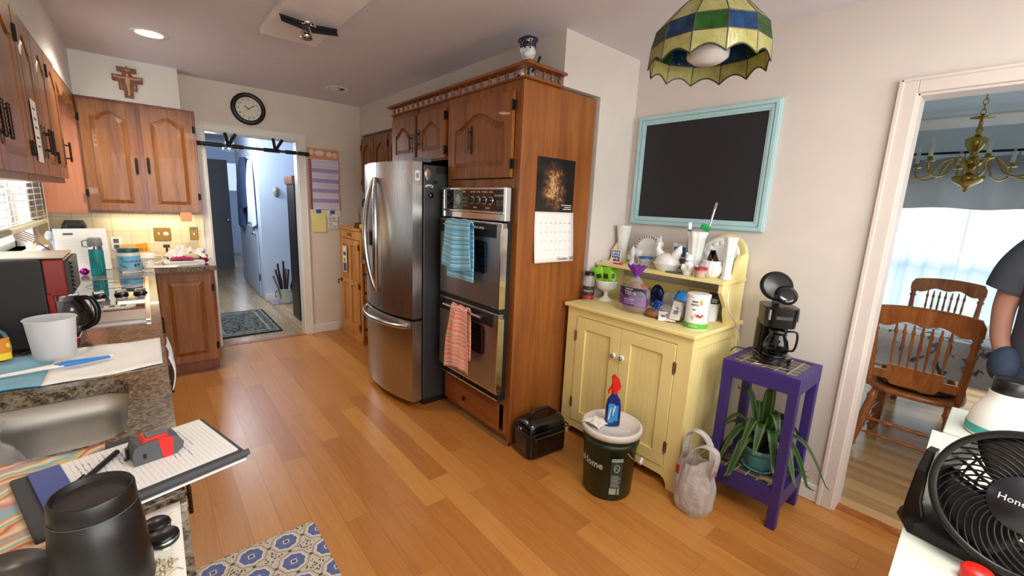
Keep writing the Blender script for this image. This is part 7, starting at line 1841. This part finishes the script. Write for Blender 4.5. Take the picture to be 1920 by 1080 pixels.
# ------------------------------------------------------------------ hall
t = NT('oriental_rug'); u = t.xyz(t.co())
dx = t.math('ABSOLUTE', u[0]); dy = t.math('ABSOLUTE', u[1])
e = t.math('MINIMUM', t.math('SUBTRACT', .325, dx), t.math('SUBTRACT', .57, dy))
v_ = t.n('TexVoronoi', feature='F1'); t.put(v_, 'Vector', t.co()); v_.inputs['Scale'].default_value = 24
n_ = t.noise(t.co(), 30, 2, .5, 1.5)
pat = t.math('GREATER_THAN', t.math('ADD', t.math('MULTIPLY', v_.outputs['Distance'], .6), t.math('MULTIPLY', n_, .7)), .60)
col = t.mix(pat, '#0D0F13', '#66665F')
bd_ = t.math('COMPARE', e, .11, .012); col = t.mix(bd_, col, '#8C8C7F')
bd2 = t.math('COMPARE', e, .035, .006); col = t.mix(bd2, col, '#8C8C7F')
col = t.mix(t.math('LESS_THAN', e, .022), col, '#14161A')
b = MB().box(.42, 5.20, 0, 1.07, 6.34, .012)
one('hall_rug', b, t.bsdf(col, .95), 'dark oriental patterned rug on the hall floor beyond the doorway', 'rug', bevel=.003)
pl_ = thing('umbrella_pail', 'pale enamel pail full of canes and umbrellas in the hall', 'pail', (1.42, 6.62, 0))
MB().lathe([(.085, 0), (.088, .005), (.098, .19), (.102, .195), (.098, .20), (.094, .19), (.084, .01), (0, .008)], (1.42, 6.62, .012), 30).build('pail', plain('enamel_mint', '#C9DDD6', .3), pl_)
for s in (-1, 1): MB().tube(smooth([(1.42+s*.10, 6.62, .19), (1.42+s*.125, 6.62, .15), (1.42+s*.12, 6.60, .09)]), .005, 6).build('bail', M_iron, pl_)
one('hall_mat', MB().box(1.235, 6.53, 0, 1.75, 6.87, .008), plain('mat_mauve', '#9A8A92', .95, vary=.4, vs=40), 'small mauve patterned mat under the umbrella pail', 'mat')
rn = random.Random(13); M_cane = [plain('cane_dark', '#3A2A22', .5), plain('cane_navy', '#1F2433', .5), plain('cane_tan', '#8A6A50', .5)]
labs = ['pale cane leaning furthest left in the pail', 'dark cane leaning left in the pail', 'navy umbrella left of centre in the pail', 'dark umbrella standing upright at the pail centre', 'tan cane behind the centre umbrella in the pail', 'brown cane right of centre in the pail', 'navy umbrella leaning right in the pail', 'dark umbrella leaning furthest right in the pail']
for k in range(8):
    f = (k-3.5)/3.5; x0 = 1.42+.05*f; x1 = 1.42+.155*f; y0, y1 = 6.60+.03*(k % 3-1), 6.60+.06*(k % 3-1)
    h = .43+.10*(1-abs(f))+rn.uniform(-.05, .05)
    um = k in (2, 3, 6, 7)
    b = MB().tube([(x0, y0, .03), ((x0+x1)/2, (y0+y1)/2, h*.6), (x1, y1, h)], [.010, .02 if um else .011, .012], 8)
    if um: b.tube([(x1, y1, h), (x1+.004*f, y1, h+.06)], .013, 8)
    else: b.ell((x1, y1, h), .015, 8, 6)
    one('umbrella' if um else 'cane', b, M_cane[2] if k in (0, 4) else M_cane[1] if k in (2, 6) else M_cane[0], labs[k], 'umbrella' if um else 'cane')
pq = thing('wall_plaque', 'small oval pewter plaque on the blue hall wall', 'plaque', (1.445, 6.893, 1.47))
MB().lathe([(.0, .018), (.03, .014), (.045, .0)], (1.445, 6.899, 1.55), 20, M=(RX(90) @ Matrix.Diagonal((1, 1.7, 1, 1))).to_3x3(), cap=False).build('plaque', plain('plaque_pewter', '#9B978C', .4, .5), pq)
MB().ell((1.445, 6.882, 1.55), (.018, .008, .05), 10, 8).build('figure', plain('plaque_dark', '#5C5850', .5), pq)
hc = thing('hall_cabinet', 'tall dark cabinet with wooden top just inside the hall at the right', 'cabinet', (1.5, 5.68, 0))
MB().box(1.335, 5.53, 0, 1.72, 5.85, 1.64).build('body', plain('ebony_wood', '#1D1A1A', .4), hc)
MB().box(1.315, 5.51, 1.64, 1.74, 5.87, 1.74).build('top', M_oak, hc, .01)
# coats on the corridor wall
def coat(name, lab, y0, y1, z0, z1, mat, d=.07, seed=1):
    rn = random.Random(seed); ph = [rn.uniform(0, 6) for _ in range(4)]; ym = (y0+y1)/2
    def fn(u, v):
        a = 2*PI*u; k = .25+.75*min(1, (1-v)/.35)**.7 if v > .0 else 1
        xw = 1.225+.012*(ym-6.9)*1.2
        return Vector((xw-d*(.55+.45*math.cos(a)*1.0)*(.55+.45*k)-.012*math.sin(5*a+ph[0])*(1-v), ym+(y1-y0)/2*k*math.sin(a)*(1+.08*math.sin(4*a+ph[1]+3*v)), z0+(z1-z0)*v+.03*math.sin(3*a+ph[2])*(1-v)))
    return one(name, MB().grid(fn, 28, 16, cu=True), mat, lab, 'coat')
hk = thing('coat_hook', 'metal coat hook on the corridor wall above the hanging clothes', 'hook', (1.235, 7.4, 2.0))
MB().box(1.222, 7.1, 2.03, 1.245, 7.9, 2.07).build('rail', M_white, hk)
for y in (7.2, 7.45, 7.7): MB().tube([(1.235, y, 2.05), (1.18, y, 2.06), (1.17, y, 2.09)], .007, 7).build('hook', M_chrome, hk)
coat('jacket', 'dark blue jacket hanging on the hall coat hooks', 7.47, 8.05, 1.32, 2.05, plain('jacket_blue', '#2C3A55', .85), .13, 2)
coat('jacket', 'long slate coat hanging behind the dark blue jacket', 8.1, 8.55, .98, 1.95, plain('coat_slate', '#3F5378', .85), .07, 5)
coat('robe', 'white robe hanging right of the blue jacket in the hall', 7.12, 7.45, 1.08, 1.98, plain('robe_white', '#D9E2EE', .9), .09, 3)
b = MB().prism([(1.205, 7.15), (1.218, 7.15), (1.262, 8.75), (1.249, 8.75)], .01, 1.02, Matrix(((1, 0, 0, 0), (0, 0, 1, 0), (0, 1, 0, 0), (0, 0, 0, 1))))
hd_ = struct('door_1', b, plain('hall_door_white', '#B9C7D8', .5))
MB().ell((1.19, 7.28, .95), (.03, .03, .03), 14, 10).build('door_knob', M_chrome, hd_)
MB().box(1.202, 7.15, .25, 1.214, 7.19, .35).build('hinge', M_iron, hd_)
dd = struct('door_2', MB().box(-.1, 10.36, 0, 1.31, 10.42, 2.15).box(.12, 10.345, .15, .55, 10.36, .95).box(.72, 10.345, .15, 1.2, 10.36, .95), M_slate)
MB().ell((1.25, 10.31, .98), .035, 12, 8).build('door_knob', M_chrome, dd)
hp = thing('hall_light', 'small glass hall ceiling lamp seen above the pull-up bar', 'lamp', (.84, 6.3, 2.02))
for s in (-1, 0, 1): MB().cyl((.84+s*.10, 6.3, H-.001), (.84+s*.035, 6.3, 2.10), .006, n=8).build('rod', M_chrome, hp)
MB().lathe([(.005, -.06), (.04, -.03), (.075, .0), (.05, .02), (.045, .05), (.0, .055)], (.84, 6.3, 2.06), 16).build('glass_shade', M_pet, hp)
for k in range(5): a = 2*PI*k/5; MB().ell((.84+.06*math.cos(a), 6.3+.06*math.sin(a), 2.045), (.025, .025, .03), 10, 8).build('bulb_cup', M_chrome, hp)
# ------------------------------------------------------------------ light and camera
W = bpy.data.worlds.new('daylight'); SC.world = W; W.use_nodes = True
nt = W.node_tree; nt.nodes.clear()
o = nt.nodes.new('ShaderNodeOutputWorld'); bg = nt.nodes.new('ShaderNodeBackground')
bg.inputs[0].default_value = (.62, .80, 1.0, 1); bg.inputs[1].default_value = .55
nt.links.new(bg.outputs[0], o.inputs[0])
def area(name, loc, rot, sx, sy, power, color=(1, 1, 1), spread=180):
    l = bpy.data.lights.new(name, 'AREA'); l.shape = 'RECTANGLE'; l.size = sx; l.size_y = sy; l.energy = power; l.color = color; l.spread = R(spread)
    ob = bpy.data.objects.new(name, l); COL.objects.link(ob); ob.location = loc; ob.rotation_euler = [R(a) for a in rot]; return ob
def point(name, loc, power, color, r=.05, spot=None):
    l = bpy.data.lights.new(name, 'SPOT' if spot else 'POINT'); l.energy = power; l.color = color; l.shadow_soft_size = r
    if spot: l.spot_size = R(spot); l.spot_blend = .6
    ob = bpy.data.objects.new(name, l); COL.objects.link(ob); ob.location = loc; return ob
area('window_daylight', (XL-.75, 3.7, 2.35), (0, -52, 0), 1.0, 1.9, 95, (.88, .94, 1))
area('added_rear_fill', (1.0, YR-.3, 1.55), (90, 0, 0), 2.9, 1.35, 56, (1, .97, .93))  # added fill from behind the viewer, through the unseen rear window
area('dining_window_daylight', (7.1, -.6, 3.0), (0, 55, 0), 1.6, 3.2, 340, (.86, .94, 1))
area('hall_window_daylight', (1.7, 13.6, 2.6), (-60, 0, 0), .6, .8, 30, (.75, .87, 1))
point('hall_light', (.62, 6.7, 2.0), 42, (.80, .89, 1), .12)  # added hall fill, set apart from the glass fixture to brighten the corridor wall
point('recessed_lamp', (.12, 3.86, H-.05), 42, (1, .9, .76), .07, 150)
point('puck_lamp', (-.46, 2.28, 1.48), 1.6, (1, .93, .8), .05)
area('under_cabinet_lamp', (.05, 4.82, 1.30), (0, 0, 0), .6, .08, 1.3, (1, .84, .58))
area('added_near_fill', (1.0, -.4, H-.02), (0, 0, 0), .9, .9, 22, (1, .95, .88))  # added overhead fill for the foreground, no fixture here

# awning outside the dining window
_a = MB()
for i in range(16): _a.prism([(0, -.35), (.45, -.35), (.45, .30)]+[(.45-.45*k/10, .30+.12*math.sin(PI*k/10)) for k in range(1, 11)], 0, .05, facing((7.2, 2.5-.45*i, 0), '-x'))
one('garden_fence', _a, plain('fence_sage', '#8FA39A', .8), 'pale sage scalloped fence outside the dining room window', 'fence')

cd = bpy.data.cameras.new('camera'); cam = bpy.data.objects.new('camera', cd); COL.objects.link(cam)
F = 798.7; cd.sensor_fit = 'HORIZONTAL'; cd.sensor_width = 36; cd.lens = F/1920*36; cd.clip_start = .02; cd.clip_end = 60
yw, pt, rl = .7098, .1899, .0443
fw = Vector((math.sin(yw)*math.cos(pt), math.cos(yw)*math.cos(pt), -math.sin(pt)))
rt = Vector((math.cos(yw), -math.sin(yw), 0)); upv = rt.cross(fw)
r2 = rt*math.cos(rl)+upv*math.sin(rl); u2 = -rt*math.sin(rl)+upv*math.cos(rl)
cam.matrix_world = Matrix(((r2.x, u2.x, -fw.x, 0), (r2.y, u2.y, -fw.y, 0), (r2.z, u2.z, -fw.z, 1.504), (0, 0, 0, 1)))
SC.camera = cam
vs = SC.view_settings
SC.display_settings.display_device = 'sRGB'
vs.view_transform = 'Standard'; vs.look = 'None'; vs.exposure = 0.87; vs.gamma = 1.0; vs.use_curve_mapping = False

# ------------------------------------------------------------------ repeats share a group
GROUPS = {'dining_chair': 'oak chairs in the dining room', 'vase': 'white vases on the hutch shelf', 'magnet': 'magnets on the refrigerator side', 'snack_packet': 'snack packets in the compote',
          'sachet': 'white sachets on the hutch', 'wall_cabinet': 'cherry wall cabinets', 'base_cabinet': 'cherry base cabinets', 'dish_towel': 'kitchen towels', 'cane': 'canes in the hall pail',
          'umbrella': 'umbrellas in the hall pail', 'figurine': 'ceramic figurines', 'sticky_note': 'sticky notes on the cabinets', 'photo': 'small photos in the ribbed bowl', 'recessed_light': 'recessed ceiling lights',
          'disc_lid': 'small black discs on the counter', 'jacket': 'coats on the hall hooks', 'curtain': 'sheer curtains in the dining room', 'switch_plate': 'brass switch plates', 'card': 'printed cards on the shelf',
          'bread_bag': 'bread bags on the hutch', 'countertop': 'granite countertops', 'coffee_maker': 'coffee makers', 'water_bottle': 'water bottles', 'leaflet': 'loose leaflets', 'magenta_cloth': 'magenta cloths on the counter'}
_by = {}
for o in SC.objects:
    if o.parent is None and o.get('category'): _by.setdefault(o.name.split('.')[0], []).append(o)
for k, l in _by.items():
    if len(l) > 1 and k in GROUPS:
        for o in l: o['group'] = GROUPS[k]
